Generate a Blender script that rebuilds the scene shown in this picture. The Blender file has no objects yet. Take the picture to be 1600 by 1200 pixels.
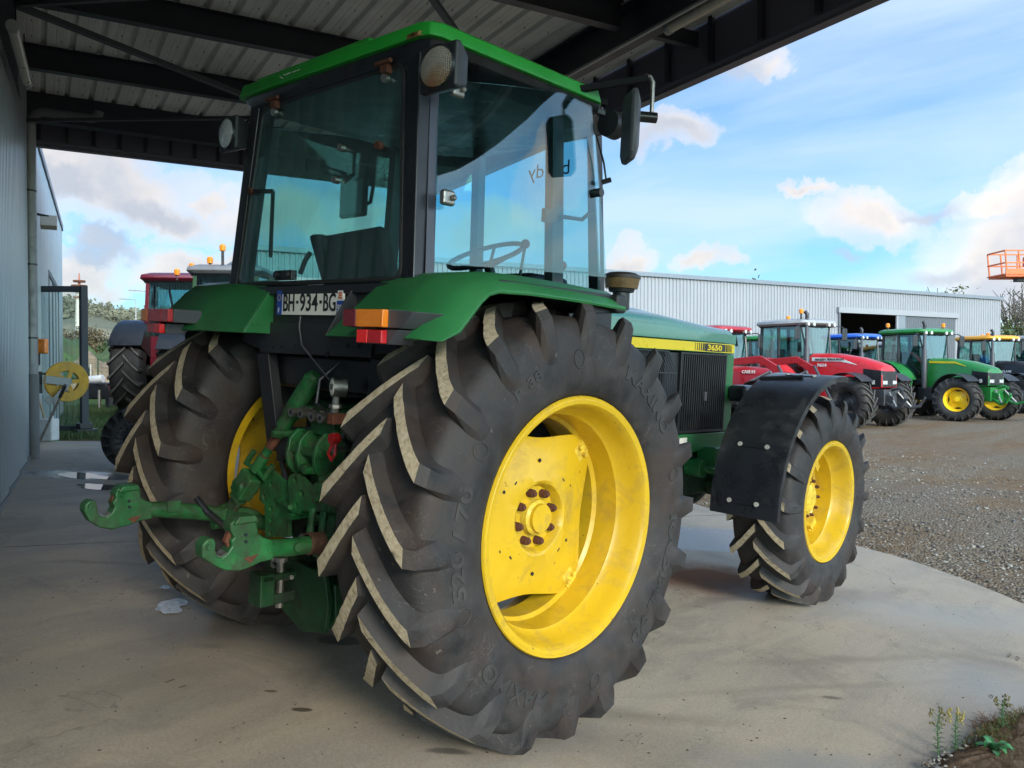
import bpy, bmesh, math, random
import numpy as np
from mathutils import Vector, Matrix, Euler
PI = math.pi
rnd = random.Random(7)
sc = bpy.context.scene
COL = sc.collection

# ------------------------------------------------------------------ camera
CAM = Vector((-2.54854, -3.15096, 1.52213))
YAW, PITCH, FPX = 0.7531, -0.0163, 1290.05
cd = bpy.data.cameras.new('camera')
cd.sensor_width = 36.0
cd.lens = FPX / 1600.0 * 36.0
cd.clip_start = 0.05
cd.clip_end = 6000
cam = bpy.data.objects.new('camera', cd)
COL.objects.link(cam)
cam.location = CAM
cam.rotation_euler = (PI/2 + PITCH, 0, YAW - PI/2)
sc.camera = cam

# ------------------------------------------------------------------ sky and sun
SUN_EL, SUN_AZ = math.radians(24), math.radians(-112)     # azimuth of the sun from +X, counter-clockwise
wd = bpy.data.worlds.new('World')
sc.world = wd
wd.use_nodes = True
nt = wd.node_tree
nt.nodes.clear()
def N(tree, typ, **kw):
    n = tree.nodes.new(typ)
    for k, v in kw.items():
        if k == 'inp':
            for a, b in v.items(): n.inputs[a].default_value = b
        else: setattr(n, k, v)
    return n
def ramp(tree, fac, stops, interp='LINEAR'):
    r = tree.nodes.new('ShaderNodeValToRGB')
    r.color_ramp.interpolation = interp
    e = r.color_ramp.elements
    while len(e) < len(stops): e.new(0.5)
    for i, (p, c) in enumerate(stops):
        e[i].position = p
        e[i].color = (c, c, c, 1) if isinstance(c, (int, float)) else (*c[:3], 1)
    if fac is not None: tree.links.new(fac, r.inputs[0])
    return r
def math_(tree, op, a, b=None, clamp=False):
    m = tree.nodes.new('ShaderNodeMath'); m.operation = op; m.use_clamp = clamp
    for i, v in enumerate((a, b)):
        if v is None: continue
        if isinstance(v, (int, float)): m.inputs[i].default_value = v
        else: tree.links.new(v, m.inputs[i])
    return m.outputs[0]
def vmath(tree, op, a, b=None):
    m = tree.nodes.new('ShaderNodeVectorMath'); m.operation = op
    for i, v in enumerate((a, b)):
        if v is None: continue
        if isinstance(v, (tuple, list, Vector)): m.inputs[i].default_value = v
        else: tree.links.new(v, m.inputs[i])
    return m
def mixc(tree, fac, a, b, blend='MIX'):
    m = tree.nodes.new('ShaderNodeMix'); m.data_type = 'RGBA'; m.blend_type = blend
    for s, v in ((0, fac), (6, a), (7, b)):
        if isinstance(v, (int, float)): m.inputs[s].default_value = v
        elif isinstance(v, (tuple, list)): m.inputs[s].default_value = (*v[:3], 1)
        else: tree.links.new(v, m.inputs[s])
    return m.outputs[2]
def noise(tree, vec, scale, detail=4, rough=0.55, dist=0.0):
    n = tree.nodes.new('ShaderNodeTexNoise')
    n.inputs['Scale'].default_value = scale; n.inputs['Detail'].default_value = detail
    n.inputs['Roughness'].default_value = rough; n.inputs['Distortion'].default_value = dist
    if vec is not None: tree.links.new(vec, n.inputs['Vector'])
    return n.outputs['Fac']
def pix_dir(px, py):
    f = Vector((math.cos(PITCH)*math.cos(YAW), math.cos(PITCH)*math.sin(YAW), math.sin(PITCH)))
    r = f.cross(Vector((0, 0, 1))).normalized(); u = r.cross(f)
    return (f + r*(px-800)/FPX - u*(py-600)/FPX).normalized()

sky = N(nt, 'ShaderNodeTexSky', sky_type='NISHITA', sun_disc=False, sun_elevation=SUN_EL,
        sun_rotation=PI/2 - SUN_AZ, altitude=50, air_density=1.0, dust_density=0.6, ozone_density=2.2)
geo = N(nt, 'ShaderNodeTexCoord')
dirv = geo.outputs['Generated']
sep = N(nt, 'ShaderNodeSeparateXYZ'); nt.links.new(dirv, sep.inputs[0])
zc = math_(nt, 'MAXIMUM', sep.outputs[2], 0.0)
den = math_(nt, 'ADD', zc, 0.16)
cx = math_(nt, 'DIVIDE', sep.outputs[0], den); cy = math_(nt, 'DIVIDE', sep.outputs[1], den)
comb = N(nt, 'ShaderNodeCombineXYZ'); nt.links.new(cx, comb.inputs[0]); nt.links.new(cy, comb.inputs[1])
# long thin veils, stretched along one wind direction
mp = N(nt, 'ShaderNodeMapping'); nt.links.new(comb.outputs[0], mp.inputs[0])
mp.inputs['Rotation'].default_value = (0, 0, math.radians(-30)); mp.inputs['Scale'].default_value = (1.0, 0.42, 1)
veil = noise(nt, mp.outputs[0], 1.1, 7, 0.55, 0.5)
veil = ramp(nt, veil, [(0.38, 0.0), (0.50, 0.45), (0.66, 1.0)]).outputs[0]
# cumulus banks at their own places in the sky
nz = N(nt, 'ShaderNodeTexNoise'); nz.inputs['Scale'].default_value = 5.0; nz.inputs['Detail'].default_value = 7; nz.inputs['Roughness'].default_value = 0.6
nt.links.new(dirv, nz.inputs['Vector'])
off = vmath(nt, 'SUBTRACT', nz.outputs['Color'], (0.5, 0.5, 0.5)).outputs[0]
offs = N(nt, 'ShaderNodeVectorMath', operation='SCALE'); nt.links.new(off, offs.inputs[0]); offs.inputs['Scale'].default_value = 0.20
dw = vmath(nt, 'ADD', dirv, offs.outputs[0]).outputs[0]
GREYS = [(1450, 300, .05, 3.5), (1480, 410, .07, 3.5), (1575, 455, .10, 2.2), (1060, 228, .055, 3.0), (1300, 395, .03, 2.2), (1165, 105, .05, 1.8), (235, 325, .075, 3.2), (180, 375, .06, 4), (60, 300, .06, 3), (560, 300, .06, 3), (1700, 360, .12, 2)]
heap = None
for (px, py, rad, sq) in [(150, 285, 0.15, 2.6), (270, 330, 0.10, 3.4), (130, 400, .10, 4.0), (330, 400, .10, 4.0), (60, 420, 0.08, 3.0), (340, 300, 0.04, 2.0), (430, 330, 0.10, 2.6), (560, 340, 0.07, 2.2),
                       (1365, 332, 0.075, 1.9), (1600, 380, 0.12, 1.6), (1560, 300, 0.05, 1.8), (1640, 300, 0.08, 1.6), (1060, 225, 0.06, 2.2), (960, 385, 0.07, 2.4), (1120, 415, 0.045, 2.5), (1270, 290, 0.035, 3.0),
                       (760, 380, 0.08, 2.5), (1210, 95, 0.04, 1.6), (1750, 420, 0.16, 2.0), (-200, 380, 0.15, 2.4), (2300, 300, 0.2, 2.0), (3500, 250, 0.3, 2.0)]:
    d = pix_dir(px, py) if -600 < px < 2200 else Vector((math.cos(YAW-(px-800)/1000), math.sin(YAW-(px-800)/1000), 0.25)).normalized()
    df = vmath(nt, 'SUBTRACT', dw, tuple(d)).outputs[0]
    ds = vmath(nt, 'MULTIPLY', df, (1, 1, sq)).outputs[0]
    ln = vmath(nt, 'LENGTH', ds).outputs[1]
    g = math_(nt, 'SUBTRACT', 1.0, math_(nt, 'DIVIDE', ln, rad), clamp=False)
    heap = g if heap is None else math_(nt, 'MAXIMUM', heap, g)
heapf = ramp(nt, heap, [(0.0, 0.0), (0.22, 0.40), (0.65, 0.85)], 'EASE').outputs[0]
heapshade = ramp(nt, math_(nt, 'ADD', math_(nt, 'MULTIPLY', heap, 0.32), noise(nt, dirv, 8, 7, .6)), [(0.46, (7.2, 6.6, 6.0)), (0.64, (6.4, 5.9, 5.5)), (0.84, (5.0, 4.9, 5.0)), (1.05, (3.9, 4.1, 4.6))]).outputs[0]
hz = math_(nt, 'POWER', math_(nt, 'SUBTRACT', 1.0, zc), 7.0)
skyc = vmath(nt, 'MULTIPLY', sky.outputs[0], (0.50, 0.98, 1.32)).outputs[0]
c1 = mixc(nt, math_(nt, 'MULTIPLY', hz, 0.42), skyc, (5.4, 6.3, 7.0))
c1 = mixc(nt, math_(nt, 'MULTIPLY', veil, 0.70), c1, (5.0, 6.1, 7.4))
gh = None
for (px, py, rad, sq) in GREYS:
    ds = vmath(nt, 'MULTIPLY', vmath(nt, 'SUBTRACT', dw, tuple(pix_dir(px, py))).outputs[0], (1, 1, sq)).outputs[0]
    g = math_(nt, 'SUBTRACT', 1.0, math_(nt, 'DIVIDE', vmath(nt, 'LENGTH', ds).outputs[1], rad)); gh = g if gh is None else math_(nt, 'MAXIMUM', gh, g)
gf = ramp(nt, gh, [(0.0, 0), (0.7, .75)], 'EASE').outputs[0]
c1 = mixc(nt, heapf, c1, heapshade)
c1 = mixc(nt, gf, c1, (3.5, 4.0, 4.9))
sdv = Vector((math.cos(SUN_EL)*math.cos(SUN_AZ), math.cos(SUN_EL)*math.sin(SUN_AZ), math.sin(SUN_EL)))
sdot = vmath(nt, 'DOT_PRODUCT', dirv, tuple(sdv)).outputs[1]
glow = math_(nt, 'ADD', 0.66, math_(nt, 'MULTIPLY', math_(nt, 'POWER', math_(nt, 'MAXIMUM', math_(nt, 'ADD', math_(nt, 'MULTIPLY', sdot, .5), .5), 0.0), 2.2), 2.4))  # added brightening of the sunward sky, to lift the shade under the canopy
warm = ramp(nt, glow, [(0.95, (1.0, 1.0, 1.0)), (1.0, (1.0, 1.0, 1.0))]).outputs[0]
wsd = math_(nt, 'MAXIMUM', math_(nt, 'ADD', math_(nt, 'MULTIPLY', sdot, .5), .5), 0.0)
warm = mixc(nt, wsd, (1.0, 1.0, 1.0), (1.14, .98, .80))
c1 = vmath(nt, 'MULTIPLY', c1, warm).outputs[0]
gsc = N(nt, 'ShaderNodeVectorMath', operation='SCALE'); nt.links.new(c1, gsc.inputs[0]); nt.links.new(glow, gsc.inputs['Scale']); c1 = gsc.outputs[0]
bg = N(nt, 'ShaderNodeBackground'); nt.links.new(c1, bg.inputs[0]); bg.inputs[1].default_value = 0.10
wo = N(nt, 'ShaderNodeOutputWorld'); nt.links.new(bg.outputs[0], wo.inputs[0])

sl = bpy.data.lights.new('sun', 'SUN'); sl.energy = 1.4; sl.angle = math.radians(16); sl.color = (1.0, 0.88, 0.74)
sun = bpy.data.objects.new('sun', sl); COL.objects.link(sun)
sd = Vector((math.cos(SUN_EL)*math.cos(SUN_AZ), math.cos(SUN_EL)*math.sin(SUN_AZ), math.sin(SUN_EL)))
sun.rotation_euler = sd.to_track_quat('Z', 'Y').to_euler(); sun.location = (0, -20, 20)
sc.view_settings.view_transform = 'Standard'; sc.view_settings.look = 'None'
sc.view_settings.exposure = 1.14; sc.view_settings.gamma = 1.0; sc.view_settings.use_curve_mapping = False
sc.cycles.max_bounces = 8; sc.cycles.transparent_max_bounces = 24; sc.cycles.diffuse_bounces = 4; sc.cycles.glossy_bounces = 4
sc.cycles.use_denoising = True

# ------------------------------------------------------------------ helpers
def _basis(pitch, roll):
    f = Vector((math.cos(pitch)*math.cos(YAW), math.cos(pitch)*math.sin(YAW), math.sin(pitch)))
    r = f.cross(Vector((0, 0, 1))).normalized(); u = r.cross(f); c, s = math.cos(roll), math.sin(roll)
    return Matrix((r*c + u*s, u*c - r*s, f)).transposed()
# the slab falls away from the building by about three degrees and the tractor stands on it
TM = _basis(PITCH, 0.0) @ _basis(-0.04046, 0.04867).transposed()
def T2W(p): return CAM + TM @ (Vector(p) - CAM)
TROOT = T2W((0, 0, 0)); TEUL = TM.to_euler()
def _t(x, y): # slab height in world at world x, y
    n = TM @ Vector((0, 0, 1)); return TROOT.z - (n.x*(x-TROOT.x) + n.y*(y-TROOT.y))/n.z
def CW(q, s, z): return Vector((q*0.9563 + s*0.2924, -q*0.2924 + s*0.9563, z))
def SSm(a, b, x):
    t = min(1, max(0, (x-a)/(b-a))); return t*t*(3-2*t)
def smoothstep(a, b, x): return SSm(a, b, x)
def pixel_at(px, py, depth):
    f = Vector((math.cos(PITCH)*math.cos(YAW), math.cos(PITCH)*math.sin(YAW), math.sin(PITCH)))
    d = pix_dir(px, py); return CAM + d*(depth/d.dot(f))
def pixel_z(px, py, z):
    d = pix_dir(px, py); return CAM + d*((z-CAM.z)/d.z)

class MB:
    def __init__(s): s.v = []; s.f = []; s.m = []
    def add(s, vs, fs, mi=0, M=None):
        o = len(s.v)
        s.v += [tuple(M @ Vector(p)) if M else tuple(p) for p in vs]
        for k, f in enumerate(fs):
            s.f.append([i+o for i in f]); s.m.append(mi[k] if isinstance(mi, list) else mi)
        return s
    def join(s, o, M=None, mi=None):
        k = len(s.v)
        s.v += [tuple(M @ Vector(p)) if M else p for p in o.v]
        s.f += [[i+k for i in f] for f in o.f]; s.m += (o.m if mi is None else [mi]*len(o.f)); return s
    def box(s, x0, x1, y0, y1, z0, z1, mi=0, M=None):
        vs = [(x, y, z) for x in (x0, x1) for y in (y0, y1) for z in (z0, z1)]
        return s.add(vs, [(0,1,3,2),(4,6,7,5),(0,4,5,1),(2,3,7,6),(0,2,6,4),(1,5,7,3)], mi, M)
    def bar(s, a, b, w, h, mi=0, up=(0,0,1)):
        a, b = Vector(a), Vector(b); d = (b-a).normalized(); u = Vector(up)
        if abs(d.dot(u)) > .98: u = Vector((1,0,0))
        r = d.cross(u).normalized(); u = r.cross(d)
        vs = [p + r*(w/2*i) + u*(h/2*j) for p in (a, b) for i, j in ((-1,-1),(1,-1),(1,1),(-1,1))]
        return s.add(vs, [(3,2,1,0),(4,5,6,7),(0,1,5,4),(1,2,6,5),(2,3,7,6),(3,0,4,7)], mi)
    def prism(s, poly, axis, a, b, mi=0, M=None):
        # poly in the other two axes (x: yz, y: xz, z: xy)
        def P(u, v, w): return {'x': (w,u,v), 'y': (u,w,v), 'z': (u,v,w)}[axis]
        n = len(poly)
        vs = [P(u, v, a) for u, v in poly] + [P(u, v, b) for u, v in poly]
        fs = [tuple(range(n))[::-1], tuple(range(n, 2*n))] + [(i, (i+1)%n, n+(i+1)%n, n+i) for i in range(n)]
        return s.add(vs, fs, mi, M)
    def tube(s, pts, r, n=10, mi=0, cap=True):
        pts = [Vector(p) for p in pts]; m = len(pts); vs = []; fs = []; up = None
        for i, p in enumerate(pts):
            d = ((pts[min(i+1, m-1)]-p).normalized() + (p-pts[max(i-1, 0)]).normalized()).normalized()
            if up is None: up = Vector((0,0,1)) if abs(d.z) < .9 else Vector((1,0,0))
            rr = d.cross(up).normalized(); up = rr.cross(d).normalized()
            ri = r[i] if isinstance(r, (list, tuple)) else r
            vs += [p + rr*ri*math.cos(2*PI*k/n) + up*ri*math.sin(2*PI*k/n) for k in range(n)]
        for i in range(m-1):
            for k in range(n):
                fs.append((i*n+k, (i+1)*n+k, (i+1)*n+(k+1)%n, i*n+(k+1)%n))
        if cap: fs += [tuple(range(n)), tuple(range((m-1)*n, m*n))[::-1]]
        return s.add(vs, fs, mi)
    def cyl(s, a, b, r, r2=None, n=14, mi=0): return s.tube([a, b], [r, r if r2 is None else r2], n, mi)
    def lathe(s, prof, c=(0,0,0), axis='y', n=48, mi=0, closed=False):
        # prof: (position along the axis, radius)
        vs = []; fs = []; m = len(prof)
        for k in range(n):
            a = 2*PI*k/n; ca, sa = math.cos(a), math.sin(a)
            for (t, r) in prof:
                p = {'y': (r*ca, t, r*sa), 'x': (t, r*ca, r*sa), 'z': (r*ca, r*sa, t)}[axis]
                vs.append((p[0]+c[0], p[1]+c[1], p[2]+c[2]))
        for k in range(n):
            k2 = (k+1) % n
            for i in range(m if closed else m-1):
                j = (i+1) % m; fs.append((k*m+i, k*m+j, k2*m+j, k2*m+i))
        return s.add(vs, fs, mi)
    def ball(s, c, r, n=12, mi=0, sc3=(1,1,1)):
        pr = [(-math.cos(PI*i/n)*r, max(1e-4, math.sin(PI*i/n)*r)) for i in range(n+1)]
        o = MB().lathe(pr, axis='z', n=n+4)
        return s.join(o, Matrix.Translation(c) @ Matrix.Diagonal((*sc3, 1)), mi)
    def loft(s, rings, mi=0, cap=True, closed=True):
        n = len(rings[0]); vs = [p for r in rings for p in r]; fs = []
        for i in range(len(rings)-1):
            for k in range(n if closed else n-1):
                fs.append((i*n+k, i*n+(k+1)%n, (i+1)*n+(k+1)%n, (i+1)*n+k))
        if cap: fs += [tuple(range(n))[::-1], tuple(range((len(rings)-1)*n, len(rings)*n))]
        return s.add(vs, fs, mi)
    def arc(s, cx, cz, r, th, a0, a1, y0, y1, n=16, mi=0, lip=0):
        # curved shell round the y axis, angles in degrees, th its thickness
        rings = []
        for i in range(n+1):
            a = math.radians(a0+(a1-a0)*i/n); ca, sa = math.cos(a), math.sin(a)
            def P(rr, y): return (cx+rr*ca, y, cz+rr*sa)
            rings.append([P(r, y0), P(r+th, y0), P(r+th, y1), P(r, y1)] if not lip else
                         [P(r-lip, y0), P(r+th*.5, y0), P(r+th, y0+lip*.5*(1 if y1>y0 else -1)), P(r+th, y1), P(r, y1), P(r, y0+lip*.5*(1 if y1>y0 else -1)+.004)])
        return s.loft(rings, mi)
def mesh_of(name, mb, mats, smooth=35, flip=True):
    me = bpy.data.meshes.new(name)
    me.from_pydata(mb.v, [], mb.f)
    for m in (mats if isinstance(mats, (list, tuple)) else [mats]): me.materials.append(m)
    me.polygons.foreach_set('material_index', mb.m)
    if flip:
        bm = bmesh.new(); bm.from_mesh(me); bmesh.ops.recalc_face_normals(bm, faces=bm.faces); bm.to_mesh(me); bm.free()
    if smooth:
        me.polygons.foreach_set('use_smooth', [True]*len(me.polygons)); me.set_sharp_from_angle(angle=math.radians(smooth))
    me.update()
    return me
def link(name, me, parent=None, loc=None, rot=None, scale=None):
    o = bpy.data.objects.new(name, me); COL.objects.link(o); o.parent = parent
    if loc is not None: o.location = loc
    if rot is not None: o.rotation_euler = rot
    if scale is not None: o.scale = scale
    return o
def obj(name, mb, mats, parent=None, bevel=0, smooth=35, label=None, loc=None, rot=None):
    o = link(name, mesh_of(name, mb, mats, smooth), parent, loc, rot)
    if bevel:
        b = o.modifiers.new('bevel', 'BEVEL'); b.width = bevel; b.segments = 2; b.limit_method = 'ANGLE'; b.angle_limit = math.radians(40); b.harden_normals = True
    if label: o['label'] = label
    return o
def tag(o, label=None, cat=None, group=None, kind=None):
    for k, v in (('label', label), ('category', cat), ('group', group), ('kind', kind)):
        if v: o[k] = v
    return o
def thing(name, label, cat, loc=(0,0,0), rot=(0,0,0), group=None):
    o = bpy.data.objects.new(name, None); COL.objects.link(o); o.location = loc; o.rotation_euler = rot
    o.empty_display_size = .2
    return tag(o, label, cat, group)
def part_empty(name, parent, loc=(0,0,0), rot=(0,0,0), scale=(1,1,1)):
    o = bpy.data.objects.new(name, None); COL.objects.link(o); o.parent = parent; o.location = loc; o.rotation_euler = rot; o.scale = scale
    return o
_tc = {}
def text_mb(body, size=1.0, ext=0.002, width=None, center=True, bold=0.0):
    cu = bpy.data.curves.new('lettering', 'FONT'); cu.body = body; cu.size = size; cu.extrude = ext; cu.offset = bold
    cu.resolution_u = 3
    t = bpy.data.objects.new('lettering', cu); COL.objects.link(t)
    dg = bpy.context.evaluated_depsgraph_get(); me = bpy.data.meshes.new_from_object(t.evaluated_get(dg))
    mb = MB(); mb.add([v.co[:] for v in me.vertices], [list(p.vertices) for p in me.polygons])
    bpy.data.objects.remove(t); bpy.data.curves.remove(cu); bpy.data.meshes.remove(me)
    if mb.v:
        xs = [p[0] for p in mb.v]; ys = [p[1] for p in mb.v]; x0, x1, y0, y1 = min(xs), max(xs), min(ys), max(ys)
        k = (width/(x1-x0)) if width else 1.0
        cxx, cyy = ((x0+x1)/2, (y0+y1)/2) if center else (x0, y0)
        mb.v = [((p[0]-cxx)*k, p[1]-cyy, p[2]) for p in mb.v]
    return mb

# ------------------------------------------------------------------ materials
def mat(name, col, rough=0.5, metal=0.0, var=0.12, vscale=6.0, bump=0.0, bscale=60.0, coat=0.0, dirt=None, dirt_amt=0.0, dirt_scale=4.0, spec=0.5, emit=None, rvar=0.12, streak=None, chips=None):
    m = bpy.data.materials.new(name); m.use_nodes = True; t = m.node_tree
    b = t.nodes['Principled BSDF']; tc = N(t, 'ShaderNodeTexCoord'); v = tc.outputs['Object']
    b.inputs['Metallic'].default_value = metal; b.inputs['Coat Weight'].default_value = coat; b.inputs['Coat Roughness'].default_value = 0.12
    b.inputs['Specular IOR Level'].default_value = spec
    n1 = noise(t, v, vscale, 6, 0.6)
    lo = tuple(c*(1-var) for c in col); hi = tuple(min(1, c*(1+var)) for c in col)
    c = ramp(t, n1, [(0.3, lo), (0.7, hi)]).outputs[0]
    rr = ramp(t, n1, [(0.3, max(0.02, rough-rvar)), (0.7, min(1, rough+rvar))]).outputs[0]
    if dirt is not None:
        vv = v
        if streak:
            mpp = N(t, 'ShaderNodeMapping'); mpp.inputs['Scale'].default_value = streak; t.links.new(v, mpp.inputs[0]); vv = mpp.outputs[0]
        n2 = noise(t, vv, dirt_scale, 8, 0.68, 0.6)
        f = ramp(t, n2, [(0.62-0.35*dirt_amt, 0), (0.82-0.25*dirt_amt, min(1, 0.25+dirt_amt))]).outputs[0]
        c = mixc(t, f, c, dirt); rr2 = N(t, 'ShaderNodeMix'); t.links.new(f, rr2.inputs[0]); t.links.new(rr, rr2.inputs[2]); rr2.inputs[3].default_value = 0.85; rr = rr2.outputs[0]
    if chips: c = mixc(t, ramp(t, noise(t, v, 34, 3, .6), [(.70, 0), (.73, .75)]).outputs[0], c, chips)
    t.links.new(c, b.inputs['Base Color']); t.links.new(rr, b.inputs['Roughness'])
    if bump:
        bp = N(t, 'ShaderNodeBump'); bp.inputs['Strength'].default_value = 1.0; bp.inputs['Distance'].default_value = bump
        t.links.new(noise(t, v, bscale, 5, 0.6), bp.inputs['Height']); t.links.new(bp.outputs[0], b.inputs['Normal'])
    if emit: b.inputs['Emission Color'].default_value = (*emit[:3], 1); b.inputs['Emission Strength'].default_value = emit[3]
    return m
def glass(name, tint, refl=1.0, dust=0.0, dustcol=(0.5,0.55,0.55)):
    m = bpy.data.materials.new(name); m.use_nodes = True; t = m.node_tree; t.nodes.clear()
    tr = N(t, 'ShaderNodeBsdfTransparent'); tr.inputs[0].default_value = (*tint, 1)
    gl = N(t, 'ShaderNodeBsdfGlossy'); gl.inputs['Roughness'].default_value = 0.02; gl.inputs[0].default_value = (1, 1, 1, 1)
    lw = N(t, 'ShaderNodeLayerWeight'); lw.inputs[0].default_value = 0.5     # the same from both faces of the pane
    f = math_(t, 'ADD', math_(t, 'MULTIPLY', math_(t, 'POWER', lw.outputs['Facing'], 4.0), 0.8), 0.045)
    f = math_(t, 'MULTIPLY', f, refl, clamp=True)
    mx = N(t, 'ShaderNodeMixShader'); t.links.new(f, mx.inputs[0]); t.links.new(tr.outputs[0], mx.inputs[1]); t.links.new(gl.outputs[0], mx.inputs[2])
    out = N(t, 'ShaderNodeOutputMaterial'); last = mx.outputs[0]
    if dust:
        tc = N(t, 'ShaderNodeTexCoord'); df = N(t, 'ShaderNodeBsdfDiffuse'); df.inputs[0].default_value = (*dustcol, 1)
        a = noise(t, tc.outputs['Object'], 3.0, 5, 0.6); mpp = N(t, 'ShaderNodeMapping'); mpp.inputs['Scale'].default_value = (1, 1, .35); t.links.new(tc.outputs['Object'], mpp.inputs[0])
        s = noise(t, mpp.outputs[0], 95.0, 2, 0.5)
        s = ramp(t, s, [(0.66, 0), (0.74, 0.45)]).outputs[0]
        a2 = ramp(t, a, [(0.40, 0.25), (0.68, 1.0)]).outputs[0]
        dd = math_(t, 'MULTIPLY', math_(t, 'ADD', math_(t, 'MULTIPLY', s, 0.8), 0.28), math_(t, 'MULTIPLY', a2, dust), clamp=True)
        m2 = N(t, 'ShaderNodeMixShader'); t.links.new(dd, m2.inputs[0]); t.links.new(last, m2.inputs[1]); t.links.new(df.outputs[0], m2.inputs[2]); last = m2.outputs[0]
    t.links.new(last, out.inputs[0])
    return m
GREEN = (0.016, 0.125, 0.030)
M = {}
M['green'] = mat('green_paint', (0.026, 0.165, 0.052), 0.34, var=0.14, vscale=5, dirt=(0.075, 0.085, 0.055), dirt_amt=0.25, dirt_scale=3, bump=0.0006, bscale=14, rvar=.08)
M['green_hood'] = mat('faded_sky_tinted_hood_paint', (0.060, 0.23, 0.165), 0.26, var=0.10, vscale=3, coat=0.7, rvar=.06)  # faded green with the teal of reflected sky mixed into its colour
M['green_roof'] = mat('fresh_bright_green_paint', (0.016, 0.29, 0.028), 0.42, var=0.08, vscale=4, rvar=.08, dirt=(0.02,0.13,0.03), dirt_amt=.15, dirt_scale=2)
M['rust_chip'] = mat('chipped_rusty_edge', (0.30, 0.17, 0.06), 0.85, var=.5, vscale=30, bump=.002)
M['green_link'] = mat('worn_green_cast_paint', (0.014, 0.118, 0.032), 0.40, var=0.4, vscale=14, dirt=(0.032, 0.020, 0.014), dirt_amt=0.62, dirt_scale=7, bump=0.0025, bscale=24, rvar=.15)
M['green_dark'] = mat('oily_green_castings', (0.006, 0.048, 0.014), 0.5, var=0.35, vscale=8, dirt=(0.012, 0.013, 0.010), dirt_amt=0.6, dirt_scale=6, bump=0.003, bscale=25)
M['yellow'] = mat('yellow_wheel_paint', (0.60, 0.375, 0.012), 0.36, var=0.09, vscale=4, coat=0.2, dirt=(0.26, 0.17, 0.05), dirt_amt=0.36, dirt_scale=7, rvar=.08, chips=(0.10, 0.05, 0.02))
M['yellow_hub'] = mat('scuffed_yellow_hub_paint', (0.74, 0.52, 0.04), 0.5, var=0.15, vscale=12, dirt=(0.20, 0.10, 0.03), dirt_amt=0.5, dirt_scale=12, bump=.001)
M['rust'] = mat('rust', (0.10, 0.032, 0.016), 0.85, var=0.4, vscale=30, bump=0.002)
M['steel'] = mat('bare_worn_steel', (0.35, 0.33, 0.30), 0.4, 0.9, var=0.25, vscale=20, dirt=(0.08,0.05,0.03), dirt_amt=.3, dirt_scale=12)
M['black'] = mat('black_paint', (0.012, 0.013, 0.016), 0.35, var=0.3, vscale=8, dirt=(0.05, 0.048, 0.045), dirt_amt=0.2, dirt_scale=5, rvar=.1)
M['black_panel'] = mat('dusty_black_panel', (0.020, 0.022, 0.026), 0.5, var=0.25, vscale=6, dirt=(0.07, 0.065, 0.06), dirt_amt=0.25, dirt_scale=4, streak=(1,1,.4))
M['plastic'] = mat('black_plastic', (0.020, 0.021, 0.023), 0.45, var=0.2, vscale=10, bump=0.0006, bscale=200)
M['fender_plastic'] = mat('scuffed_black_mudguard_plastic', (0.014, 0.016, 0.021), 0.30, var=0.3, vscale=5, dirt=(0.085, 0.083, 0.08), dirt_amt=0.3, dirt_scale=3.5, bump=0.0012, bscale=9, rvar=.12)
M['grey_plastic'] = mat('dark_grey_plastic', (0.07, 0.07, 0.08), 0.5, var=0.1)
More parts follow.
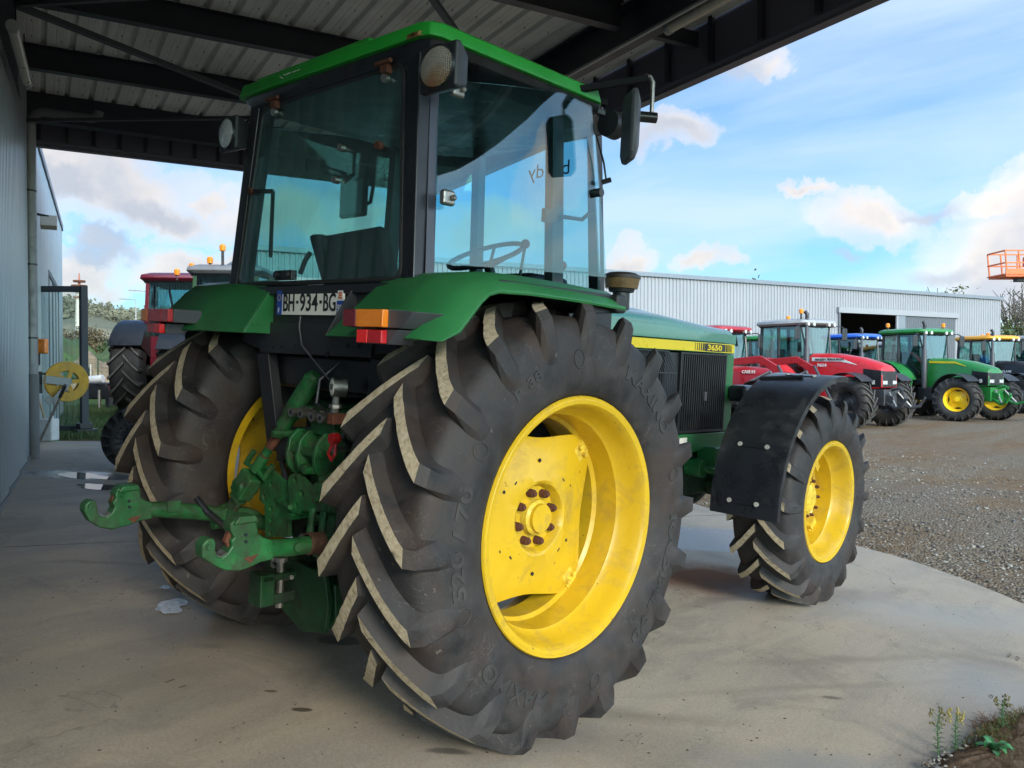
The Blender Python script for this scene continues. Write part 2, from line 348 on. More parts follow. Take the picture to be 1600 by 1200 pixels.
def rubber(name, base, dust, mudcol=None, mud=0.0, scratch=True):
    m = bpy.data.materials.new(name); m.use_nodes = True; t = m.node_tree; b = t.nodes['Principled BSDF']
    tc = N(t, 'ShaderNodeTexCoord'); v = tc.outputs['Object']
    n1 = noise(t, v, 7, 8, 0.65, 0.4); c = ramp(t, n1, [(0.30, base), (0.68, dust)]).outputs[0]
    if mudcol:
        nb = noise(t, v, 2.6, 7, 0.7, 0.5); c = mixc(t, ramp(t, nb, [(0.46, 0), (0.66, mud)]).outputs[0], c, mudcol)
    n3 = noise(t, v, 55, 4, 0.6)
    if scratch:
        w = N(t, 'ShaderNodeTexVoronoi', feature='DISTANCE_TO_EDGE'); w.inputs['Scale'].default_value = 7.0; w.inputs['Randomness'].default_value = 1.0
        mpp = N(t, 'ShaderNodeMapping'); mpp.inputs['Scale'].default_value = (1, 1, 1); t.links.new(v, mpp.inputs[0])
        nn = N(t, 'ShaderNodeTexNoise'); nn.inputs['Scale'].default_value = 3.0; nn.inputs['Detail'].default_value = 6; t.links.new(v, nn.inputs['Vector'])
        ad = vmath(t, 'ADD', mpp.outputs[0], vmath(t, 'MULTIPLY', nn.outputs['Color'], (1.6, 1.6, 1.6)).outputs[0]).outputs[0]; t.links.new(ad, w.inputs['Vector'])
        cn = noise(t, v, 9.0, 7, .55, .8); ca = math_(t, 'ABSOLUTE', math_(t, 'SUBTRACT', cn, .5)); s = ramp(t, ca, [(0.0, 0.55), (0.004, 0.0)]).outputs[0]
        g = ramp(t, noise(t, v, 4.5, 3, .5), [(0.48, 0), (0.58, 0.8)]).outputs[0]
        c = mixc(t, math_(t, 'MULTIPLY', s, g), c, (0.19, 0.175, 0.165))
        sp = ramp(t, noise(t, v, 26, 3, .6), [(0.69, 0), (0.73, 0.6)]).outputs[0]; c = mixc(t, sp, c, (0.14, 0.115, 0.095))
    t.links.new(c, b.inputs['Base Color']); b.inputs['Specular IOR Level'].default_value = 0.4
    t.links.new(ramp(t, n1, [(0.3, 0.52), (0.7, 0.78)]).outputs[0], b.inputs['Roughness'])
    bp = N(t, 'ShaderNodeBump'); bp.inputs['Distance'].default_value = 0.0016; t.links.new(math_(t, 'ADD', n3, math_(t, 'MULTIPLY', n1, 2.0)), bp.inputs['Height']); t.links.new(bp.outputs[0], b.inputs['Normal'])
    return m
M['rubber'] = rubber('dusty_tyre_rubber', (0.009, 0.009, 0.011), (0.044, 0.040, 0.040), (0.050, 0.030, 0.021), 0.7)
M['rubber_letter'] = rubber('moulded_tyre_lettering', (0.015, 0.015, 0.017), (0.054, 0.050, 0.049), None, 0, False)
M['rubber_far'] = rubber('dark_tyre_rubber', (0.010, 0.011, 0.013), (0.032, 0.031, 0.031), (0.07, 0.055, 0.045), 0.4, False)
def mudmat():
    m = bpy.data.materials.new('dried_pale_mud_on_lug'); m.use_nodes = True; t = m.node_tree; b = t.nodes['Principled BSDF']
    tc = N(t, 'ShaderNodeTexCoord'); v = tc.outputs['Object']
    n1 = noise(t, v, 48, 8, 0.72); c = ramp(t, n1, [(0.30, (0.24, 0.185, 0.12)), (0.46, (0.46, 0.375, 0.255)), (0.70, (0.64, 0.54, 0.40))]).outputs[0]
    n2 = noise(t, v, 13, 9, 0.8, .8); c = mixc(t, ramp(t, n2, [(0.55, 0), (0.66, 0.8)]).outputs[0], c, (0.05, 0.043, 0.038))
    t.links.new(c, b.inputs['Base Color']); b.inputs['Roughness'].default_value = 0.92; b.inputs['Specular IOR Level'].default_value = .2
    bp = N(t, 'ShaderNodeBump'); bp.inputs['Distance'].default_value = 0.004; t.links.new(n1, bp.inputs['Height']); t.links.new(bp.outputs[0], b.inputs['Normal'])
    return m
M['mud'] = mudmat()
M['lug_far'] = mat('worn_lug_tops', (0.11, 0.10, 0.09), 0.8, var=.4, vscale=12)
M['glass_rear'] = glass('dusty_teal_cab_glass', (0.60, 0.80, 0.76), 1.0, dust=0.24, dustcol=(0.30, 0.42, 0.40))
M['glass_side'] = glass('teal_side_glass', (0.66, 0.85, 0.87), 1.1, dust=0.06, dustcol=(0.32, 0.44, 0.47))
M['glass_far'] = glass('tinted_cab_glass', (0.55, 0.72, 0.72), 1.8)
M['glass_clear'] = glass('clear_screen', (0.88, 0.93, 0.92), 1.0, dust=.15)
M['rubber_seal'] = mat('black_rubber_seal', (0.02, 0.02, 0.021), 0.55)
M['lens_red'] = mat('red_lens', (0.50, 0.012, 0.018), 0.22, coat=0.6, bump=.002, bscale=90)
M['lens_dark_red'] = mat('deep_red_lens', (0.17, 0.010, 0.016), 0.2, coat=0.6, bump=.002, bscale=90)
M['lens_bright_red'] = mat('bright_red_reflector', (0.85, 0.02, 0.02), 0.2, coat=0.6)
M['lens_orange'] = mat('orange_lens', (0.85, 0.23, 0.012), 0.22, coat=0.6, bump=.002, bscale=90)
M['lens_clear'] = mat('clear_ribbed_lens', (0.55, 0.55, 0.54), 0.18, 0.3, var=.25, vscale=30, coat=.5, bump=.003, bscale=70)
def amberlens():
    m = bpy.data.materials.new('rust_stained_ribbed_lens'); m.use_nodes = True; t = m.node_tree; b = t.nodes['Principled BSDF']
    tc = N(t, 'ShaderNodeTexCoord'); v = tc.outputs['Object']; s = N(t, 'ShaderNodeSeparateXYZ'); t.links.new(v, s.inputs[0])
    f = math_(t, 'ADD', math_(t, 'MULTIPLY', s.outputs[2], -6.0), math_(t, 'MULTIPLY', noise(t, v, 14, 4), 0.9))
    c = ramp(t, f, [(0.35, (0.46, 0.42, 0.36)), (0.75, (0.36, 0.22, 0.11)), (1.0, (0.34, 0.13, 0.04))]).outputs[0]
    t.links.new(c, b.inputs['Base Color']); b.inputs['Roughness'].default_value = .3; b.inputs['Coat Weight'].default_value = .4
    wv = N(t, 'ShaderNodeTexWave'); wv.wave_type = 'BANDS'; wv.bands_direction = 'Y'; wv.inputs['Scale'].default_value = 38; t.links.new(v, wv.inputs[0])
    wz = N(t, 'ShaderNodeTexWave'); wz.wave_type = 'BANDS'; wz.bands_direction = 'Z'; wz.inputs['Scale'].default_value = 38; t.links.new(v, wz.inputs[0])
    bp = N(t, 'ShaderNodeBump'); bp.inputs['Distance'].default_value = .004; t.links.new(math_(t, 'ADD', wv.outputs[1], wz.outputs[1]), bp.inputs['Height']); t.links.new(bp.outputs[0], b.inputs['Normal'])
    return m
M['lens_stained'] = amberlens()
M['plate_white'] = mat('white_plate_reflective', (0.90, 0.88, 0.80), 0.4, var=.05)
M['plate_blue'] = mat('blue_plate_band', (0.01, 0.06, 0.38), 0.4)
M['plate_black'] = mat('black_plate_print', (0.012, 0.012, 0.012), 0.5)
M['decal_yellow'] = mat('yellow_decal', (0.80, 0.58, 0.015), 0.35, var=.05)
M['decal_black'] = mat('black_decal', (0.015, 0.015, 0.015), 0.4)
M['decal_white'] = mat('white_decal', (0.75, 0.75, 0.73), 0.4, var=.05)
M['red_plastic'] = mat('red_plastic', (0.36, 0.010, 0.010), 0.4)
M['orange_paint'] = mat('orange_paint', (0.70, 0.13, 0.02), 0.45, var=.15)
M['beacon'] = mat('amber_beacon', (0.85, 0.25, 0.01), 0.25, coat=.5)
M['case_red'] = mat('red_paint', (0.33, 0.008, 0.014), 0.35, coat=0.3, var=.12, dirt=(.10,.06,.04), dirt_amt=.2)
M['bright_red'] = mat('bright_red_paint', (0.50, 0.010, 0.016), 0.34, coat=0.3, var=.10, dirt=(.14,.08,.05), dirt_amt=.15)
M['maroon'] = mat('maroon_paint', (0.13, 0.008, 0.02), 0.35, coat=.4)
M['jd_green'] = mat('glossy_green_paint', (0.014, 0.18, 0.032), 0.34, coat=.3, var=.12, dirt=(.09,.08,.05), dirt_amt=.2)
M['blue_paint'] = mat('blue_paint', (0.012, 0.10, 0.50), 0.35, coat=.3)
M['claas_yellow'] = mat('orange_yellow_paint', (0.72, 0.32, 0.02), 0.4)
M['roof_mid'] = mat('mid_grey_paint', (0.17, 0.175, 0.185), 0.5, dirt=(.08,.08,.07), dirt_amt=.2)
M['grey_roof'] = mat('pale_grey_paint', (0.30, 0.305, 0.31), 0.45)
M['dark_green'] = mat('dark_green_paint', (0.018, 0.06, 0.022), 0.45)
M['far_metal'] = mat('dark_grey_metal', (0.06, 0.062, 0.07), 0.5, .3, var=.3)
M['far_yellow'] = mat('yellow_rim_paint', (0.75, 0.50, 0.015), 0.4, var=.08)
M['seat'] = mat('black_seat_fabric', (0.018, 0.02, 0.022), 0.85)
M['canopy_beam'] = mat('dark_blue_grey_painted_steel', (0.018, 0.021, 0.030), 0.45, var=.2, vscale=2)
M['canopy_beam2'] = mat('dusty_painted_steel', (0.045, 0.050, 0.058), 0.6, var=.2, vscale=3)
M['fascia'] = mat('slate_fascia_cladding', (0.085, 0.083, 0.105), 0.5, var=.12, vscale=2)
def roofmat():
    m = mat('grey_underside_of_roof_sheets', (0.60, 0.58, 0.52), 0.6, var=.16, vscale=1.5, dirt=(0.05, 0.045, 0.04), dirt_amt=.12, dirt_scale=16)
    return m
M['roof_sheet'] = roofmat()
M['wall_sheet'] = mat('silver_grey_wall_cladding', (0.30, 0.325, 0.36), 0.33, 0.5, var=.06, vscale=.6, rvar=.04)
M['shed_sheet'] = mat('light_grey_shed_cladding', (0.29, 0.295, 0.315), 0.5, 0.1, var=.05, vscale=.4)
M['arm_black'] = mat('matt_black_arm', (0.012, 0.012, 0.013), 0.85, spec=.15)
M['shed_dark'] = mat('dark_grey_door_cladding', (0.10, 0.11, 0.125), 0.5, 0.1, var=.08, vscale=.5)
M['trim'] = mat('grey_metal_trim', (0.20, 0.22, 0.25), 0.45, .3)
M['void'] = mat('dark_hole_fill', (0.01, 0.012, 0.02), 0.9)  # near-black fill painted for the shade inside holes and bores
M['pipe'] = mat('grey_painted_downpipe', (0.27, 0.28, 0.28), 0.45, .3, var=.15, vscale=4, dirt=(0.12,0.11,0.10), dirt_amt=.3, dirt_scale=6)
M['pipe_dark'] = mat('darker_grey_pipe_sleeve', (0.14, 0.145, 0.15), 0.55, .1, var=.15)
M['tube'] = mat('frosted_lamp_tube', (0.42, 0.38, 0.30), 0.35, coat=.3, var=.1)
M['white_plastic'] = mat('white_plastic', (0.62, 0.63, 0.62), 0.45)
M['reel_yellow'] = mat('yellow_hose_reel', (0.62, 0.34, 0.02), 0.5, var=.2, dirt=(.12,.08,.03), dirt_amt=.3)
M['wood'] = mat('pale_wood', (0.42, 0.30, 0.16), 0.7, var=.2)
# ------------------------------------------------------------------ ground heights
SLAB = [(0.30, 8.35), (3.2, 7.45), (5.55, 6.60), (5.62, 4.0), (5.30, 2.0), (4.86, 0.7), (4.60, -0.5), (4.36, -1.12), (3.78, -1.9), (3.1, -2.32),
        (2.3, -2.52), (1.63, -2.36), (0.86, -2.17), (0.2, -2.25), (-1.0, -3.4), (-2.4, -5.2), (-5.5, -9.0), (-9, -12), (-6.4, -9), (-3.3, -1.5), (-1.1, 4.2)]
def in_slab(x, y):
    c = False; n = len(SLAB)
    for i in range(n):
        x0, y0 = SLAB[i]; x1, y1 = SLAB[(i+1) % n]
        if (y0 > y) != (y1 > y) and x < (x1-x0)*(y-y0)/(y1-y0)+x0: c = not c
    return c
def dist_slab(x, y):
    if in_slab(x, y): return 0.0
    best = 1e9; n = len(SLAB)
    for i in range(n):
        ax, ay = SLAB[i]; bx, by = SLAB[(i+1) % n]; dx, dy = bx-ax, by-ay
        t = min(1, max(0, ((x-ax)*dx+(y-ay)*dy)/(dx*dx+dy*dy))); best = min(best, math.hypot(x-ax-t*dx, y-ay-t*dy))
    return best
def gz(x, y):
    q = .9563*x - .2924*y
    far = .50 - .56*smoothstep(1.0, 11.0, q)
    zs = _t(x, y) - .015
    zs = min(max(zs, -.12), .55)
    w = smoothstep(0.3, 5.0, dist_slab(x, y))
    return zs*(1-w) + far*w
def graded(a, b, fine0, fine1, step, grow=1.25):
    xs = list(np.arange(fine0, fine1, step)); d = step; x = fine0
    while x > a: d *= grow; x -= d; xs.insert(0, x)
    d = step; x = xs[-1]
    while x < b: d *= grow; x += d; xs.append(x)
    return xs
gx = graded(-2500, 3500, -6, 14, .35); gy = graded(-2500, 3500, -7, 16, .35)
vs = []
for y in gy:
    for x in gx:
        z = gz(x, y)
        d = dist_slab(x, y)
        if d == 0: z -= .05
        elif d > .1: z += .012*math.sin(x*3.1+y*1.3)*math.sin(y*2.7-x*.7)*min(1, d)
        vs.append((x, y, z))
W_ = len(gx)
fs = [(j*W_+i, j*W_+i+1, (j+1)*W_+i+1, (j+1)*W_+i) for j in range(len(gy)-1) for i in range(W_-1)]
gm = bpy.data.materials.new('gravel_yard'); gm.use_nodes = True; t = gm.node_tree; b = t.nodes['Principled BSDF']
P = N(t, 'ShaderNodeNewGeometry').outputs['Position']
vor = N(t, 'ShaderNodeTexVoronoi'); vor.inputs['Scale'].default_value = 42; t.links.new(P, vor.inputs['Vector'])
cell = N(t, 'ShaderNodeSeparateColor'); t.links.new(vor.outputs['Color'], cell.inputs[0])
stone = ramp(t, cell.outputs[0], [(0.0, (0.10, 0.072, 0.046)), (0.5, (0.20, 0.155, 0.105)), (1.0, (0.34, 0.285, 0.215))]).outputs[0]
big = noise(t, P, 0.22, 5, .6, .8); mpg = N(t, 'ShaderNodeMapping'); mpg.inputs['Rotation'].default_value = (0, 0, math.radians(18)); mpg.inputs['Scale'].default_value = (.16, 1.0, 1); t.links.new(P, mpg.inputs[0])
trk = noise(t, mpg.outputs[0], 0.9, 6, .62, .5)
earth = ramp(t, noise(t, P, 5, 6, .7), [(0.3, (0.135, 0.082, 0.046)), (0.7, (0.25, 0.165, 0.095))]).outputs[0]
c = mixc(t, ramp(t, trk, [(0.40, 0.1), (0.56, 0.97)]).outputs[0], stone, earth)
c = mixc(t, ramp(t, big, [(0.40, 0), (0.62, 0.55)]).outputs[0], c, (0.185, 0.165, 0.14))
sp = N(t, 'ShaderNodeSeparateXYZ'); t.links.new(P, sp.inputs[0])
# grass to the north, beyond the building and behind the shed
gl = math_(t, 'SUBTRACT', math_(t, 'MULTIPLY', sp.outputs[1], 1.0), math_(t, 'MULTIPLY', sp.outputs[0], 0.9))
gl = math_(t, 'ADD', gl, math_(t, 'MULTIPLY', noise(t, P, .5, 5, .7), 5.0))
gf = ramp(t, math_(t, 'DIVIDE', math_(t, 'SUBTRACT', gl, 9.0), 3.0), [(0.0, 0), (1.0, 0.92)]).outputs[0]
grn = ramp(t, noise(t, P, 1.8, 8, .72), [(0.32, (0.10, 0.088, 0.062)), (0.46, (0.035, 0.07, 0.02)), (0.72, (0.075, 0.13, 0.035))]).outputs[0]
c = mixc(t, gf, c, grn)
farm = N(t, 'ShaderNodeVectorMath', operation='LENGTH'); t.links.new(P, farm.inputs[0])
fld = ramp(t, noise(t, P, .012, 4, .6), [(0.38, (0.085, 0.11, 0.035)), (0.50, (0.19, 0.15, 0.085)), (0.60, (0.10, 0.13, 0.05))]).outputs[0]
c = mixc(t, ramp(t, math_(t, 'DIVIDE', farm.outputs['Value'], 100), [(0.6, 0), (0.85, 1)]).outputs[0], c, fld)
t.links.new(c, b.inputs['Base Color']); b.inputs['Roughness'].default_value = 1.0
b.inputs['Specular IOR Level'].default_value = .04
bp = N(t, 'ShaderNodeBump'); bp.inputs['Distance'].default_value = 0.03; bp.inputs['Strength'].default_value = .8
t.links.new(math_(t, 'ADD', math_(t, 'SUBTRACT', 1.0, vor.outputs['Distance']), noise(t, P, 12, 6, .7)), bp.inputs['Height']); t.links.new(bp.outputs[0], b.inputs['Normal'])
gmb = MB(); gmb.v = vs; gmb.f = fs; gmb.m = [0]*len(fs)
g = link('ground', mesh_of('ground', gmb, gm, 180, False)); tag(g, 'wide gravel and earth yard with pale tyre tracks beyond the slab', kind='structure')

# slab with its own drying marks, wet areas, stains and dark patches at the tyres
def slabmat():
    m = bpy.data.materials.new('weathered_concrete'); m.use_nodes = True; t = m.node_tree; b = t.nodes['Principled BSDF']
    P = N(t, 'ShaderNodeNewGeometry').outputs['Position']
    a = noise(t, P, 0.75, 7, .62, .6); mp = N(t, 'ShaderNodeMapping'); mp.inputs['Rotation'].default_value = (0, 0, .75); mp.inputs['Scale'].default_value = (.25, 1.3, 1); t.links.new(P, mp.inputs[0])
    br = noise(t, mp.outputs[0], 2.2, 7, .65, .4); fine = noise(t, P, 90, 4, .7)
    c = ramp(t, a, [(0.30, (0.235, 0.195, 0.145)), (0.52, (0.335, 0.28, 0.21)), (0.72, (0.43, 0.365, 0.28))]).outputs[0]
    c = mixc(t, ramp(t, br, [(0.42, 0), (0.62, .8)]).outputs[0], c, (0.44, 0.35, 0.245))
    c = mixc(t, 0.24, c, ramp(t, fine, [(0.3, 0.05), (0.7, 0.5)]).outputs[0])
    bl = ramp(t, noise(t, P, 1.7, 8, .7, .8), [(0.52, 0), (0.70, .55)]).outputs[0]; c = mixc(t, bl, c, (0.15, 0.135, 0.115))
    sc_ = math_(t, 'ABSOLUTE', math_(t, 'SUBTRACT', noise(t, P, .9, 5, .55, .4), .5)); crk = math_(t, 'MULTIPLY', ramp(t, sc_, [(0, .55), (.0016, 0)]).outputs[0], ramp(t, noise(t, P, .8, 2), [(.5, 0), (.6, 1)]).outputs[0]); c = mixc(t, crk, c, (.09, .08, .07))
    dots = ramp(t, noise(t, P, 20, 3, .5), [(0.73, 0), (0.76, .6)]).outputs[0]; c = mixc(t, dots, c, (0.07, 0.06, 0.05))
    rough = ramp(t, a, [(0.3, .52), (0.7, .70)]).outputs[0]
    nz = N(t, 'ShaderNodeTexNoise'); nz.inputs['Scale'].default_value = 2.2; nz.inputs['Detail'].default_value = 7; nz.inputs['Roughness'].default_value = .65; t.links.new(P, nz.inputs['Vector'])
    def blot(cx, cy, rx, ry, rot, soft, wob):
        o = vmath(t, 'ADD', P, vmath(t, 'MULTIPLY', vmath(t, 'SUBTRACT', nz.outputs['Color'], (.5, .5, .5)).outputs[0], (wob, wob, 0)).outputs[0]).outputs[0]
        mp = N(t, 'ShaderNodeMapping', vector_type='TEXTURE'); mp.inputs['Location'].default_value = (cx, cy, 0); mp.inputs['Rotation'].default_value = (0, 0, rot); mp.inputs['Scale'].default_value = (rx, ry, 1); t.links.new(o, mp.inputs[0])
        l = vmath(t, 'MULTIPLY', mp.outputs[0], (1, 1, 0)).outputs[0]; l = vmath(t, 'LENGTH', l).outputs[1]
        return ramp(t, l, [(1-soft, 1), (1.0, 0)]).outputs[0]
    for (cx, cy, rx, ry, rot, soft, wob, col, amt, rg) in SLAB_MARKS:
        f = math_(t, 'MULTIPLY', blot(cx, cy, rx, ry, rot, soft, wob), amt); c = mixc(t, f, c, col)
        mr = N(t, 'ShaderNodeMix'); t.links.new(f, mr.inputs[0]); t.links.new(rough, mr.inputs[2]); mr.inputs[3].default_value = rg; rough = mr.outputs[0]
    b.inputs['Specular IOR Level'].default_value = .28
    t.links.new(c, b.inputs['Base Color']); t.links.new(rough, b.inputs['Roughness'])
    bp = N(t, 'ShaderNodeBump'); bp.inputs['Distance'].default_value = .0015; t.links.new(math_(t, 'ADD', fine, br), bp.inputs['Height']); t.links.new(bp.outputs[0], b.inputs['Normal'])
    return m
def SP(px, py):   # a point of the slab plane seen at this pixel of the survey photo
    n = TM @ Vector((0, 0, 1)); d = pix_dir(px, py); return CAM + d*((TROOT-CAM).dot(n)/d.dot(n))
def slab_mark(px, py, rx, ry, soft, wob, col, amt, rg, rot=-.85):
    p = SP(px, py); return (p.x, p.y, rx, ry, rot, soft, wob, col, amt, rg)
SLAB_MARKS = [
    slab_mark(1090, 840, .95, .55, .25, .5, (0.20, 0.20, 0.20), .9, .17),
    slab_mark(1105, 905, .62, .50, .55, .45, (0.17, 0.078, 0.040), 1.0, .95),
    slab_mark(1450, 960, 1.3, .45, .9, .5, (0.30, 0.30, 0.29), .6, .5),
    slab_mark(1560, 1080, .55, .5, .9, .5, (0.27, 0.28, 0.29), .6, .5),
    slab_mark(1250, 1195, .5, .16, .9, .3, (0.22, 0.225, 0.23), .7, .5),
    slab_mark(1180, 935, .6, .10, .6, .4, (0.16, 0.10, 0.06), .7, .5, -.4),
    slab_mark(130, 742, .8, .28, .3, .5, (0.16, 0.17, 0.19), .85, .12),
    slab_mark(540, 1000, .13, .09, .2, .25, (0.045, 0.038, 0.032), .9, .45),
    slab_mark(600, 1040, .14, .07, .3, .3, (0.06, 0.05, 0.042), .8, .5),
    slab_mark(470, 1109, .045, .02, .2, .05, (0.05, 0.035, 0.02), .9, .5), slab_mark(423, 1080, .032, .014, .2, .02, (0.08, 0.05, 0.02), .9, .5),
    slab_mark(700, 1175, .10, .03, .4, .1, (0.07, 0.06, 0.05), .8, .5), slab_mark(150, 880, .5, .05, .9, .3, (0.17, 0.15, 0.12), .6, .6), slab_mark(330, 1010, .12, .05, .9, .1, (0.10, 0.09, 0.08), .6, .5), slab_mark(1010, 1120, .5, .10, .9, .3, (0.18, 0.15, 0.11), .6, .6), slab_mark(1300, 1090, .06, .02, .5, .05, (0.09, 0.07, 0.05), .7, .6),
    slab_mark(1330, 1030, 1.0, .06, .9, .15, (0.22, 0.19, 0.15), .6, .6, -.6), slab_mark(1250, 1075, 1.1, .05, .9, .15, (0.22, 0.19, 0.15), .5, .6, -.6),
    slab_mark(240, 1060, 1.0, .6, .9, .5, (0.19, 0.17, 0.15), .5, .6),
    slab_mark(400, 985, 1.0, .45, .8, .5, (0.13, 0.125, 0.12), .75, .5),  # broad soft dark patch where the left rear tyre stands
    slab_mark(830, 1150, .9, .28, .9, .4, (0.13, 0.12, 0.11), .6, .6),  # soft dark patch at the foot of the right rear tyre
    slab_mark(1240, 925, .8, .25, .9, .4, (0.13, 0.115, 0.10), .5, .6),  # soft dark patch where the front tyre meets the slab
]
def slab_side(poly, th):
    mb = MB(); n = len(poly)
    vs = [(x, y, _t(x, y)) for x, y in poly] + [(x, y, _t(x, y)-th) for x, y in poly]
    return mb.add(vs, [tuple(range(n))] + [(i, n+i, n+(i+1)%n, (i+1)%n) for i in range(n)])
# rounded outline; a saw-cut joint splits the slab in two panels
def cat(poly, k=4):
    out = []; n = len(poly)
    for i in range(n):
        p0, p1, p2, p3 = [Vector((*poly[(i+j) % n], 0)) for j in (-1, 0, 1, 2)]
        for s in range(k):
            u = s/k; out.append(tuple((0.5*((2*p1)+(p2-p0)*u+(2*p0-5*p1+4*p2-p3)*u*u+(3*p1-p0-3*p2+p3)*u**3))[:2]))
    return out
jA, jB = SP(0, 855), SP(200, 846); jd = (jB-jA).normalized()
SM = slabmat()
full = slab_side(cat(SLAB[:16], 4)[:-3] + SLAB[16:], .16)
for keep in (1, -1):
    bm = bmesh.new(); me = mesh_of('tmp', full, SM, 0); bm.from_mesh(me); bpy.data.meshes.remove(me)
    nrm = Vector((-jd.y, jd.x, 0)); po = jA + nrm*.005*keep
    r = bmesh.ops.bisect_plane(bm, geom=bm.verts[:]+bm.edges[:]+bm.faces[:], plane_co=po, plane_no=nrm*keep, clear_inner=True)
    bmesh.ops.holes_fill(bm, edges=[e for e in r['geom_cut'] if isinstance(e, bmesh.types.BMEdge)])
    bmesh.ops.recalc_face_normals(bm, faces=bm.faces)
    me = bpy.data.meshes.new('concrete_slab'); bm.to_mesh(me); bm.free(); me.materials.append(SM)
    o = link('concrete_slab', me); tag(o, 'pale worn concrete slab under the tractor' if keep < 0 else 'far concrete slab panel beside the cladded wall', kind='structure')

# thin water and foam puddles
def blob_sheet(px, py, rx, ry, rot, seed, dz=.004, n=40, rough=.35):
    r = random.Random(seed); c = SP(px, py); ph = [r.uniform(0, 6.3) for _ in range(7)]; pts = []
    for k in range(n):
        a = 2*PI*k/n; f = 1 + rough*sum(math.sin((j+2)*a+ph[j])/(j+2) for j in range(7))
        x = rx*f*math.cos(a); y = ry*f*math.sin(a); X = c.x+x*math.cos(rot)-y*math.sin(rot); Y = c.y+x*math.sin(rot)+y*math.cos(rot)
        pts.append((X, Y, _t(X, Y)+dz))
    mb = MB(); mb.add([(c.x, c.y, _t(c.x, c.y)+dz)]+pts, [(0, 1+k, 1+(k+1) % n) for k in range(n)]); return mb
wm = mat('shallow_water', (0.10, 0.10, 0.10), 0.04, var=.1, rvar=.02, spec=.8)
fm = mat('pale_soap_foam', (0.50, 0.52, 0.56), 0.35, var=.55, vscale=34, bump=.006, bscale=60)
tag(obj('puddle', blob_sheet(156, 761, .12, .26, .45, 3, rough=.3), wm), 'small bright puddle by the left rear tyre on the far slab', kind='structure')
tag(obj('puddle', blob_sheet(130, 744, .13, .36, .45, 8, rough=.3), wm), 'long shallow puddle in front of the broom', kind='structure')
tag(obj('foam_patch', blob_sheet(268, 948, .085, .12, -.8, 5, .006, 50, .32), fm), 'patch of pale foam on the slab by the left rear tyre', 'foam patch')
tag(obj('foam_patch', blob_sheet(258, 919, .028, .04, -.8, 11, .006, 40, .3), fm), 'tiny foam spot just behind the larger foam patch', 'foam patch')

# litter on the slab
twig = MB(); lm = mat('dry_leaf_litter', (0.07, 0.045, 0.025), .9, var=.5, vscale=20)
for k in range(260):
    px = rnd.uniform(20, 1580); py = rnd.uniform(880, 1190); p = SP(px, py)
    if not in_slab(p.x, p.y): continue
    L = rnd.choice((.003, .005, .005, .008)); a = rnd.uniform(0, 6.3); z = _t(p.x, p.y)+.002
    d = Vector((math.cos(a), math.sin(a), 0))*L; e = Vector((-d.y, d.x, 0))*rnd.uniform(.3, .6); q = Vector((p.x, p.y, z))
    twig.add([q-d, q+e, q+d, q-e, q+Vector((0, 0, .004))], [(0,1,4),(1,2,4),(2,3,4),(3,0,4),(3,2,1,0)])
for px, py, ln in ((258, 1068, .045), (1575, 1028, .08), (1590, 1033, .07), (1550, 1092, .04), (280, 1076, .03)):
    p = SP(px, py); z = _t(p.x, p.y)+.004; a = rnd.uniform(-.5, .6)
    twig.tube([(p.x, p.y, z), (p.x+ln*.5*math.cos(a), p.y+ln*.5*math.sin(a), z+.004), (p.x+ln*math.cos(a+.3), p.y+ln*math.sin(a+.3), z)], .0018, 5)
tag(link('litter', mesh_of('litter', twig, lm, 0)), 'dry crumbs and twigs scattered over the slab', 'litter', kind='stuff')

# loose stones: at the slab's edge and over the near yard
def stones(name, pts, mats, label, smin, smax):
    base = MB().ball((0, 0, 0), 1, 4); bv = np.array(base.v); 
    ico = bmesh.new(); bmesh.ops.create_icosphere(ico, subdivisions=1, radius=1); bv = np.array([v.co[:] for v in ico.verts]); bf = np.array([[v.index for v in f.verts] for f in ico.faces]); ico.free()
    rg = np.random.RandomState(5); V = []; F = []; MI = []; nv = len(bv)
    for i, (x, y, z) in enumerate(pts):
        s = rg.uniform(smin, smax)*(1.0 if rg.rand() < .9 else 1.7); a = rg.uniform(0, 6.3); q = bv*(1+rg.uniform(-.3, .3, (nv, 1)))*np.array([s, s*rg.uniform(.5, .95), s*rg.uniform(.3, .6)])
        R = np.array([[math.cos(a), -math.sin(a), 0], [math.sin(a), math.cos(a), 0], [0, 0, 1]]); q = q@R.T + np.array([x, y, z+s*.15]); V.append(q); F.append(bf+i*nv); MI += [rg.randint(len(mats))]*len(bf)
    V = np.concatenate(V); F = np.concatenate(F); me = bpy.data.meshes.new(name); me.from_pydata(V.tolist(), [], F.tolist())
    for m in mats: me.materials.append(m)
    me.polygons.foreach_set('material_index', MI)
    return tag(link(name, me), label, 'gravel', kind='stuff')
SG = [mat('grey_stone', (0.18, 0.165, 0.14), .8, var=.3, vscale=15), mat('brown_stone', (0.15, 0.115, 0.08), .8, var=.3, vscale=15), mat('pale_stone', (0.29, 0.275, 0.245), .75, var=.2, vscale=15), mat('dark_stone', (0.10, 0.095, 0.09), .8, var=.3, vscale=15)]
pts = []
while len(pts) < 17000:
    y = rnd.uniform(-5, 9); x = rnd.uniform(3.2, 15); 
    if rnd.random() > math.exp(-(x-4)/5.0): continue
    ps = Vector((x, y, 0))-CAM; az = math.atan2(ps.y, ps.x)-YAW
    if abs(az) > .62: continue
    d = dist_slab(x, y)
    if d < .01: continue
    pts.append((x, y, gz(x, y)))
stones('loose_gravel', pts, SG, 'loose grey and brown stones strewn beyond the slab edge', .006, .017)

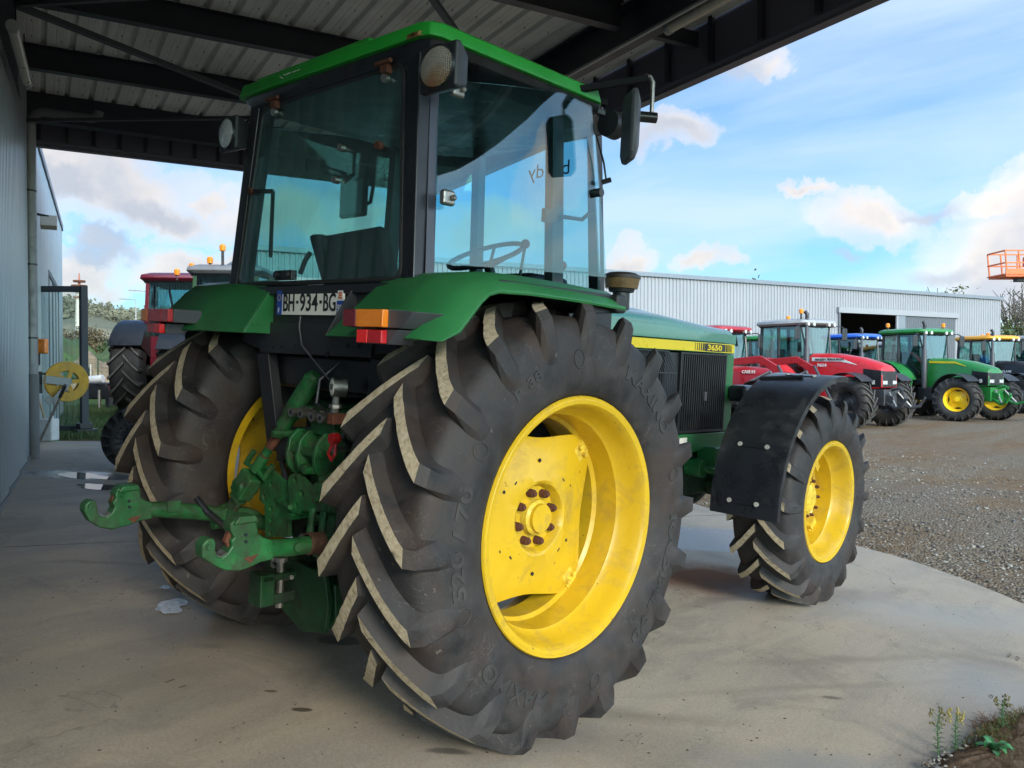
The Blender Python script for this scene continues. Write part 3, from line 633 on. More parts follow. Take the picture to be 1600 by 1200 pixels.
# ------------------------------------------------------------------ the canopy (its own axes: s along the wall, q away from it)
ROOFZ = 4.74
def cbox(mb, q0, q1, s0, s1, z0, z1, mi=0):
    vs = [CW(q, s, z) for q in (q0, q1) for s in (s0, s1) for z in (z0, z1)]
    return mb.add(vs, [(0,1,3,2),(4,6,7,5),(0,4,5,1),(2,3,7,6),(0,2,6,4),(1,5,7,3)], mi)
def cprof(mb, poly, s0, s1, mi=0):   # profile in (q, z) run along s
    n = len(poly); vs = [CW(q, s0, z) for q, z in poly]+[CW(q, s1, z) for q, z in poly]
    return mb.add(vs, [tuple(range(n))[::-1], tuple(range(n, 2*n))]+[(i, (i+1)%n, n+(i+1)%n, n+i) for i in range(n)], mi)
def qprof(mb, poly, q0, q1, mi=0):   # profile in (s, z) run along q
    n = len(poly); vs = [CW(q0, s, z) for s, z in poly]+[CW(q1, s, z) for s, z in poly]
    return mb.add(vs, [tuple(range(n))[::-1], tuple(range(n, 2*n))]+[(i, (i+1)%n, n+(i+1)%n, n+i) for i in range(n)], mi)
can = thing('canopy', 'open dark steel canopy with ribbed metal roof over the tractor', 'canopy', CW(-1.4, 4, 0))
def cp(name, mb, m, **k):
    o = obj(name, mb, m, None, **k); o.parent = can; o.matrix_parent_inverse = Matrix.Translation(-Vector(can.location)); return o
QR, SF, SB = 3.88, 7.93, -8.0     # right fascia, far fascia, rear end
# roof sheets: each 1 m wide with four raised ribs
def sheet(q0, q1):
    mb = MB(); prof = []
    q = q0; step = .25
    while q < q1-.01:
        prof += [(q, ROOFZ), (q+.165, ROOFZ), (q+.185, ROOFZ+.038), (q+.215, ROOFZ+.038), (q+.235, ROOFZ)] if True else []
        # two small stiffening creases in the pan
        prof[-5:-4] = [(q, ROOFZ), (q+.052, ROOFZ), (q+.058, ROOFZ+.004), (q+.066, ROOFZ), (q+.105, ROOFZ), (q+.111, ROOFZ+.004), (q+.119, ROOFZ)]
        q += step
    prof.append((q1, ROOFZ))
    poly = prof + [(a, z+.0012+.004) for a, z in reversed(prof)]
    return cprof(mb, poly, SB+.02, SF-.02)
q = -2.9; k = 0
while q < QR-.1:
    q1 = min(q+1.0, QR-.02)
    mb = sheet(q, q1); 
    o = cp('roof_sheet', mb, M['roof_sheet'], smooth=0); o.location.z += .003*(k % 2); q += 1.0; k += 1
# screws through the sheets
scw = MB()
for qi in range(-10, 15):
    for s in np.arange(.4, 7.6, .42):
        qq = qi*.25 + .085 + .1; p = CW(qq+.02, s+rnd.uniform(-.02, .02), ROOFZ-.006); scw.cyl(p, p+Vector((0, 0, -.018)), .004, n=5)
o = cp('roof_screw', scw, M['black'], smooth=0); o['kind'] = 'stuff'
for s in (-5.8, -3.9, -1.9, .05, 2.08, 4.05, 5.72):
    mb = MB(); zb = 4.50
    qprof(mb, [(s-.05, zb), (s+.05, zb), (s+.05, zb+.010), (s+.006, zb+.012), (s+.006, ROOFZ-.014), (s+.05, ROOFZ-.012), (s+.05, ROOFZ-.002), (s-.05, ROOFZ-.002), (s-.05, ROOFZ-.012), (s-.006, ROOFZ-.014), (s-.006, zb+.012), (s-.05, zb+.010)], -2.4, 2.93)
    cp('purlin', mb, M['canopy_beam'], smooth=0)
mb = MB(); qprof(mb, [(7.30, 4.42), (7.46, 4.42), (7.46, 4.74), (7.30, 4.74)], -2.4, 2.93); cp('end_beam', mb, M['canopy_beam'], smooth=0)
# main beam on the right and the one along the wall, both I sections
def ibeam(q0, q1, z0, z1):
    c = (q0+q1)/2
    return [(q0, z0), (q1, z0), (q1, z0+.014), (c+.006, z0+.016), (c+.006, z1-.016), (q1, z1-.014), (q1, z1), (q0, z1), (q0, z1-.014), (c-.006, z1-.016), (c-.006, z0+.016), (q0, z0+.014)]
mb = MB(); cprof(mb, ibeam(2.95, 3.13, 4.40, 4.72), SB, 7.75); cp('main_beam', mb, M['canopy_beam'], smooth=0)
mb = MB(); cprof(mb, ibeam(-1.86, -1.66, 4.38, 4.70), SB, 7.6); o = cp('wall_beam', mb, M['canopy_beam'], smooth=0)
o.rotation_euler.z = 0
# fascias: a panelled upstand with a folded lower lip
def fascia_r():
    mb = MB(); cprof(mb, [(QR, 4.27), (QR+.11, 4.27), (QR+.11, 4.30), (QR+.02, 4.31), (QR+.02, 5.25), (QR-.01, 5.25), (QR-.01, 4.33), (QR, 4.30)], SB, SF+.1)
    return mb
cp('fascia', fascia_r(), M['fascia'], smooth=0)
mb = MB(); qprof(mb, [(SF, 4.27), (SF+.10, 4.27), (SF+.10, 4.30), (SF+.02, 4.31), (SF+.02, 5.25), (SF-.01, 5.25), (SF-.01, 4.33), (SF, 4.30)], -2.05, QR+.0)
cp('fascia', mb, M['fascia'], smooth=0)
for s in np.arange(SB+.3, SF, .6):
    mb = MB(); cbox(mb, QR-.055, QR-.012, s, s+.05, 4.34, 5.2); cp('fascia_stiffener', mb, M['canopy_beam'], smooth=0)
for q in np.arange(-1.5, QR, .30):
    mb = MB(); cbox(mb, q, q+.035, SF-.04, SF-.012, 4.34, 5.2); cp('fascia_stiffener', mb, M['canopy_beam'], smooth=0)
for s in (-1.85, .1, 2.1, 4.05, 5.75, 7.3):   # brackets carrying the fascia off the main beam
    mb = MB(); cbox(mb, 3.135, QR-.06, s-.035, s+.035, 4.52, 4.66); cp('outrigger', mb, M['canopy_beam'], smooth=0)
# bracing
for a, b, r in ((CW(-1.65, 4.05, 4.47), CW(.9, 5.7, 4.47), .028), (CW(-1.6, 7.3, 4.40), (2.6, 5.35, 4.44), .022), (CW(-1.65, 4.05, 4.47), CW(1.0, 2.05, 4.47), .02),
                (CW(2.9, .1, 4.46), CW(1.05, 2.08, 4.46), .025), (CW(2.9, 4.1, 4.46), CW(1.05, 2.08, 4.46), .025)):
    mb = MB(); mb.bar(a, b, r*2.2, r*1.6); cp('brace', mb, M['canopy_beam2'], smooth=0)
mb = MB(); mb.bar(CW(2.97, SB, 4.385), CW(2.97, 7.2, 4.385), .03, .022); cp('cable_tray', mb, M['pipe'], smooth=0)
mb = MB(); mb.tube([CW(1.35, 2.08, 4.6), CW(1.25, 1.2, 4.2), CW(1.20, .9, 4.1)], .003, 5)
# hanging tube lamps
def tube_lamp(a, b, r, label):
    a, b = Vector(a), Vector(b); th = thing('tube_lamp', label, 'lamp', (a+b)/2); d = (b-a).normalized(); inv = Matrix.Translation(-(a+b)/2)
    for nm, mb, m in (('diffuser', MB().cyl(a, b, r), M['tube']), ('end_cap', MB().cyl(a-d*.03, a+d*.02, r*1.12), M['pipe']), ('end_cap', MB().cyl(b-d*.02, b+d*.03, r*1.12), M['pipe'])):
        o = obj(nm, mb, m); o.parent = th; o.matrix_parent_inverse = inv
    mb = MB()
    for u in (.2, .8):
        p = a.lerp(b, u); mb = MB().cyl(p, (p.x, p.y, 4.6), .006, n=5)
        o = obj('hanger', mb, M['black']); o.parent = th; o.matrix_parent_inverse = inv
    return th
tube_lamp(pixel_z(1046, 44, 4.38), pixel_z(1250, -70, 4.38), .045, 'pale tube lamp under the canopy edge above the right side of the cab')
tube_lamp(pixel_z(20, 42, 4.25), pixel_z(42, 128, 4.25), .045, 'pale tube lamp at the top left against the wall beam')

# ------------------------------------------------------------------ cladded buildings on the left
WD = math.radians(69.5); WV = Vector((math.cos(WD), math.sin(WD), 0)); WN = Vector((math.sin(WD), -math.cos(WD), 0))  # WN points at the camera side
WP = Vector((0.583, 7.506, 0))
def wall_pt(u, off, z): p = WP + WV*u + WN*off; return Vector((p.x, p.y, z))
def cladding(u0, u1, z0, z1, pitch=.10, depth=.022, off=0, slope=None):
    mb = MB(); prof = []; u = u0
    while u < u1-1e-4:
        prof += [(u, 0), (u+pitch*.40, 0), (u+pitch*.52, depth), (u+pitch*.88, depth)]; u += pitch
    prof.append((u, 0)); n = len(prof)
    vs = [wall_pt(a, off+d, z0) for a, d in prof] + [wall_pt(a, off+d, z1) for a, d in prof]
    return mb.add(vs, [(i, i+1, n+i+1, n+i) for i in range(n-1)])
bld = thing('cladded_building', 'silver ribbed metal building along the left edge beside the canopy', 'building', wall_pt(-4, -1, .3))
def bp_(parent, name, mb, m, **k):
    o = obj(name, mb, m, None, **k); o.parent = parent; o.matrix_parent_inverse = Matrix.Translation(-Vector(parent.location)); return o
for i in range(12):   # wall sheets one metre wide
    u0 = .62-1.0*(i+1); wq_ = wall_pt(u0+.5, 0, 0); wz0 = _t(wq_.x, wq_.y); bp_(bld, 'wall_sheet', cladding(u0, u0+1.0-.002, wz0+.04, 5.4, pitch=.125, depth=.035, off=-.0015*(i % 2)), M['wall_sheet'], smooth=0)
    mb = MB(); mb.prism([(p.x, p.y) for p in (wall_pt(u0, .045, 0), wall_pt(u0+1, .045, 0), wall_pt(u0+1, -.03, 0), wall_pt(u0, -.03, 0))], 'z', wz0-.3, wz0+.038); bp_(bld, 'plinth', mb, M['pipe_dark'], smooth=0)
mb = MB(); mb.prism([(p.x, p.y) for p in (wall_pt(-11.5, -.06, 0), wall_pt(.62, -.06, 0), wall_pt(.62, -.4, 0), wall_pt(-11.5, -.4, 0))], 'z', 0, 5.4); bp_(bld, 'wall_core', mb, M['trim'], smooth=0)
mb = MB(); mb.prism([(p.x, p.y) for p in (wall_pt(.55, .05, 0), wall_pt(.63, .05, 0), wall_pt(.63, -.03, 0), wall_pt(.55, -.03, 0))], 'z', .4, 5.4); bp_(bld, 'corner_trim', mb, M['trim'], smooth=0)
bl2 = thing('tall_cladded_building', 'taller silver ribbed building standing beyond the downpipe on the left', 'building', wall_pt(8, -1, .4))
_d = pix_dir(103, 579); U1 = ((WP-CAM).dot(WN)/_d.dot(WN)*_d + CAM - WP).dot(WV)
_d2 = pix_dir(103, 368); ZB2 = (CAM + _d2*((WP-CAM).dot(WN)/_d2.dot(WN))).z
def zt(u): return ZB2
for i in range(24):
    u0 = 1.15+(U1-1.15)/24*i; w = (U1-1.15)/24
    bp_(bl2, 'wall_sheet', cladding(u0, u0+w-.002, .35, zt(u0), pitch=w/4, depth=.045, off=-.10-.002*(i % 2)), M['wall_sheet'], smooth=0)
mb = MB(); mb.prism([(p.x, p.y) for p in (wall_pt(1.15, -.15, 0), wall_pt(U1, -.15, 0), wall_pt(U1, -9, 0), wall_pt(1.15, -9, 0))], 'z', .1, ZB2); bp_(bl2, 'wall_core', mb, M['trim'], smooth=0)
mb = MB(); mb.prism([(p.x, p.y) for p in (wall_pt(1.1, -.03, 0), wall_pt(U1+.05, -.03, 0), wall_pt(U1+.05, -.3, 0), wall_pt(1.1, -.3, 0))], 'z', ZB2, ZB2+.12); bp_(bl2, 'roof_edge', mb, M['trim'], smooth=0)
for u in [U1*f for f in (.50, .60, .70, .80)]:
    mb = MB(); a = wall_pt(u, -.055, .5); mb.bar(a, (a.x, a.y, 3.2), .10, .03, up=WN); bp_(bl2, 'door_rail', mb, M['shed_dark'], smooth=0)
mb = MB(); mb.bar(wall_pt(U1*.49, -.055, 3.25), wall_pt(U1*.81, -.055, 3.25), .04, .10); bp_(bl2, 'door_rail', mb, M['shed_dark'], smooth=0)

# downpipe with elbow and brackets
pb = SP(51, 716); px_, py_ = pb.x, pb.y
dp = thing('downpipe', 'grey rainwater downpipe at the far corner of the canopy', 'downpipe', pb)
def lp(name, mb, m, **k): return bp_(dp, name, mb, m, **k)
lp('pipe', MB().cyl((px_, py_, pb.z+.95), (px_, py_, 4.36), .066, n=20), M['pipe'])
lp('sleeve', MB().cyl((px_, py_, pb.z), (px_, py_, pb.z+.98), .074, n=20), M['pipe_dark'])
e0 = Vector((px_, py_, 4.36)); cq = CW(1, 0, 0)
arcp = [e0 + cq*(.16*(1-math.cos(a))) + Vector((0, 0, .16*math.sin(a))) for a in np.linspace(0, PI/2, 7)] + [e0+cq*.62+Vector((0, 0, .16))]
arcp += [arcp[-1] + cq*(.1*math.sin(a)) + Vector((0, 0, .1*(1-math.cos(a)))) for a in np.linspace(.3, PI/2, 5)]
lp('elbow', MB().tube(arcp, .066, 16), M['pipe_dark'])
for z in (1.9, 2.75, 3.6):
    mb = MB(); mb.lathe([(z-.01, .070), (z+.01, .070), (z+.01, .066), (z-.01, .066)], (px_, py_, 0), 'z', 18, closed=True); mb.bar((px_, py_, z), (px_-WN.x*.25, py_-WN.y*.25, z), .03, .03); lp('bracket', mb, M['black'])

# things by the wall: floodlight, amber box, hose reel, jug, brooms, screen frame
wl = thing('floodlight', 'small pale floodlight tilted on the taller wall beside the downpipe', 'floodlight', wall_pt(1.9, .15, 3.55))
mb = MB(); mb.box(-.05, .05, -.10, .10, -.09, .09); Rm = Matrix.Rotation(.5, 4, 'Y')
o = obj('lamp_head', mb, M['tube'], wl, bevel=.008, rot=(0, .5, WD)); mb = MB(); mb.bar((0, 0, .08), (-WN.x*.26, -WN.y*.26, .12), .03, .03); obj('arm', mb, M['black'], wl)
mb = MB(); mb.box(-.02, .11, -.05, .05, -.11, .11); ab = thing('amber_lamp', 'orange lamp fixed on the wall right of the downpipe', 'lamp', pixel_at(62, 541, 12.2)); obj('lens', mb, M['lens_orange'], ab, bevel=.02, rot=(0, 0, YAW-PI/2)); mb = MB(); mb.box(-.09, -.02, -.05, .05, -.28, .10); obj('backplate', mb, M['black'], ab, rot=(0, 0, YAW-PI/2))
def facecam(px, py, dep): return pixel_at(px, py, dep), YAW-PI/2-(math.atan((px-800)/FPX))
c, az = facecam(104, 596, 10.7)
hr = thing('hose_reel', 'yellow hose reel on a grey wall bracket beside the downpipe', 'hose reel', c, (0, 0, az+.25))
R = .255
obj('reel_disc', MB().lathe([(-.05, R*.55), (-.05, R), (-.035, R*1.02), (.0, R*1.02), (.0, R*.9), (.03, R*.9), (.03, R*1.02), (.06, R), (.06, R*.55), (.0, R*.5)], n=40, closed=True), M['reel_yellow'], hr)
mb = MB()
for k in range(5): a = k*2*PI/5; mb.bar((0, -.045, 0), (R*.6*math.cos(a), -.045, R*.6*math.sin(a)), .05, .02, up=(0, 1, 0))
obj('spoke', mb, M['reel_yellow'], hr)
obj('hub', MB().lathe([(-.10, .001), (-.10, .045), (-.02, .05), (.06, .05), (.06, .001)], n=18), M['pipe'], hr)
obj('hose', MB().lathe([(.0, R*.62), (.0, R*.84), (.05, R*.84), (.05, R*.62)], n=36, closed=True), M['black'], hr)
mb = MB(); mb.bar((-.27, -.10, .03), (0, -.10, -.01), .03, .10); mb.bar((0, -.10, -.02), (-.2, -.10, -.27), .025, .06); mb.bar((-.2, -.1, -.27), (-.25, -.1, -.2), .03, .08); obj('bracket', mb, M['pipe'], hr, bevel=.004)
mb = MB(); mb.bar((-.30, .05, -.15), (-.30, .05, .13), .05, .05); mb.bar((-.36, .05, .1), (-.2, 0, .1), .03, .03); obj('wall_mount', mb, M['black'], hr)
jb = pixel_at(76, 700, 11.2); jz = gz(jb.x, jb.y)
jg = thing('container', 'white plastic container with green base on the ground by the wall', 'container', (jb.x, jb.y, jb.z-.03), (0, 0, YAW-PI/2))
obj('body', MB().box(-.10, .10, -.10, .10, .13, .43), M['white_plastic'], jg, bevel=.02); obj('base', MB().box(-.102, .102, -.102, .102, .0, .13), M['green'], jg, bevel=.01); obj('cap', MB().cyl((.04, 0, .43), (.04, 0, .47), .03), M['white_plastic'], jg)
def broom(px0, py0, px1, py1, dep, label, head):
    a = pixel_at(px0, py0, dep); b = pixel_at(px1, py1, dep-.15); th = thing('broom', label, 'broom', b); inv = -b
    o = obj('handle', MB().cyl(a-b, Vector((0, 0, 0)), .014, n=8), M['steel'] if not head else M['wood'], th)
    if head:
        d = Vector((.93, -.36, 0))*.24; hb = MB(); hb.bar(-d, d, .07, .045); obj('head', hb, mat('red_broom_head', (.30, .03, .02), .6), th, bevel=.006)
        br = MB()
        for i in range(40):
            p = -d + d*2*(i+.5)/40
            for s in (-.02, 0, .02): q = p+Vector((.36*s, .93*s, -.02)); br.cyl(q, q+Vector((rnd.uniform(-.01, .01), rnd.uniform(-.01, .01), -.06)), .004, n=4)
        obj('bristles', br, M['bristle'], th)['kind'] = 'stuff'
M['bristle'] = mat('dark_red_bristles', (.16, .02, .02), .9)
broom(60, 622, 86, 708, 11.4, 'red-headed broom lying by the foot of the downpipe', True)
pk = pixel_at(102, 602, 10.3); fb = pixel_at(62, 690, 10.9); th = thing('long_pole', 'slim grey pole leaning from the hose reel to the wall', 'pole', fb); obj('shaft', MB().cyl(pk-fb, Vector((0, 0, 0)), .017, n=8), M['steel'], th); obj('grip', MB().cyl(pk-fb, (pk-fb)*.8, .022, n=8), M['black'], th)
# the free standing dark frame with its clear pane
pA = pixel_at(62, 668, 12.9); pB = pixel_at(132, 676, 12.9); zg = gz(pB.x, pB.y); top = pixel_at(132, 452, 12.9).z
fr = thing('screen_frame', 'dark steel frame with a clear pane standing out from the taller wall', 'screen', (pB.x, pB.y, pB.z-.03))
def fl(name, mb, m, **k): return bp_(fr, name, mb, m, **k)
dA = Vector((pA.x-.2*(pB.x-pA.x), pA.y-.2*(pB.y-pA.y), 0)); z0 = pB.z-.03
fl('post', MB().bar((pB.x, pB.y, z0), (pB.x, pB.y, top+.05), .10, .10), M['canopy_beam2'], bevel=.004)
fl('post', MB().bar((pA.x-.03, pA.y, z0), (pA.x-.03, pA.y, top), .08, .08), M['canopy_beam2'], bevel=.004)
fl('top_rail', MB().bar((dA.x, dA.y, top), (pB.x, pB.y, top), .08, .09), M['canopy_beam2'], bevel=.004)
fl('bottom_rail', MB().bar((dA.x, dA.y, z0+.10), (pB.x, pB.y, z0+.10), .08, .08), M['canopy_beam2'], bevel=.004)
mb = MB(); mb.box(pB.x-.16, pB.x+.16, pB.y-.14, pB.y+.14, z0, z0+.09); mb.box(pB.x-.10, pB.x+.10, pB.y-.09, pB.y+.09, z0+.09, z0+.18); fl('foot', mb, M['black'], bevel=.01)
nn = (pB-pA).cross(Vector((0, 0, 1))).normalized()*.004
mb = MB(); a3 = Vector((pA.x, pA.y, 0)); b3 = Vector((pB.x, pB.y, 0)); mb.add([a3+nn+Vector((0,0,z0+.12)), b3+nn+Vector((0,0,z0+.12)), b3+nn+Vector((0,0,top-.04)), a3+nn+Vector((0,0,top-.04)), a3-nn+Vector((0,0,z0+.12)), b3-nn+Vector((0,0,z0+.12)), b3-nn+Vector((0,0,top-.04)), a3-nn+Vector((0,0,top-.04))], [(0,1,2,3),(7,6,5,4),(0,4,5,1),(1,5,6,2),(2,6,7,3),(3,7,4,0)]); fl('pane', mb, M['glass_clear'], smooth=0)
# ------------------------------------------------------------------ wheels
def carcass(W, Rc, rimR):
    H = Rc-rimR
    half = [(W*.0, Rc), (W*.20, Rc-.003), (W*.34, Rc-.010), (W*.43, Rc-.028), (W*.48, Rc-.070), (W*.505, rimR+.62*H), (W*.515, rimR+.42*H), (W*.50, rimR+.24*H), (W*.465, rimR+.10*H), (W*.43, rimR+.02), (W*.415, rimR-.008)]
    # smooth it
    pts = []
    for i in range(len(half)-1):
        p0 = half[max(0, i-1)]; p1 = half[i]; p2 = half[i+1]; p3 = half[min(len(half)-1, i+2)]
        for u in (0, .5):
            pts.append(tuple(.5*((2*p1[j])+(p2[j]-p0[j])*u+(2*p0[j]-5*p1[j]+4*p2[j]-p3[j])*u*u+(3*p1[j]-p0[j]-3*p2[j]+p3[j])*u**3) for j in (0, 1)))
    pts.append(half[-1])
    return pts
def tyre_mb(R, W, rimR, n=20, lug_h=.05, seg=120, D=None, hwt=.024, hwb=.044, st=9, wear=0.0, seed=1):
    Rc = R-lug_h; pr = carcass(W, Rc, rimR)
    prof = [(-y, r) for y, r in reversed(pr[1:])] + pr
    prof += [(pr[-1][0]-.02, rimR-.012), (-pr[-1][0]+.02, rimR-.012)]
    mb = MB().lathe(prof, n=seg, closed=True)
    D = D if D is not None else W*.50
    rg = random.Random(seed)
    def surf(y):   # carcass radius at lateral y
        y = abs(y)
        for (y0, r0), (y1, r1) in zip(pr, pr[1:]):
            if y0 <= y <= y1 or y1 <= y <= y0: return r0+(r1-r0)*((y-y0)/(y1-y0) if y1 != y0 else 0)
        return pr[5][1]
    sh = W*.452
    for side in (-1, 1):
        for k in range(n):
            th0 = 2*PI*(k+(.5 if side > 0 else 0))/n
            rings = []; mis = []
            L = []
            for i in range(st):
                u = i/(st-1); y = W*-.02 + (sh+W*.02)*u
                disp = D*(1-(1-u)**1.14)
                crown = .016*(y/(W/2))**2
                hw = hwt*(1-.04*(1-u)); hb = hwb*(1+.08*(1-u))
                jit = rg.uniform(-.0025, .0025)
                L.append((y, surf(y)-.012, y, R-crown, disp+jit, hb, hw, 1))
            y = sh; dd = D
            # the buttress running down the shoulder
            L.append((W*.492, Rc-.085, W*.500, R-.045, dd+.008, hwb, hwt*1.0, 0))
            L.append((W*.500, Rc-.13, W*.522, R-.110, dd+.014, hwb*.95, hwt*.95, 0))
            L.append((W*.500, Rc-.17, W*.526, Rc-.125, dd+.018, hwb*.8, hwt*.8, 0))
            L.append((W*.500, Rc-.20, W*.508, Rc-.175, dd+.012, hwb*.35, hwt*.25, 0))
            vs = []; fs = []; ms = []
            for (yb, rb, yt, rt, dp, hb, hw, f) in L:
                for (yy, rr, ww) in ((yb, rb, -hb), (yt, rt, -hw), (yt, rt, hw), (yb, rb, hb)):
                    a = th0 + (dp+ww)/R
                    vs.append((rr*math.cos(a), side*yy, rr*math.sin(a)))
            for i in range(len(L)-1):
                for j in range(3):
                    q = [i*4+j, i*4+j+1, (i+1)*4+j+1, (i+1)*4+j]
                    fs.append(q if side > 0 else q[::-1]); ms.append(1 if (j == 1 and L[i+1][7]) else 0)
            fs.append([0, 1, 2, 3] if side < 0 else [3, 2, 1, 0]); ms.append(0)
            e = (len(L)-1)*4; fs.append([e, e+1, e+2, e+3]); ms.append(0)
            mb.add(vs, fs, ms)
    return mb
def ring_text(mb_out, body, rad, size, a_mid, yfun, width_deg, side=-1, ext=.003, top_out=True):
    t = text_mb(body, size, ext, bold=.002); w = max(p[0] for p in t.v)-min(p[0] for p in t.v); vs = []
    for (x, y, z) in t.v:
        # x runs along the arc, y outwards; reading direction seen from outside (-y side)
        a = math.radians(a_mid) - (x/w)*math.radians(width_deg)*(1 if top_out else -1)
        r = rad + (y if top_out else -y)
        vs.append((r*math.cos(a), side*(yfun(r)+z+ext*.6), r*math.sin(a)))
    mb_out.add(vs, t.f)
def sidewall_y(W, Rc, rimR):
    pr = carcass(W, Rc, rimR)
    def f(r):
        best = None
        for (y0, r0), (y1, r1) in zip(pr[5:], pr[6:]):
            if min(r0, r1) <= r <= max(r0, r1): return y0+(y1-y0)*((r-r0)/(r1-r0) if r1 != r0 else 0)
        return W*.505
    return f
def rim_mb(w, R, steps=True, seg=72):
    h = w/2; t = .006
    out = [(-h, R), (-h-.008, R-.004), (-h-.006, R-.020), (-h+.012, R-.034), (-h+.05, R-.040), (-h+.062, R-.046), (-h+.10, R-.056), (-h+.115, R-.070), (-h+.22, R-.076), (-h+.235, R-.090), (h-.13, R-.090), (h-.11, R-.06), (h-.05, R-.045), (h-.012, R-.034), (h, R)]
    inn = [(y, r-(.010 if 0 < i < len(out)-1 else 0)) for i, (y, r) in enumerate(out)]
    return MB().lathe([(y, r+.002) for y, r in out]+[(y, r) for y, r in reversed(inn)][1:-1], n=seg, closed=True)
def disc_mb(Rmax, Rmin, ydish, cup, n=96, lobes=4, rot=45, square=False):
    # a wavy-edged wheel disc; the outer side faces -y. ydish: (fraction of edge, y)
    rings = []
    for fr, y in ydish:
        ring = []
        for k in range(n):
            a = 2*PI*k/n; c = math.cos(lobes*(a-math.radians(rot)))
            if square:
                q = (math.degrees(a)-rot+45) % 90 - 45; e = Rmin/math.cos(math.radians(q)); re = min(e*(1-.035*math.cos(math.radians(q*4))), Rmax)
            else: re = Rmin + (Rmax-Rmin)*(.5+.5*c)**.8
            r = cup*fr if fr <= 1 else cup + (re-cup)*(fr-1)
            ring.append((r*math.cos(a), y, r*math.sin(a)))
        rings.append(ring)
    mb = MB().loft(rings, cap=False)
    back = [[(x, y+.012, z) for x, y, z in r] for r in rings]; mb.loft(back, cap=False)
    mb.loft([rings[-1], back[-1]], cap=False)
    return mb
def build_wheel(parent, name, loc, spec, mirror=False, label=None):
    w = part_empty(name, parent, loc, scale=(1, -1 if mirror else 1, 1))
    if label: w['label'] = label
    for nm, me in spec:
        link(nm, me, w) if not isinstance(me, tuple) else None
    return w
# rear wheels
RR, RW, RRIM = .888, .53, .497
ty = tyre_mb(RR, RW, RRIM, 20, .055, 160, D=.275, hwt=.033, hwb=.060, st=11)
tme = mesh_of('tyre', ty, [M['rubber'], M['mud']], 28)
sy = sidewall_y(RW, RR-.055, RRIM); words = []
for body, a, wd, sz in (('MAXIMO', 50, 36, .085), ('RADIAL 70', -28, 52, .075), ('MAXIMO', -122, 36, .085), ('520 / 70', 178, 34, .075), ('R 38', 122, 14, .05)):
    let = MB(); ring_text(let, body, .665, sz, a, sy, wd, ext=.0022); words.append(('sidewall_lettering', mesh_of('sidewall_lettering', let, M['rubber_letter'], 0)))
for a in (14, -78, 150, -160, 96): # oval emblem rings
    let = MB(); ar = math.radians(a); c = []
    for k in range(24):
        b = 2*PI*k/24; rr = .665+.035*math.cos(b); aa = ar+.045*math.sin(b); c.append((rr*math.cos(aa), -(sy(rr)+.001), rr*math.sin(aa)))
    let.tube(c+[c[0]], .0028, 5); words.append(('sidewall_emblem', mesh_of('sidewall_emblem', let, M['rubber_letter'], 0)))
rme = mesh_of('rim', rim_mb(.47, .515), M['yellow'], 30)
YD = .125   # depth of the disc behind the wheel centre plane, towards the outside
dme = mesh_of('wheel_disc', disc_mb(.428, .338, [(.001, -.055), (.40, -.055), (.43, -.02), (.47, .0), (.88, .0), (.93, -.02), (1.0, -.040), (1.06, -.045), (1.25, -.030), (1.6, -.012), (1.96, .0), (2.0, .004)], .145, rot=-4, square=True), M['yellow'], 40)
nut = MB().cyl((0, .0, 0), (0, -.030, 0), .0185, .017, 8); nut.cyl((0, -.028, 0), (0, -.040, 0), .014, .010, 8)
nme = mesh_of('wheel_nut', nut, M['rust'], 30)
hole = MB().cyl((0, .004, 0), (0, -.0025, 0), .0085, n=4); hme = mesh_of('disc_hole', hole, M['void'], 0)
lug = MB(); lug.box(-.035, .035, -.012, .030, -.05, .045); lug.cyl((-.022, -.012, .0), (-.022, -.030, .0), .012, n=6); lug.cyl((.022, -.012, .0), (.022, -.030, .0), .012, n=6); lug.box(-.035, .035, .02, .09, .03, .055)
lugme = mesh_of('rim_clamp', lug, M['yellow_hub'], 30)
hubm = MB().lathe([(-.040, .001), (-.040, .060), (-.030, .072), (.02, .076)], n=28); hubme = mesh_of('hub_cap', hubm, M['yellow_hub'], 30)
trac = thing('farm_tractor', 'large green farm tractor with yellow wheels parked on the slab under the canopy', 'tractor', TROOT, TEUL)
def tp(name, mb, m, parent=None, **k): return obj(name, mb, m, parent or trac, **k)
RC = -.902       # lateral centre of the right rear wheel
for mir in (False, True):
    w = build_wheel(trac, 'rear_wheel', (0, -RC if mir else RC, .842), [], mir)
    yo = .055
    link('tyre', tme, w)
    if not mir:
        for nm_, me_ in words: link(nm_, me_, w)
    link('rim', rme, w); link('wheel_disc', dme, w, (0, -.235+.17+yo, 0)); link('hub_cap', hubme, w, (0, -.065+yo, 0))
    for k in range(8):
        a = 2*PI*(k+.35)/8; link('wheel_nut', nme, w, (.105*math.cos(a), -.065+yo, .105*math.sin(a)))
    for k in range(4):
        a = math.radians(41)+k*PI/2; link('rim_clamp', lugme, w, (.392*math.cos(a), -.060+yo, .392*math.sin(a)), (0, PI/2-a, 0))
    if not mir:
        for k in range(6):
            a = 2*PI*k/6+.5; link('disc_hole', hme, w, (.235*math.cos(a), -.088+yo, .235*math.sin(a)))
        for k in range(4):
            a = 2*PI*k/4+.75; link('disc_hole', hme, w, (.205*math.cos(a), -.095+yo, .205*math.sin(a)), None, (1.4, 1, 1.4))
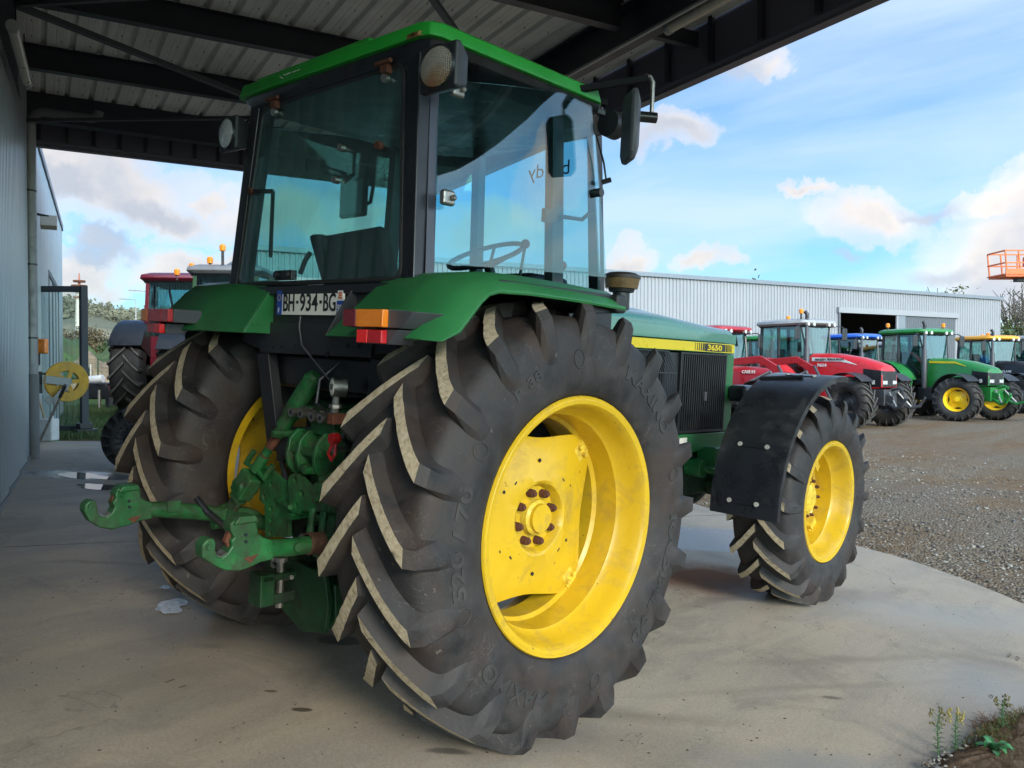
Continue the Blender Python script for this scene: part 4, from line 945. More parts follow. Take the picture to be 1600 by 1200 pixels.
# front wheels
FR, FW, FRIM = .668, .40, .368
ft = tyre_mb(FR, FW, FRIM, 18, .045, 120, D=.205, hwt=.025, hwb=.042, st=9, seed=4)
ftm = mesh_of('tyre', ft, [M['rubber'], M['mud']], 28)
frm = mesh_of('rim', rim_mb(.36, .387), M['yellow'], 30)
fdm = mesh_of('wheel_disc', disc_mb(.332, .250, [(.001, -.02), (.5, -.02), (.9, -.02), (1.0, -.035), (1.08, -.030), (1.3, .02), (1.6, .045), (1.96, .05), (2.0, .055)], .135), M['yellow'], 40)
fhub = MB().lathe([(-.075, .001), (-.075, .07), (-.065, .09), (-.045, .095), (-.04, .125), (-.02, .13)], n=28); fhm = mesh_of('hub_cap', fhub, M['yellow_hub'], 30)
fc = MB(); fc.box(-.04, .04, -.05, .02, -.05, .03); fc.cyl((-.05, -.03, .0), (.05, -.03, .0), .016, n=8); fcm = mesh_of('rim_clamp', fc, M['yellow_hub'], 30)
for mir in (False, True):
    w = build_wheel(trac, 'front_wheel', (2.66, .90 if mir else -.90, .662), [], mir)
    for nm, me in (('tyre', ftm), ('rim', frm)): link(nm, me, w)
    link('wheel_disc', fdm, w, (0, .02, 0)); link('hub_cap', fhm, w, (0, .01, 0))
    for k in range(10):
        a = 2*PI*k/10; link('wheel_nut', nme, w, (.115*math.cos(a), -.045, .115*math.sin(a)), None, (.6, .6, .6))
    for k in range(4):
        a = PI/4+k*PI/2; link('rim_clamp', fcm, w, (.305*math.cos(a), .045, .305*math.sin(a)), (0, PI/2-a, 0))

# ------------------------------------------------------------------ front mudguards
M['bolt_bright'] = mat('bright_zinc_bolt', (.55, .54, .50), .45, .3)
for s in (-1, 1):
    mb = MB(); mb.arc(2.66, .655, .80, .008, 182, 84, s*1.115, s*.69, 28, lip=.03)
    w = tp('front_mudguard', mb, M['fender_plastic'], smooth=50)
    if s < 0: w['label'] = 'right front mudguard with bolted strap plates'
    for a in (176, 152, 100):
        r = .81; A = math.radians(a)
        for dy in (.13, .30):
            y = -1.115+dy; p = Vector((2.66+r*math.cos(A), s*abs(y), .655+r*math.sin(A))); n = Vector((math.cos(A), 0, math.sin(A)))
            b = MB().cyl(p, p+n*.007, .014, n=12); obj('bolt', b, M['bolt_bright'], w)
        p0 = Vector((2.66+r*math.cos(A), s*.985, .655+r*math.sin(A))); p1 = p0.copy(); p1.y = s*.815; t_ = Vector((-math.sin(A), 0, math.cos(A)))*.013; nn_ = Vector((math.cos(A), 0, math.sin(A)))*.003
        st = MB(); st.bar(p0+Vector((0, -.02*s*-1, 0)), p1, .0, .0) if False else None
        st = MB(); st.add([p0-t_+nn_, p1-t_+nn_, p1+t_+nn_, p0+t_+nn_, p0-t_*1.1-nn_*.3, p1-t_*1.1-nn_*.3, p1+t_*1.1-nn_*.3, p0+t_*1.1-nn_*.3], [(0,1,2,3),(0,4,5,1),(1,5,6,2),(2,6,7,3),(3,7,4,0)])
        obj('strap', st, M['fender_plastic'], w)
    mb = MB(); mb.tube([(2.60, s*.60, .66), (2.45, s*.64, 1.2), (2.40, s*.70, 1.42), (2.45, s*.95, 1.44)], .018, 8); tp('mudguard_stay', mb, M['black'])

# ------------------------------------------------------------------ hood and nose
def hood_ring(x, hw, zb, zs, zc, rnd_=.10):
    # from right lower edge over the crown to the left
    pts = [(-hw, zb), (-hw, zb+.06), (-hw+.002, zs-.07)]
    for k in range(7):
        a = k/6*PI/2; pts.append((-hw+.10*(1-math.cos(a)), zs-.07+.07*math.sin(a)))
    m = len(pts)
    for u in (.4, .7): pts.append(((-hw+.10)*(1-u), zs+(zc-zs)*(1-(1-u)**2)))
    pts.append((0, zc)); pts += [(-y, z) for y, z in reversed(pts[:-1])]
    return [(x, y, z) for y, z in pts]
xs = [1.03, 1.4, 1.8, 2.2, 2.45, 2.62, 2.70, 2.735]
mb = MB().loft([hood_ring(x, .345-.02*smoothstep(1.5, 2.75, x), 1.645, 1.80-.055*smoothstep(1.6, 2.75, x)-(.03 if x > 2.71 else 0), 1.862-.10*smoothstep(1.3, 2.75, x)-(.045 if x > 2.71 else 0)) for x in xs])
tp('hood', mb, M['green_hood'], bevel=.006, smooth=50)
mb = MB(); mb.box(1.03, 2.72, -.325, .325, 1.572, 1.641); band = tp('hood_band', mb, M['green'], bevel=.004)
mb = MB(); mb.add([(1.05, -.3265, 1.577), (2.715, -.3265, 1.577), (2.715, -.3265, 1.637), (1.05, -.3265, 1.637), (1.05, -.324, 1.577), (2.715, -.324, 1.577), (2.715, -.324, 1.637), (1.05, -.324, 1.637)], [(0,1,2,3),(4,7,6,5),(0,4,5,1),(3,2,6,7),(1,5,6,2),(0,3,7,4)])
obj('yellow_stripe', mb, M['decal_yellow'], band)
dec = MB()
for x0, w in ((2.19, .004), (2.215, .006), (2.238, .009), (2.262, .012), (2.288, .017)): dec.box(x0, x0+w, -.3285, -.3266, 1.582, 1.632)
dec.box(2.312, 2.335, -.3285, -.3266, 1.582, 1.632); dec.box(2.545, 2.585, -.3285, -.3266, 1.582, 1.632)
for x0, w in ((2.595, .014), (2.617, .011), (2.637, .008), (2.655, .006), (2.672, .004)): dec.box(x0, x0+w, -.3285, -.3266, 1.582, 1.632)
dec.box(1.05, 1.47, -.3285, -.3266, 1.582, 1.632)
obj('stripe_bars', dec, M['decal_black'], band)
def side_text(body, x0, zc, size, width, mtl, parent, name='lettering', y=-.3300, bold=.004):
    t = text_mb(body, size, .001, width=width, bold=bold); h = max(p[1] for p in t.v)-min(p[1] for p in t.v)
    k = size/h
    mb = MB(); mb.add([(x0+width/2+p[0], y-p[2], zc+p[1]*k) for p in t.v], t.f); return obj(name, mb, mtl, parent, smooth=0)
mb = MB(); mb.box(2.335, 2.545, -.3284, -.3266, 1.581, 1.633); obj('number_panel', mb, M['decal_black'], band)
side_text('3650', 2.345, 1.607, .040, .19, M['decal_yellow'], band, 'model_number', bold=.0012)
side_text('DEERE', 1.19, 1.607, .036, .265, M['decal_yellow'], band, 'name_lettering', bold=.0010)
# side screens: dark ribbed panels with the angled mesh guard
mb = MB(); mb.box(1.30, 2.62, -.25, .25, 1.03, 1.57); tp('engine', mb, M['black_panel'], bevel=.02)
mb = MB(); mb.box(2.03, 2.60, -.315, -.25, 1.045, 1.562); sp_ = tp('side_screen', mb, M['black_panel'], bevel=.004)
for k in range(21):
    x = 2.045+k*.0268; mb = MB(); mb.box(x, x+.011, -.330, -.314, 1.06, 1.55); obj('rib', mb, M['black'], sp_, bevel=.002)
mb = MB(); mb.box(2.02, 2.035, -.334, -.25, 1.04, 1.566); mb.box(2.595, 2.612, -.334, -.25, 1.04, 1.566); mb.box(2.035, 2.595, -.332, -.25, 1.552, 1.566); mb.box(2.035, 2.595, -.332, -.25, 1.04, 1.056); obj('screen_frame', mb, M['black'], sp_, bevel=.002)
mb = MB(); mb.box(2.32, 2.35, -.345, -.325, 1.25, 1.31); obj('latch', mb, M['grey_plastic'], sp_, bevel=.004)
g2 = tp('mesh_guard', MB().box(1.86, 2.02, -.315, -.28, 1.05, 1.56), M['black_panel'], bevel=.003)
wm_ = MB()
for k in range(15):
    u = k/14; x0 = 1.62+.36*u; wm_.bar((x0-.09, -.318, 1.565), (x0, -.328, 1.43), .004, .004); wm_.bar((x0, -.328, 1.43), (x0, -.328, 1.09), .004, .004)
for z in (1.565, 1.43, 1.26, 1.09): wm_.bar((1.53 if z > 1.5 else 1.62, -.326, z), (1.89 if z > 1.5 else 1.98, -.326, z), .006, .006)
wm_.bar((1.62, -.328, 1.43), (1.62, -.328, 1.09), .008, .008)
obj('wire', wm_, M['far_metal'], g2, smooth=0)['kind'] = 'stuff'
mb = MB(); mb.prism([(2.612, 1.03), (2.735, 1.03), (2.75, 1.15), (2.745, 1.57), (2.612, 1.57)], 'y', -.315, .315); tp('nose', mb, M['green'], bevel=.012)
mb = MB(); mb.box(2.748, 2.765, -.24, .24, 1.09, 1.55); tp('front_grille', mb, M['black_panel'], bevel=.004)
mb = MB(); mb.box(2.66, 2.86, -.46, -.318, 1.24, 1.36); tp('lamp_housing', mb, M['fender_plastic'], bevel=.03)
mb = MB(); mb.box(2.66, 2.86, .318, .46, 1.24, 1.36); tp('lamp_housing', mb, M['fender_plastic'], bevel=.03)
# frame, axle and castings below
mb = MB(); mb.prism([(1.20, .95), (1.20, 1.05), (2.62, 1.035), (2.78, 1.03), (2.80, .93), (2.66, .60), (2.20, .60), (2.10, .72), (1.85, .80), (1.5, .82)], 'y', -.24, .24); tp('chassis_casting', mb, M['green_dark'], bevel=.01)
mb = MB(); mb.prism([(1.72, 1.035), (2.76, 1.03), (2.78, .93), (2.70, .84), (2.58, .84), (2.56, .92), (2.16, .90), (2.10, .84), (1.95, .84), (1.72, .92)], 'y', -.315, -.243); tp('front_bolster', mb, M['green'], bevel=.008)
mb = MB(); mb.box(2.08, 2.17, -.319, -.316, .965, 1.01); tp('type_plate', mb, M['plate_white'])
mb = MB(); mb.cyl((2.66, -.72, .662), (2.66, .72, .662), .085, n=18); mb.cyl((2.66, -.70, .662), (2.66, -.52, .662), .15, .11, 18); mb.cyl((2.66, .70, .662), (2.66, .52, .662), .15, .11, 18); mb.ball((2.66, .0, .66), .2, 12); tp('front_axle', mb, M['green_dark'])
mb = MB(); mb.cyl((2.34, -.36, .80), (2.34, -.20, .80), .062, n=16); mb.cyl((2.34, -.33, .80), (2.66, -.62, .72), .022, n=10); mb.box(2.40, 2.52, -.40, -.26, .76, .94); tp('steering_knuckle', mb, M['green'], bevel=.01)
mb = MB(); mb.cyl((1.95, -.25, .70), (1.95, .25, .70), .06, n=14); mb.box(1.3, 1.6, -.36, -.24, .75, 1.0); tp('gear_housing', mb, M['green_dark'], bevel=.02)
mb = MB(); mb.box(.70, 1.30, -.52, -.26, .60, 1.05); tp('battery_box', mb, M['black_panel'], bevel=.02)
# air intake bowl
mb = MB().lathe([(1.72, .052), (1.90, .052), (1.905, .075), (1.925, .08), (1.925, .001)], (1.52, -.20, 0), 'z', 28); ai = tp('air_intake', mb, M['plastic'])
obj('bowl', MB().lathe([(1.926, .001), (1.926, .098), (1.985, .108), (1.985, .001)], (1.52, -.20, 0), 'z', 32), mat('dusty_amber_bowl', (.20, .12, .05), .35, coat=.4, var=.3, vscale=15), ai)
obj('lid', MB().lathe([(1.986, .001), (1.986, .113), (2.005, .110), (2.02, .08), (2.024, .001)], (1.52, -.20, 0), 'z', 32), mat('brown_black_plastic', (.045, .034, .028), .5), ai)

# ------------------------------------------------------------------ rear mudguards
def rear_fender(s):
    mb = MB(); T = .012
    # section rings running along the guard: inner edge, top corner, chamfer, outer lip
    st = [(-.775, 1.540), (-.735, 1.585), (-.64, 1.70), (-.585, 1.752), (-.52, 1.788), (-.42, 1.806), (-.2, 1.808), (.05, 1.800), (.31, 1.792)]
    rings = []
    for i, (x, z) in enumerate(st):
        yin = .33 + (.42-.33)*smoothstep(-.78, -.5, x) + .0
        nx, nz = (-.62, .78) if i < 2 else ((-.72, .69) if i == 2 else ((-.5, .86) if i in (3,) else ((-.28, .96) if i == 4 else (0, 1))))
        xo = .02 if i < 2 else 0
        outer = [(x+.10*(1 if i < 3 else .4 if i == 3 else .0)*.9, yin, z), (x, .995, z+.004), (x-nx*.045*(0 if i==0 else 1), 1.105, z-nz*.050*(0 if i==0 else 1)), (x-nx*.052*(0 if i==0 else 1), 1.112, z-nz*.085*(0 if i==0 else 1))]
        inner = [(px-nx*T, py-(T if k > 1 else 0), pz-nz*T) for k, (px, py, pz) in enumerate(outer)]
        rings.append([(a, s*b, c) for a, b, c in outer+inner[::-1]])
    mb.loft(rings)
    return mb
def rear_fender2(s):
    # rear face slants from the cab corner down and outwards; top runs forward; broad chamfered outer lip
    out = []
    prof = [(-.765, 1.545), (-.70, 1.625), (-.60, 1.735), (-.545, 1.778), (-.47, 1.800), (-.3, 1.806), (.0, 1.802), (.30, 1.792)]
    rings = []
    for i, (x, z) in enumerate(prof):
        a = prof[max(0, i-1)]; b = prof[min(len(prof)-1, i+1)]; tx, tz = b[0]-a[0], b[1]-a[1]; L = math.hypot(tx, tz); nx, nz = -tz/L, tx/L
        yi = (.33, .39, .47, .52, .56, .60, .60, .60)[i] if s < 0 else (.33, .33, .34, .37, .42, .5, .5, .5)[i]
        xi = x + (.115 if i == 0 else .10 if i == 1 else .07 if i == 2 else .03 if i == 3 else 0)
        zi = z
        c1 = (x, 1.015, z); d = .028 if i == 0 else .052
        c2 = (x-nx*d, 1.105, z-nz*d); c3 = (x-nx*(d+.018), 1.118, z-nz*(d+.018)); c4 = (x-nx*(d+.03), 1.112, z-nz*(d+.03))
        o = [(xi, yi, zi), ((xi+x)/2, (yi+1.015)/2, z+.003), c1, c2, c3, c4]
        T = .010; inn = [(c2[0]-nx*T, c2[1]-T, c2[2]-nz*T), (c1[0]-nx*T*1.5, c1[1]-T, c1[2]-nz*T*1.5), (xi-nx*T, yi, zi-nz*T)]
        if i == 0:
            o = [(q[0], q[1], max(q[2], 1.540)) for q in o]; inn = [(q[0]+.008, q[1], 1.542) for q in inn]
        rings.append([(q[0], s*q[1], q[2]) for q in o+inn])
    return MB().loft(rings)
for s in (-1, 1):
    f = tp('rear_mudguard', rear_fender2(s), M['green'], bevel=.005, smooth=38)
    # inner side of the guard, in line with the wheel arch
    mb = MB(); mb.prism([(-.648, 1.545), (-.600, 1.625), (-.53, 1.735), (-.50, 1.772), (-.38, 1.78), (-.38, 1.545)], 'y', s*.318, s*.33); obj('guard_side', mb, M['green'] if s > 0 else M['black_panel'], f, bevel=.003)
    mb = MB(); mb.prism([(-.42, 1.775), (.285, 1.775), (.285, 1.70), (.15, 1.69), (-.10, 1.735), (-.42, 1.765)], 'y', s*.62, s*1.075); obj('guard_liner', mb, M['black_panel'], f, bevel=.006)
    mb = MB(); mb.box(.24, .31, min(s*.80, s*1.112), max(s*.80, s*1.112), 1.700, 1.776); obj('guard_tip', mb, M['plastic'], f, bevel=.012)
    mb = MB(); mb.prism([(-.38, 1.78), (-.34, 1.20), (.75, 1.05), (.95, 1.30), (.95, 1.80)], 'y', s*.44, s*.56); tp('wheel_arch', mb, M['black_panel'])

# rear lamps
for s in (-1, 1):
    body = MB(); 
    y0, y1 = s*.70, s*.93
    body.prism([(s*.93, 1.638), (s*1.055, 1.634), (s*1.02, 1.600), (s*.99, 1.578), (s*.93, 1.578)], 'x', -.80, -.66) 
    body.box(-.80, -.66, min(s*.70, s*.93), max(s*.70, s*.93), 1.577, 1.641)
    body.prism([(s*.78, 1.572), (s*.98, 1.572), (s*.93, 1.522), (s*.78, 1.522)], 'x', -.80, -.70)
    lamp = tp('rear_lamp', body, M['grey_plastic'], bevel=.003)
    def lens(a, b, z0, z1, m, nm, d=.028):
        mb = MB(); mb.box(-.80-d, -.801, min(s*a, s*b), max(s*a, s*b), z0, z1); obj(nm, mb, M[m], lamp, bevel=.004)
    lens(.700, .775, 1.579, 1.640, 'lens_dark_red' if s < 0 else 'lens_red', 'red_lens'); lens(.777, .928, 1.579, 1.640, 'lens_orange' if s < 0 else 'lens_red', 'orange_lens' if s < 0 else 'red_lens')
    if s > 0: lens(.93, 1.0, 1.579, 1.640, 'lens_orange', 'orange_lens')
    lens(.785, .845, 1.524, 1.570, 'lens_bright_red', 'reflector'); lens(.846, .925, 1.524, 1.570, 'lens_red', 'red_lens')

# ------------------------------------------------------------------ cab
def zx(z): return -.513 + (.049)*(z-1.769)/.861      # the rear face leans a little
def hw(z): return .635 - .095*(z-1.769)/.861
ZB, ZT = 1.755, 2.640
def post(y0o, y0i, y1o, y1i, xa, xb, z0, z1, dx0, dx1):
    mb = MB(); return mb.loft([[(xa+dx0, y0o, z0), (xb+dx0, y0o, z0), (xb+dx0, y0i, z0), (xa+dx0, y0i, z0)], [(xa+dx1, y1o, z1), (xb+dx1, y1o, z1), (xb+dx1, y1i, z1), (xa+dx1, y1i, z1)]])
for s in (-1, 1):
    tp('rear_pillar', post(s*.715, s*.645, s*.635, s*.553, -.525, -.43, ZB-.03, ZT+.05, 0, .049), M['black'], bevel=.008)
    if s < 0: tp('rear_pillar_sheen', post(s*.722, s*.716, s*.642, s*.636, -.470, -.425, ZB+.01, ZT-.02, 0, .049), mat('grey_blue_pillar_sheen', (.055, .06, .085), .4), bevel=.002)  # added strip, its grey-blue painted in for the reflection on the post side
    tp('middle_pillar', post(s*.66, s*.60, s*.60, s*.55, .36, .44, ZB-.05, ZT+.05, .0, .0), M['black'], bevel=.008)
    tp('front_pillar', post(s*.50, s*.43, s*.46, s*.40, .92, .98, ZB-.05, ZT+.05, .0, -.06), M['black'], bevel=.008)
# rear frame and window
mb = MB(); mb.box(zx(ZB)-.012, zx(ZB)+.06, -.66, .66, 1.725, 1.766); tp('rear_sill', mb, M['black'], bevel=.006)
mb = MB(); x = zx(2.66); mb.box(x-.018, x+.05, -.575, .575, 2.636, 2.70); tp('rear_header', mb, M['black'], bevel=.006)
x0, x1 = zx(1.775), zx(2.63)
def quad_slab(p, d, mi=0):
    p = [Vector(q) for q in p]; n = (p[1]-p[0]).cross(p[3]-p[0]).normalized()*d
    return MB().add([q for q in p]+[q+n for q in p], [(0,3,2,1),(4,5,6,7),(0,1,5,4),(1,2,6,5),(2,3,7,6),(3,0,4,7)], mi)
def rrect(c, k=5, rad=.05):   # rounded corners for a planar quad
    out = []
    for i in range(4):
        p = Vector(c[i]); a = (Vector(c[i-1])-p).normalized(); b = (Vector(c[(i+1) % 4])-p).normalized()
        for j in range(k+1):
            u = j/k; out.append(p + a*rad*(1-u)**2 + b*rad*u**2)
    return out
wq = [(x0, .628, 1.778), (x0, -.628, 1.778), (x1, -.530, 2.632), (x1, .530, 2.632)]
def pane(c, d, rad): 
    r = rrect(c, 6, rad); n = (Vector(c[1])-Vector(c[0])).cross(Vector(c[3])-Vector(c[0])).normalized()*d; k = len(r)
    return MB().add(r+[q+n for q in r], [tuple(range(k)), tuple(range(2*k-1, k-1, -1))]+[(i, k+i, k+(i+1) % k, (i+1) % k) for i in range(k)])
rw = tp('rear_window', pane(wq, .006, .05), M['glass_rear'], smooth=0)
obj('window_seal', MB().tube(rrect(wq, 6, .05)+[rrect(wq, 6, .05)[0]], .011, 8), M['rubber_seal'], rw)
for y in (-.44, .40):
    mb = MB(); mb.box(x1-.035, x1-.005, y-.022, y+.022, 2.605, 2.645); mb.cyl((x1-.035, y-.05, 2.648), (x1-.035, y+.05, 2.648), .010, n=8); hg = obj('hinge', mb, M['rust'], rw, bevel=.003)
    mb = MB(); mb.cyl((x1-.012, y, 2.59), (x1-.032, y, 2.585), .018, n=12); obj('hinge_button', mb, M['steel'], rw)
for (y, z, m) in ((-.43, 2.32, 'rust'), (-.17, 2.345, 'steel'), (-.15, 2.21, 'steel'), (.555, 2.23, 'rust')):
    xx = zx(z); mb = MB(); mb.cyl((xx-.002, y, z), (xx-.028, y, z), .016, n=12); obj('glass_knob', mb, M[m], rw)
mb = MB(); mb.tube([(-.47, -.17, 2.345), (-.45, -.20, 2.33), (-.45, -.205, 2.24), (-.46, -.15, 2.21)], .009, 8); obj('handle_rod', mb, M['black'], rw)
mb = MB(); mb.bar((-.50, .555, 2.23), (-.46, .43, 2.225), .012, .02); mb.cyl((-.46, .43, 2.225), (-.42, .50, 1.92), .010, n=8); obj('gas_strut', mb, M['black'], rw)
mb = MB(); mb.box(-.535, -.505, .12, .26, 1.792, 1.835); mb.cyl((-.53, .15, 1.814), (-.55, .15, 1.814), .018, n=12); mb.cyl((-.53, .235, 1.814), (-.55, .235, 1.814), .018, n=12); mb.tube([(-.49, .12, 1.82), (-.48, .10, 1.88), (-.46, .09, 1.92)], .012, 8); obj('catch', mb, M['black'], rw, bevel=.003)
# right and left glazing: big curved frameless doors
for s in (-1, 1):
    pts = []; 
    nx_ = 10
    A, B, C2, D2 = Vector((-.425, s*.712, 1.845)), Vector((.655, s*.735, 1.895)), Vector((.50, s*.705, 2.715)), Vector((-.385, s*.640, 2.575))
    rings = []
    for i in range(nx_+1):
        u = i/nx_; bow = .035*math.sin(PI*u)
        lo = A.lerp(B, u); hi = D2.lerp(C2, u); ring = []
        for j in range(7):
            v = j/6; p = lo.lerp(hi, v); p.y += s*(bow+.012*math.sin(PI*v)); ring.append(p)
        rings.append(ring)
    outer = rings; inner = [[p+Vector((0, -s*.006, 0)) for p in r] for r in rings]
    mb = MB(); mb.loft([o_+list(reversed(i_)) for o_, i_ in zip(outer, inner)])
    dg_ = tp('door_glass', mb, M['glass_side'], smooth=40)
    if s < 0:
        for (x, z, m) in ((-.395, 2.10, 'rust'), (-.37, 2.52, 'rust')):
            mb = MB(); mb.box(x-.03, x+.035, -.755, -.725, z-.03, z+.03); mb.cyl((x+.015, -.75, z), (x+.015, -.775, z), .012, n=10); obj('hinge', mb, M['steel'], dg_, bevel=.012)
        mb = MB(); mb.cyl((.545, -.72, 2.28), (.545, -.765, 2.28), .020, n=14); obj('door_knob', mb, M['black'], dg_)
        mb = MB(); mb.tube([(.56, -.70, 2.20), (.54, -.66, 2.16), (.36, -.66, 2.15), (.30, -.66, 2.15)], .010, 8); mb.box(.26, .34, -.675, -.65, 2.11, 2.17); obj('door_handle', mb, M['black'], dg_)
# windscreen and front quarter panes
mb = quad_slab([(.965, -.44, 1.74), (.965, .44, 1.74), (.90, .40, 2.66), (.90, -.40, 2.66)], .006); tp('windscreen', mb, M['glass_side'], smooth=0)
for s in (-1, 1):
    mb = quad_slab([(.70, s*.66, 1.86), (.95, s*.49, 1.76), (.89, s*.45, 2.66), (.56, s*.66, 2.68)], .006); tp('quarter_glass', mb, M['glass_side'], smooth=0)
# dealer lettering on the far side of the front glass, seen in mirror writing
t_ = text_mb('baudy', .11, .0008, width=.30); 
mb = MB(); mb.add([(.904, -.11+p[0], 2.515+p[1]) for p in t_.v], t_.f); bt = obj('dealer_lettering', mb, M['decal_black'], trac, smooth=0)
# roof: black under frame, bright green cap with a hatch, front visor
def roof_plan(x0, x1, w, c):   # rounded rectangle with chamfered corners
    return [(x0, -w+c), (x0+c*.3, -w+c*.3), (x0+c, -w), (x1-c, -w), (x1-c*.2, -w+c*.6), (x1, -w+c*1.4), (x1, w-c*1.4), (x1-c*.2, w-c*.6), (x1-c, w), (x0+c, w), (x0+c*.3, w-c*.3), (x0, w-c)]
def plan_loft(levels, mi=0):
    return MB().loft([[(x, y, z) for x, y in roof_plan(*pl)] for pl, z in levels], mi)
mb = plan_loft([((-.47, .60, .60, .05), 2.625), ((-.485, .62, .70, .06), 2.665), ((-.49, .62, .715, .06), 2.698)]); tp('roof_frame', mb, M['black'], bevel=.004)
mb = plan_loft([((-.515, .60, .735, .06), 2.696), ((-.515, .60, .735, .06), 2.706), ((-.505, .59, .725, .06), 2.752), ((-.475, .56, .70, .06), 2.768), ((-.2, .3, .4, .05), 2.785)])
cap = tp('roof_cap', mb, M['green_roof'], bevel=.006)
mb = MB(); mb.loft([[(-.44, .66, 2.765), (-.44, -.28, 2.765), (.30, -.28, 2.768), (.30, .66, 2.768)], [(-.44, .66, 2.805), (-.44, -.25, 2.812), (.30, -.25, 2.812), (.30, .66, 2.805)]]); obj('roof_hatch', mb, M['green_roof'], cap, bevel=.014)
mb = MB(); mb.box(-.45, .31, -.29, .67, 2.772, 2.780); obj('hatch_seal', mb, M['black'], cap)
rg = MB(); 
for k in range(26):
    u = k/25; y = -.63-.10*u if u < 1 else -.7; 
for (y, z, sx, sz) in [(-.60+.004*k, 2.7085+.0022*math.sin(k*1.7), .011, .0045+.003*abs(math.sin(k*2.3))) for k in range(-10, 22)]:
    yy = max(-.70, -.60-(y+.60)*1.0) if False else y
    rg.box(-.5185, -.512, yy-.10-sx, yy-.10+sx, z-.010, z+sz-.004)
rg.v = [(x + max(0, (-y-.675))*0.9, max(y, -.712), z) for x, y, z in rg.v]
obj('rust_edge', rg, M['rust_chip'], cap, smooth=0)
sg = MB(); py0 = .31
for seg in ([(0, 0), (.4, -1), (.8, -1.6)], [(1.1, .6), (1.3, -.4)], [(1.6, .3), (1.8, -.3), (2.1, .4), (2.3, -.2), (2.6, .35), (2.8, -.1)], [(3.1, .3), (3.3, -.2), (3.7, .3), (3.6, -.3), (4.1, .25)], [(4.3, .3), (4.5, -.3), (4.9, .35), (5.1, 0)]):
    sg.tube([(-.5165, py0-a*.033, 2.727+b*.007) for a, b in seg], .0016, 4)
obj('scribble', sg, M['decal_white'], cap)
mb = MB(); mb.loft([[(.58, -.60, 2.64), (.90, -.46, 2.66), (.90, .46, 2.66), (.58, .60, 2.64)], [(.58, -.70, 2.72), (.96, -.52, 2.715), (.96, .52, 2.715), (.58, .70, 2.72)]]); tp('roof_visor', mb, M['black'], bevel=.012)
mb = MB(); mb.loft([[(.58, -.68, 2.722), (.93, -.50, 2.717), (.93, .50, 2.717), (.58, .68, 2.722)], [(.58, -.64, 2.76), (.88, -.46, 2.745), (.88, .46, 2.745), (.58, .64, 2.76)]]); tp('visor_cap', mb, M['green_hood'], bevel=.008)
# work lamps on the rear corners
for s in (-1, 1):
    c = Vector((-.56, -.865, 2.522)) if s < 0 else Vector((-.54, .705, 2.515))
    w_ = .098 if s < 0 else .082
    mb = MB().loft([[(c.x+.075, c.y-w_*.62, c.z-.055), (c.x+.075, c.y+w_*.62, c.z-.055), (c.x+.075, c.y+w_*.62, c.z+.055), (c.x+.075, c.y-w_*.62, c.z+.055)], [(c.x, c.y-w_, c.z-.083), (c.x, c.y+w_, c.z-.083), (c.x, c.y+w_, c.z+.083), (c.x, c.y-w_, c.z+.083)], [(c.x-.022, c.y-w_, c.z-.083), (c.x-.022, c.y+w_, c.z-.083), (c.x-.022, c.y+w_, c.z+.083), (c.x-.022, c.y-w_, c.z+.083)]])
    wlm = tp('work_lamp', mb, M['plastic'], bevel=.012)
    lz = MB().lathe([(-.016, .001), (-.014, .05), (-.006, .070), (.004, .0735), (.012, .070)], axis='x', n=32)
    lz.v = [(x, y*(w_-.012)/.0735, z) for x, y, z in lz.v]
    o = obj('lens', lz, M['lens_stained'] if s < 0 else M['lens_clear'], wlm, loc=(c.x-.024, c.y, c.z))
    ri = MB().lathe([(-.004, .070), (-.012, .078), (.0, .080)], axis='x', n=32); ri.v = [(x, y*(w_-.012)/.0735, z) for x, y, z in ri.v]; obj('lens_ring', ri, M['black'], wlm, loc=(c.x-.020, c.y, c.z))
    mb = MB(); mb.bar((c.x+.05, c.y-s*-.03*-1, c.z), (-.45, s*.66, c.z+.06), .03, .012); mb.tube([(c.x+.06, c.y, c.z+.05), (c.x+.08, c.y-s*.05, c.z+.10), (-.46, s*.66, c.z+.12)], .006, 6); obj('bracket', mb, M['black'], wlm)
# right mirror, its bent stay, front lamp
mb = MB(); mb.bar((.40, -.72, 2.725), (.61, -.945, 2.790), .03, .03); mb.bar((.42, -.66, 2.715), (.62, -.70, 2.72), .04, .03); mr = tp('mirror_arm', mb, M['arm_black'], bevel=.004)
obj('stay', MB().tube([(.605, -.935, 2.80), (.615, -.955, 2.795), (.622, -.965, 2.77), (.625, -.965, 2.62)], .010, 10), M['steel'], mr)
obj('pivot', MB().cyl((.635, -.985, 2.61), (.56, -.925, 2.61), .024, n=14), M['black'], mr)
mc = Vector((.515, -.93, 2.55)); mu = Vector((math.cos(math.radians(52)), math.sin(math.radians(52)), 0)); mn = Vector((mu.y, -mu.x, 0))
def mring(w, h, d): return [mc+mu*a*w+Vector((0, 0, b*h))+mn*d for a, b in ((-1, -.8), (-.7, -1), (.7, -1), (1, -.8), (1, .8), (.7, 1), (-.7, 1), (-1, .8))]
mh = MB().loft([mring(.075, .145, -.022), mring(.085, .158, -.010), mring(.085, .158, .008), mring(.06, .12, .026)]); obj('mirror_housing', mh, M['grey_plastic'], mr, bevel=.006, smooth=50)
mb = MB().lathe([(.0, .001), (.0, .062), (.07, .066), (.10, .045), (.12, .001)], axis='x', n=24); tp('front_work_lamp', mb, M['plastic'], loc=(.62, -.72, 2.625)); mb = MB(); mb.bar((.56, -.64, 2.69), (.70, -.72, 2.66), .05, .03); tp('lamp_bracket', mb, M['black'], bevel=.006)
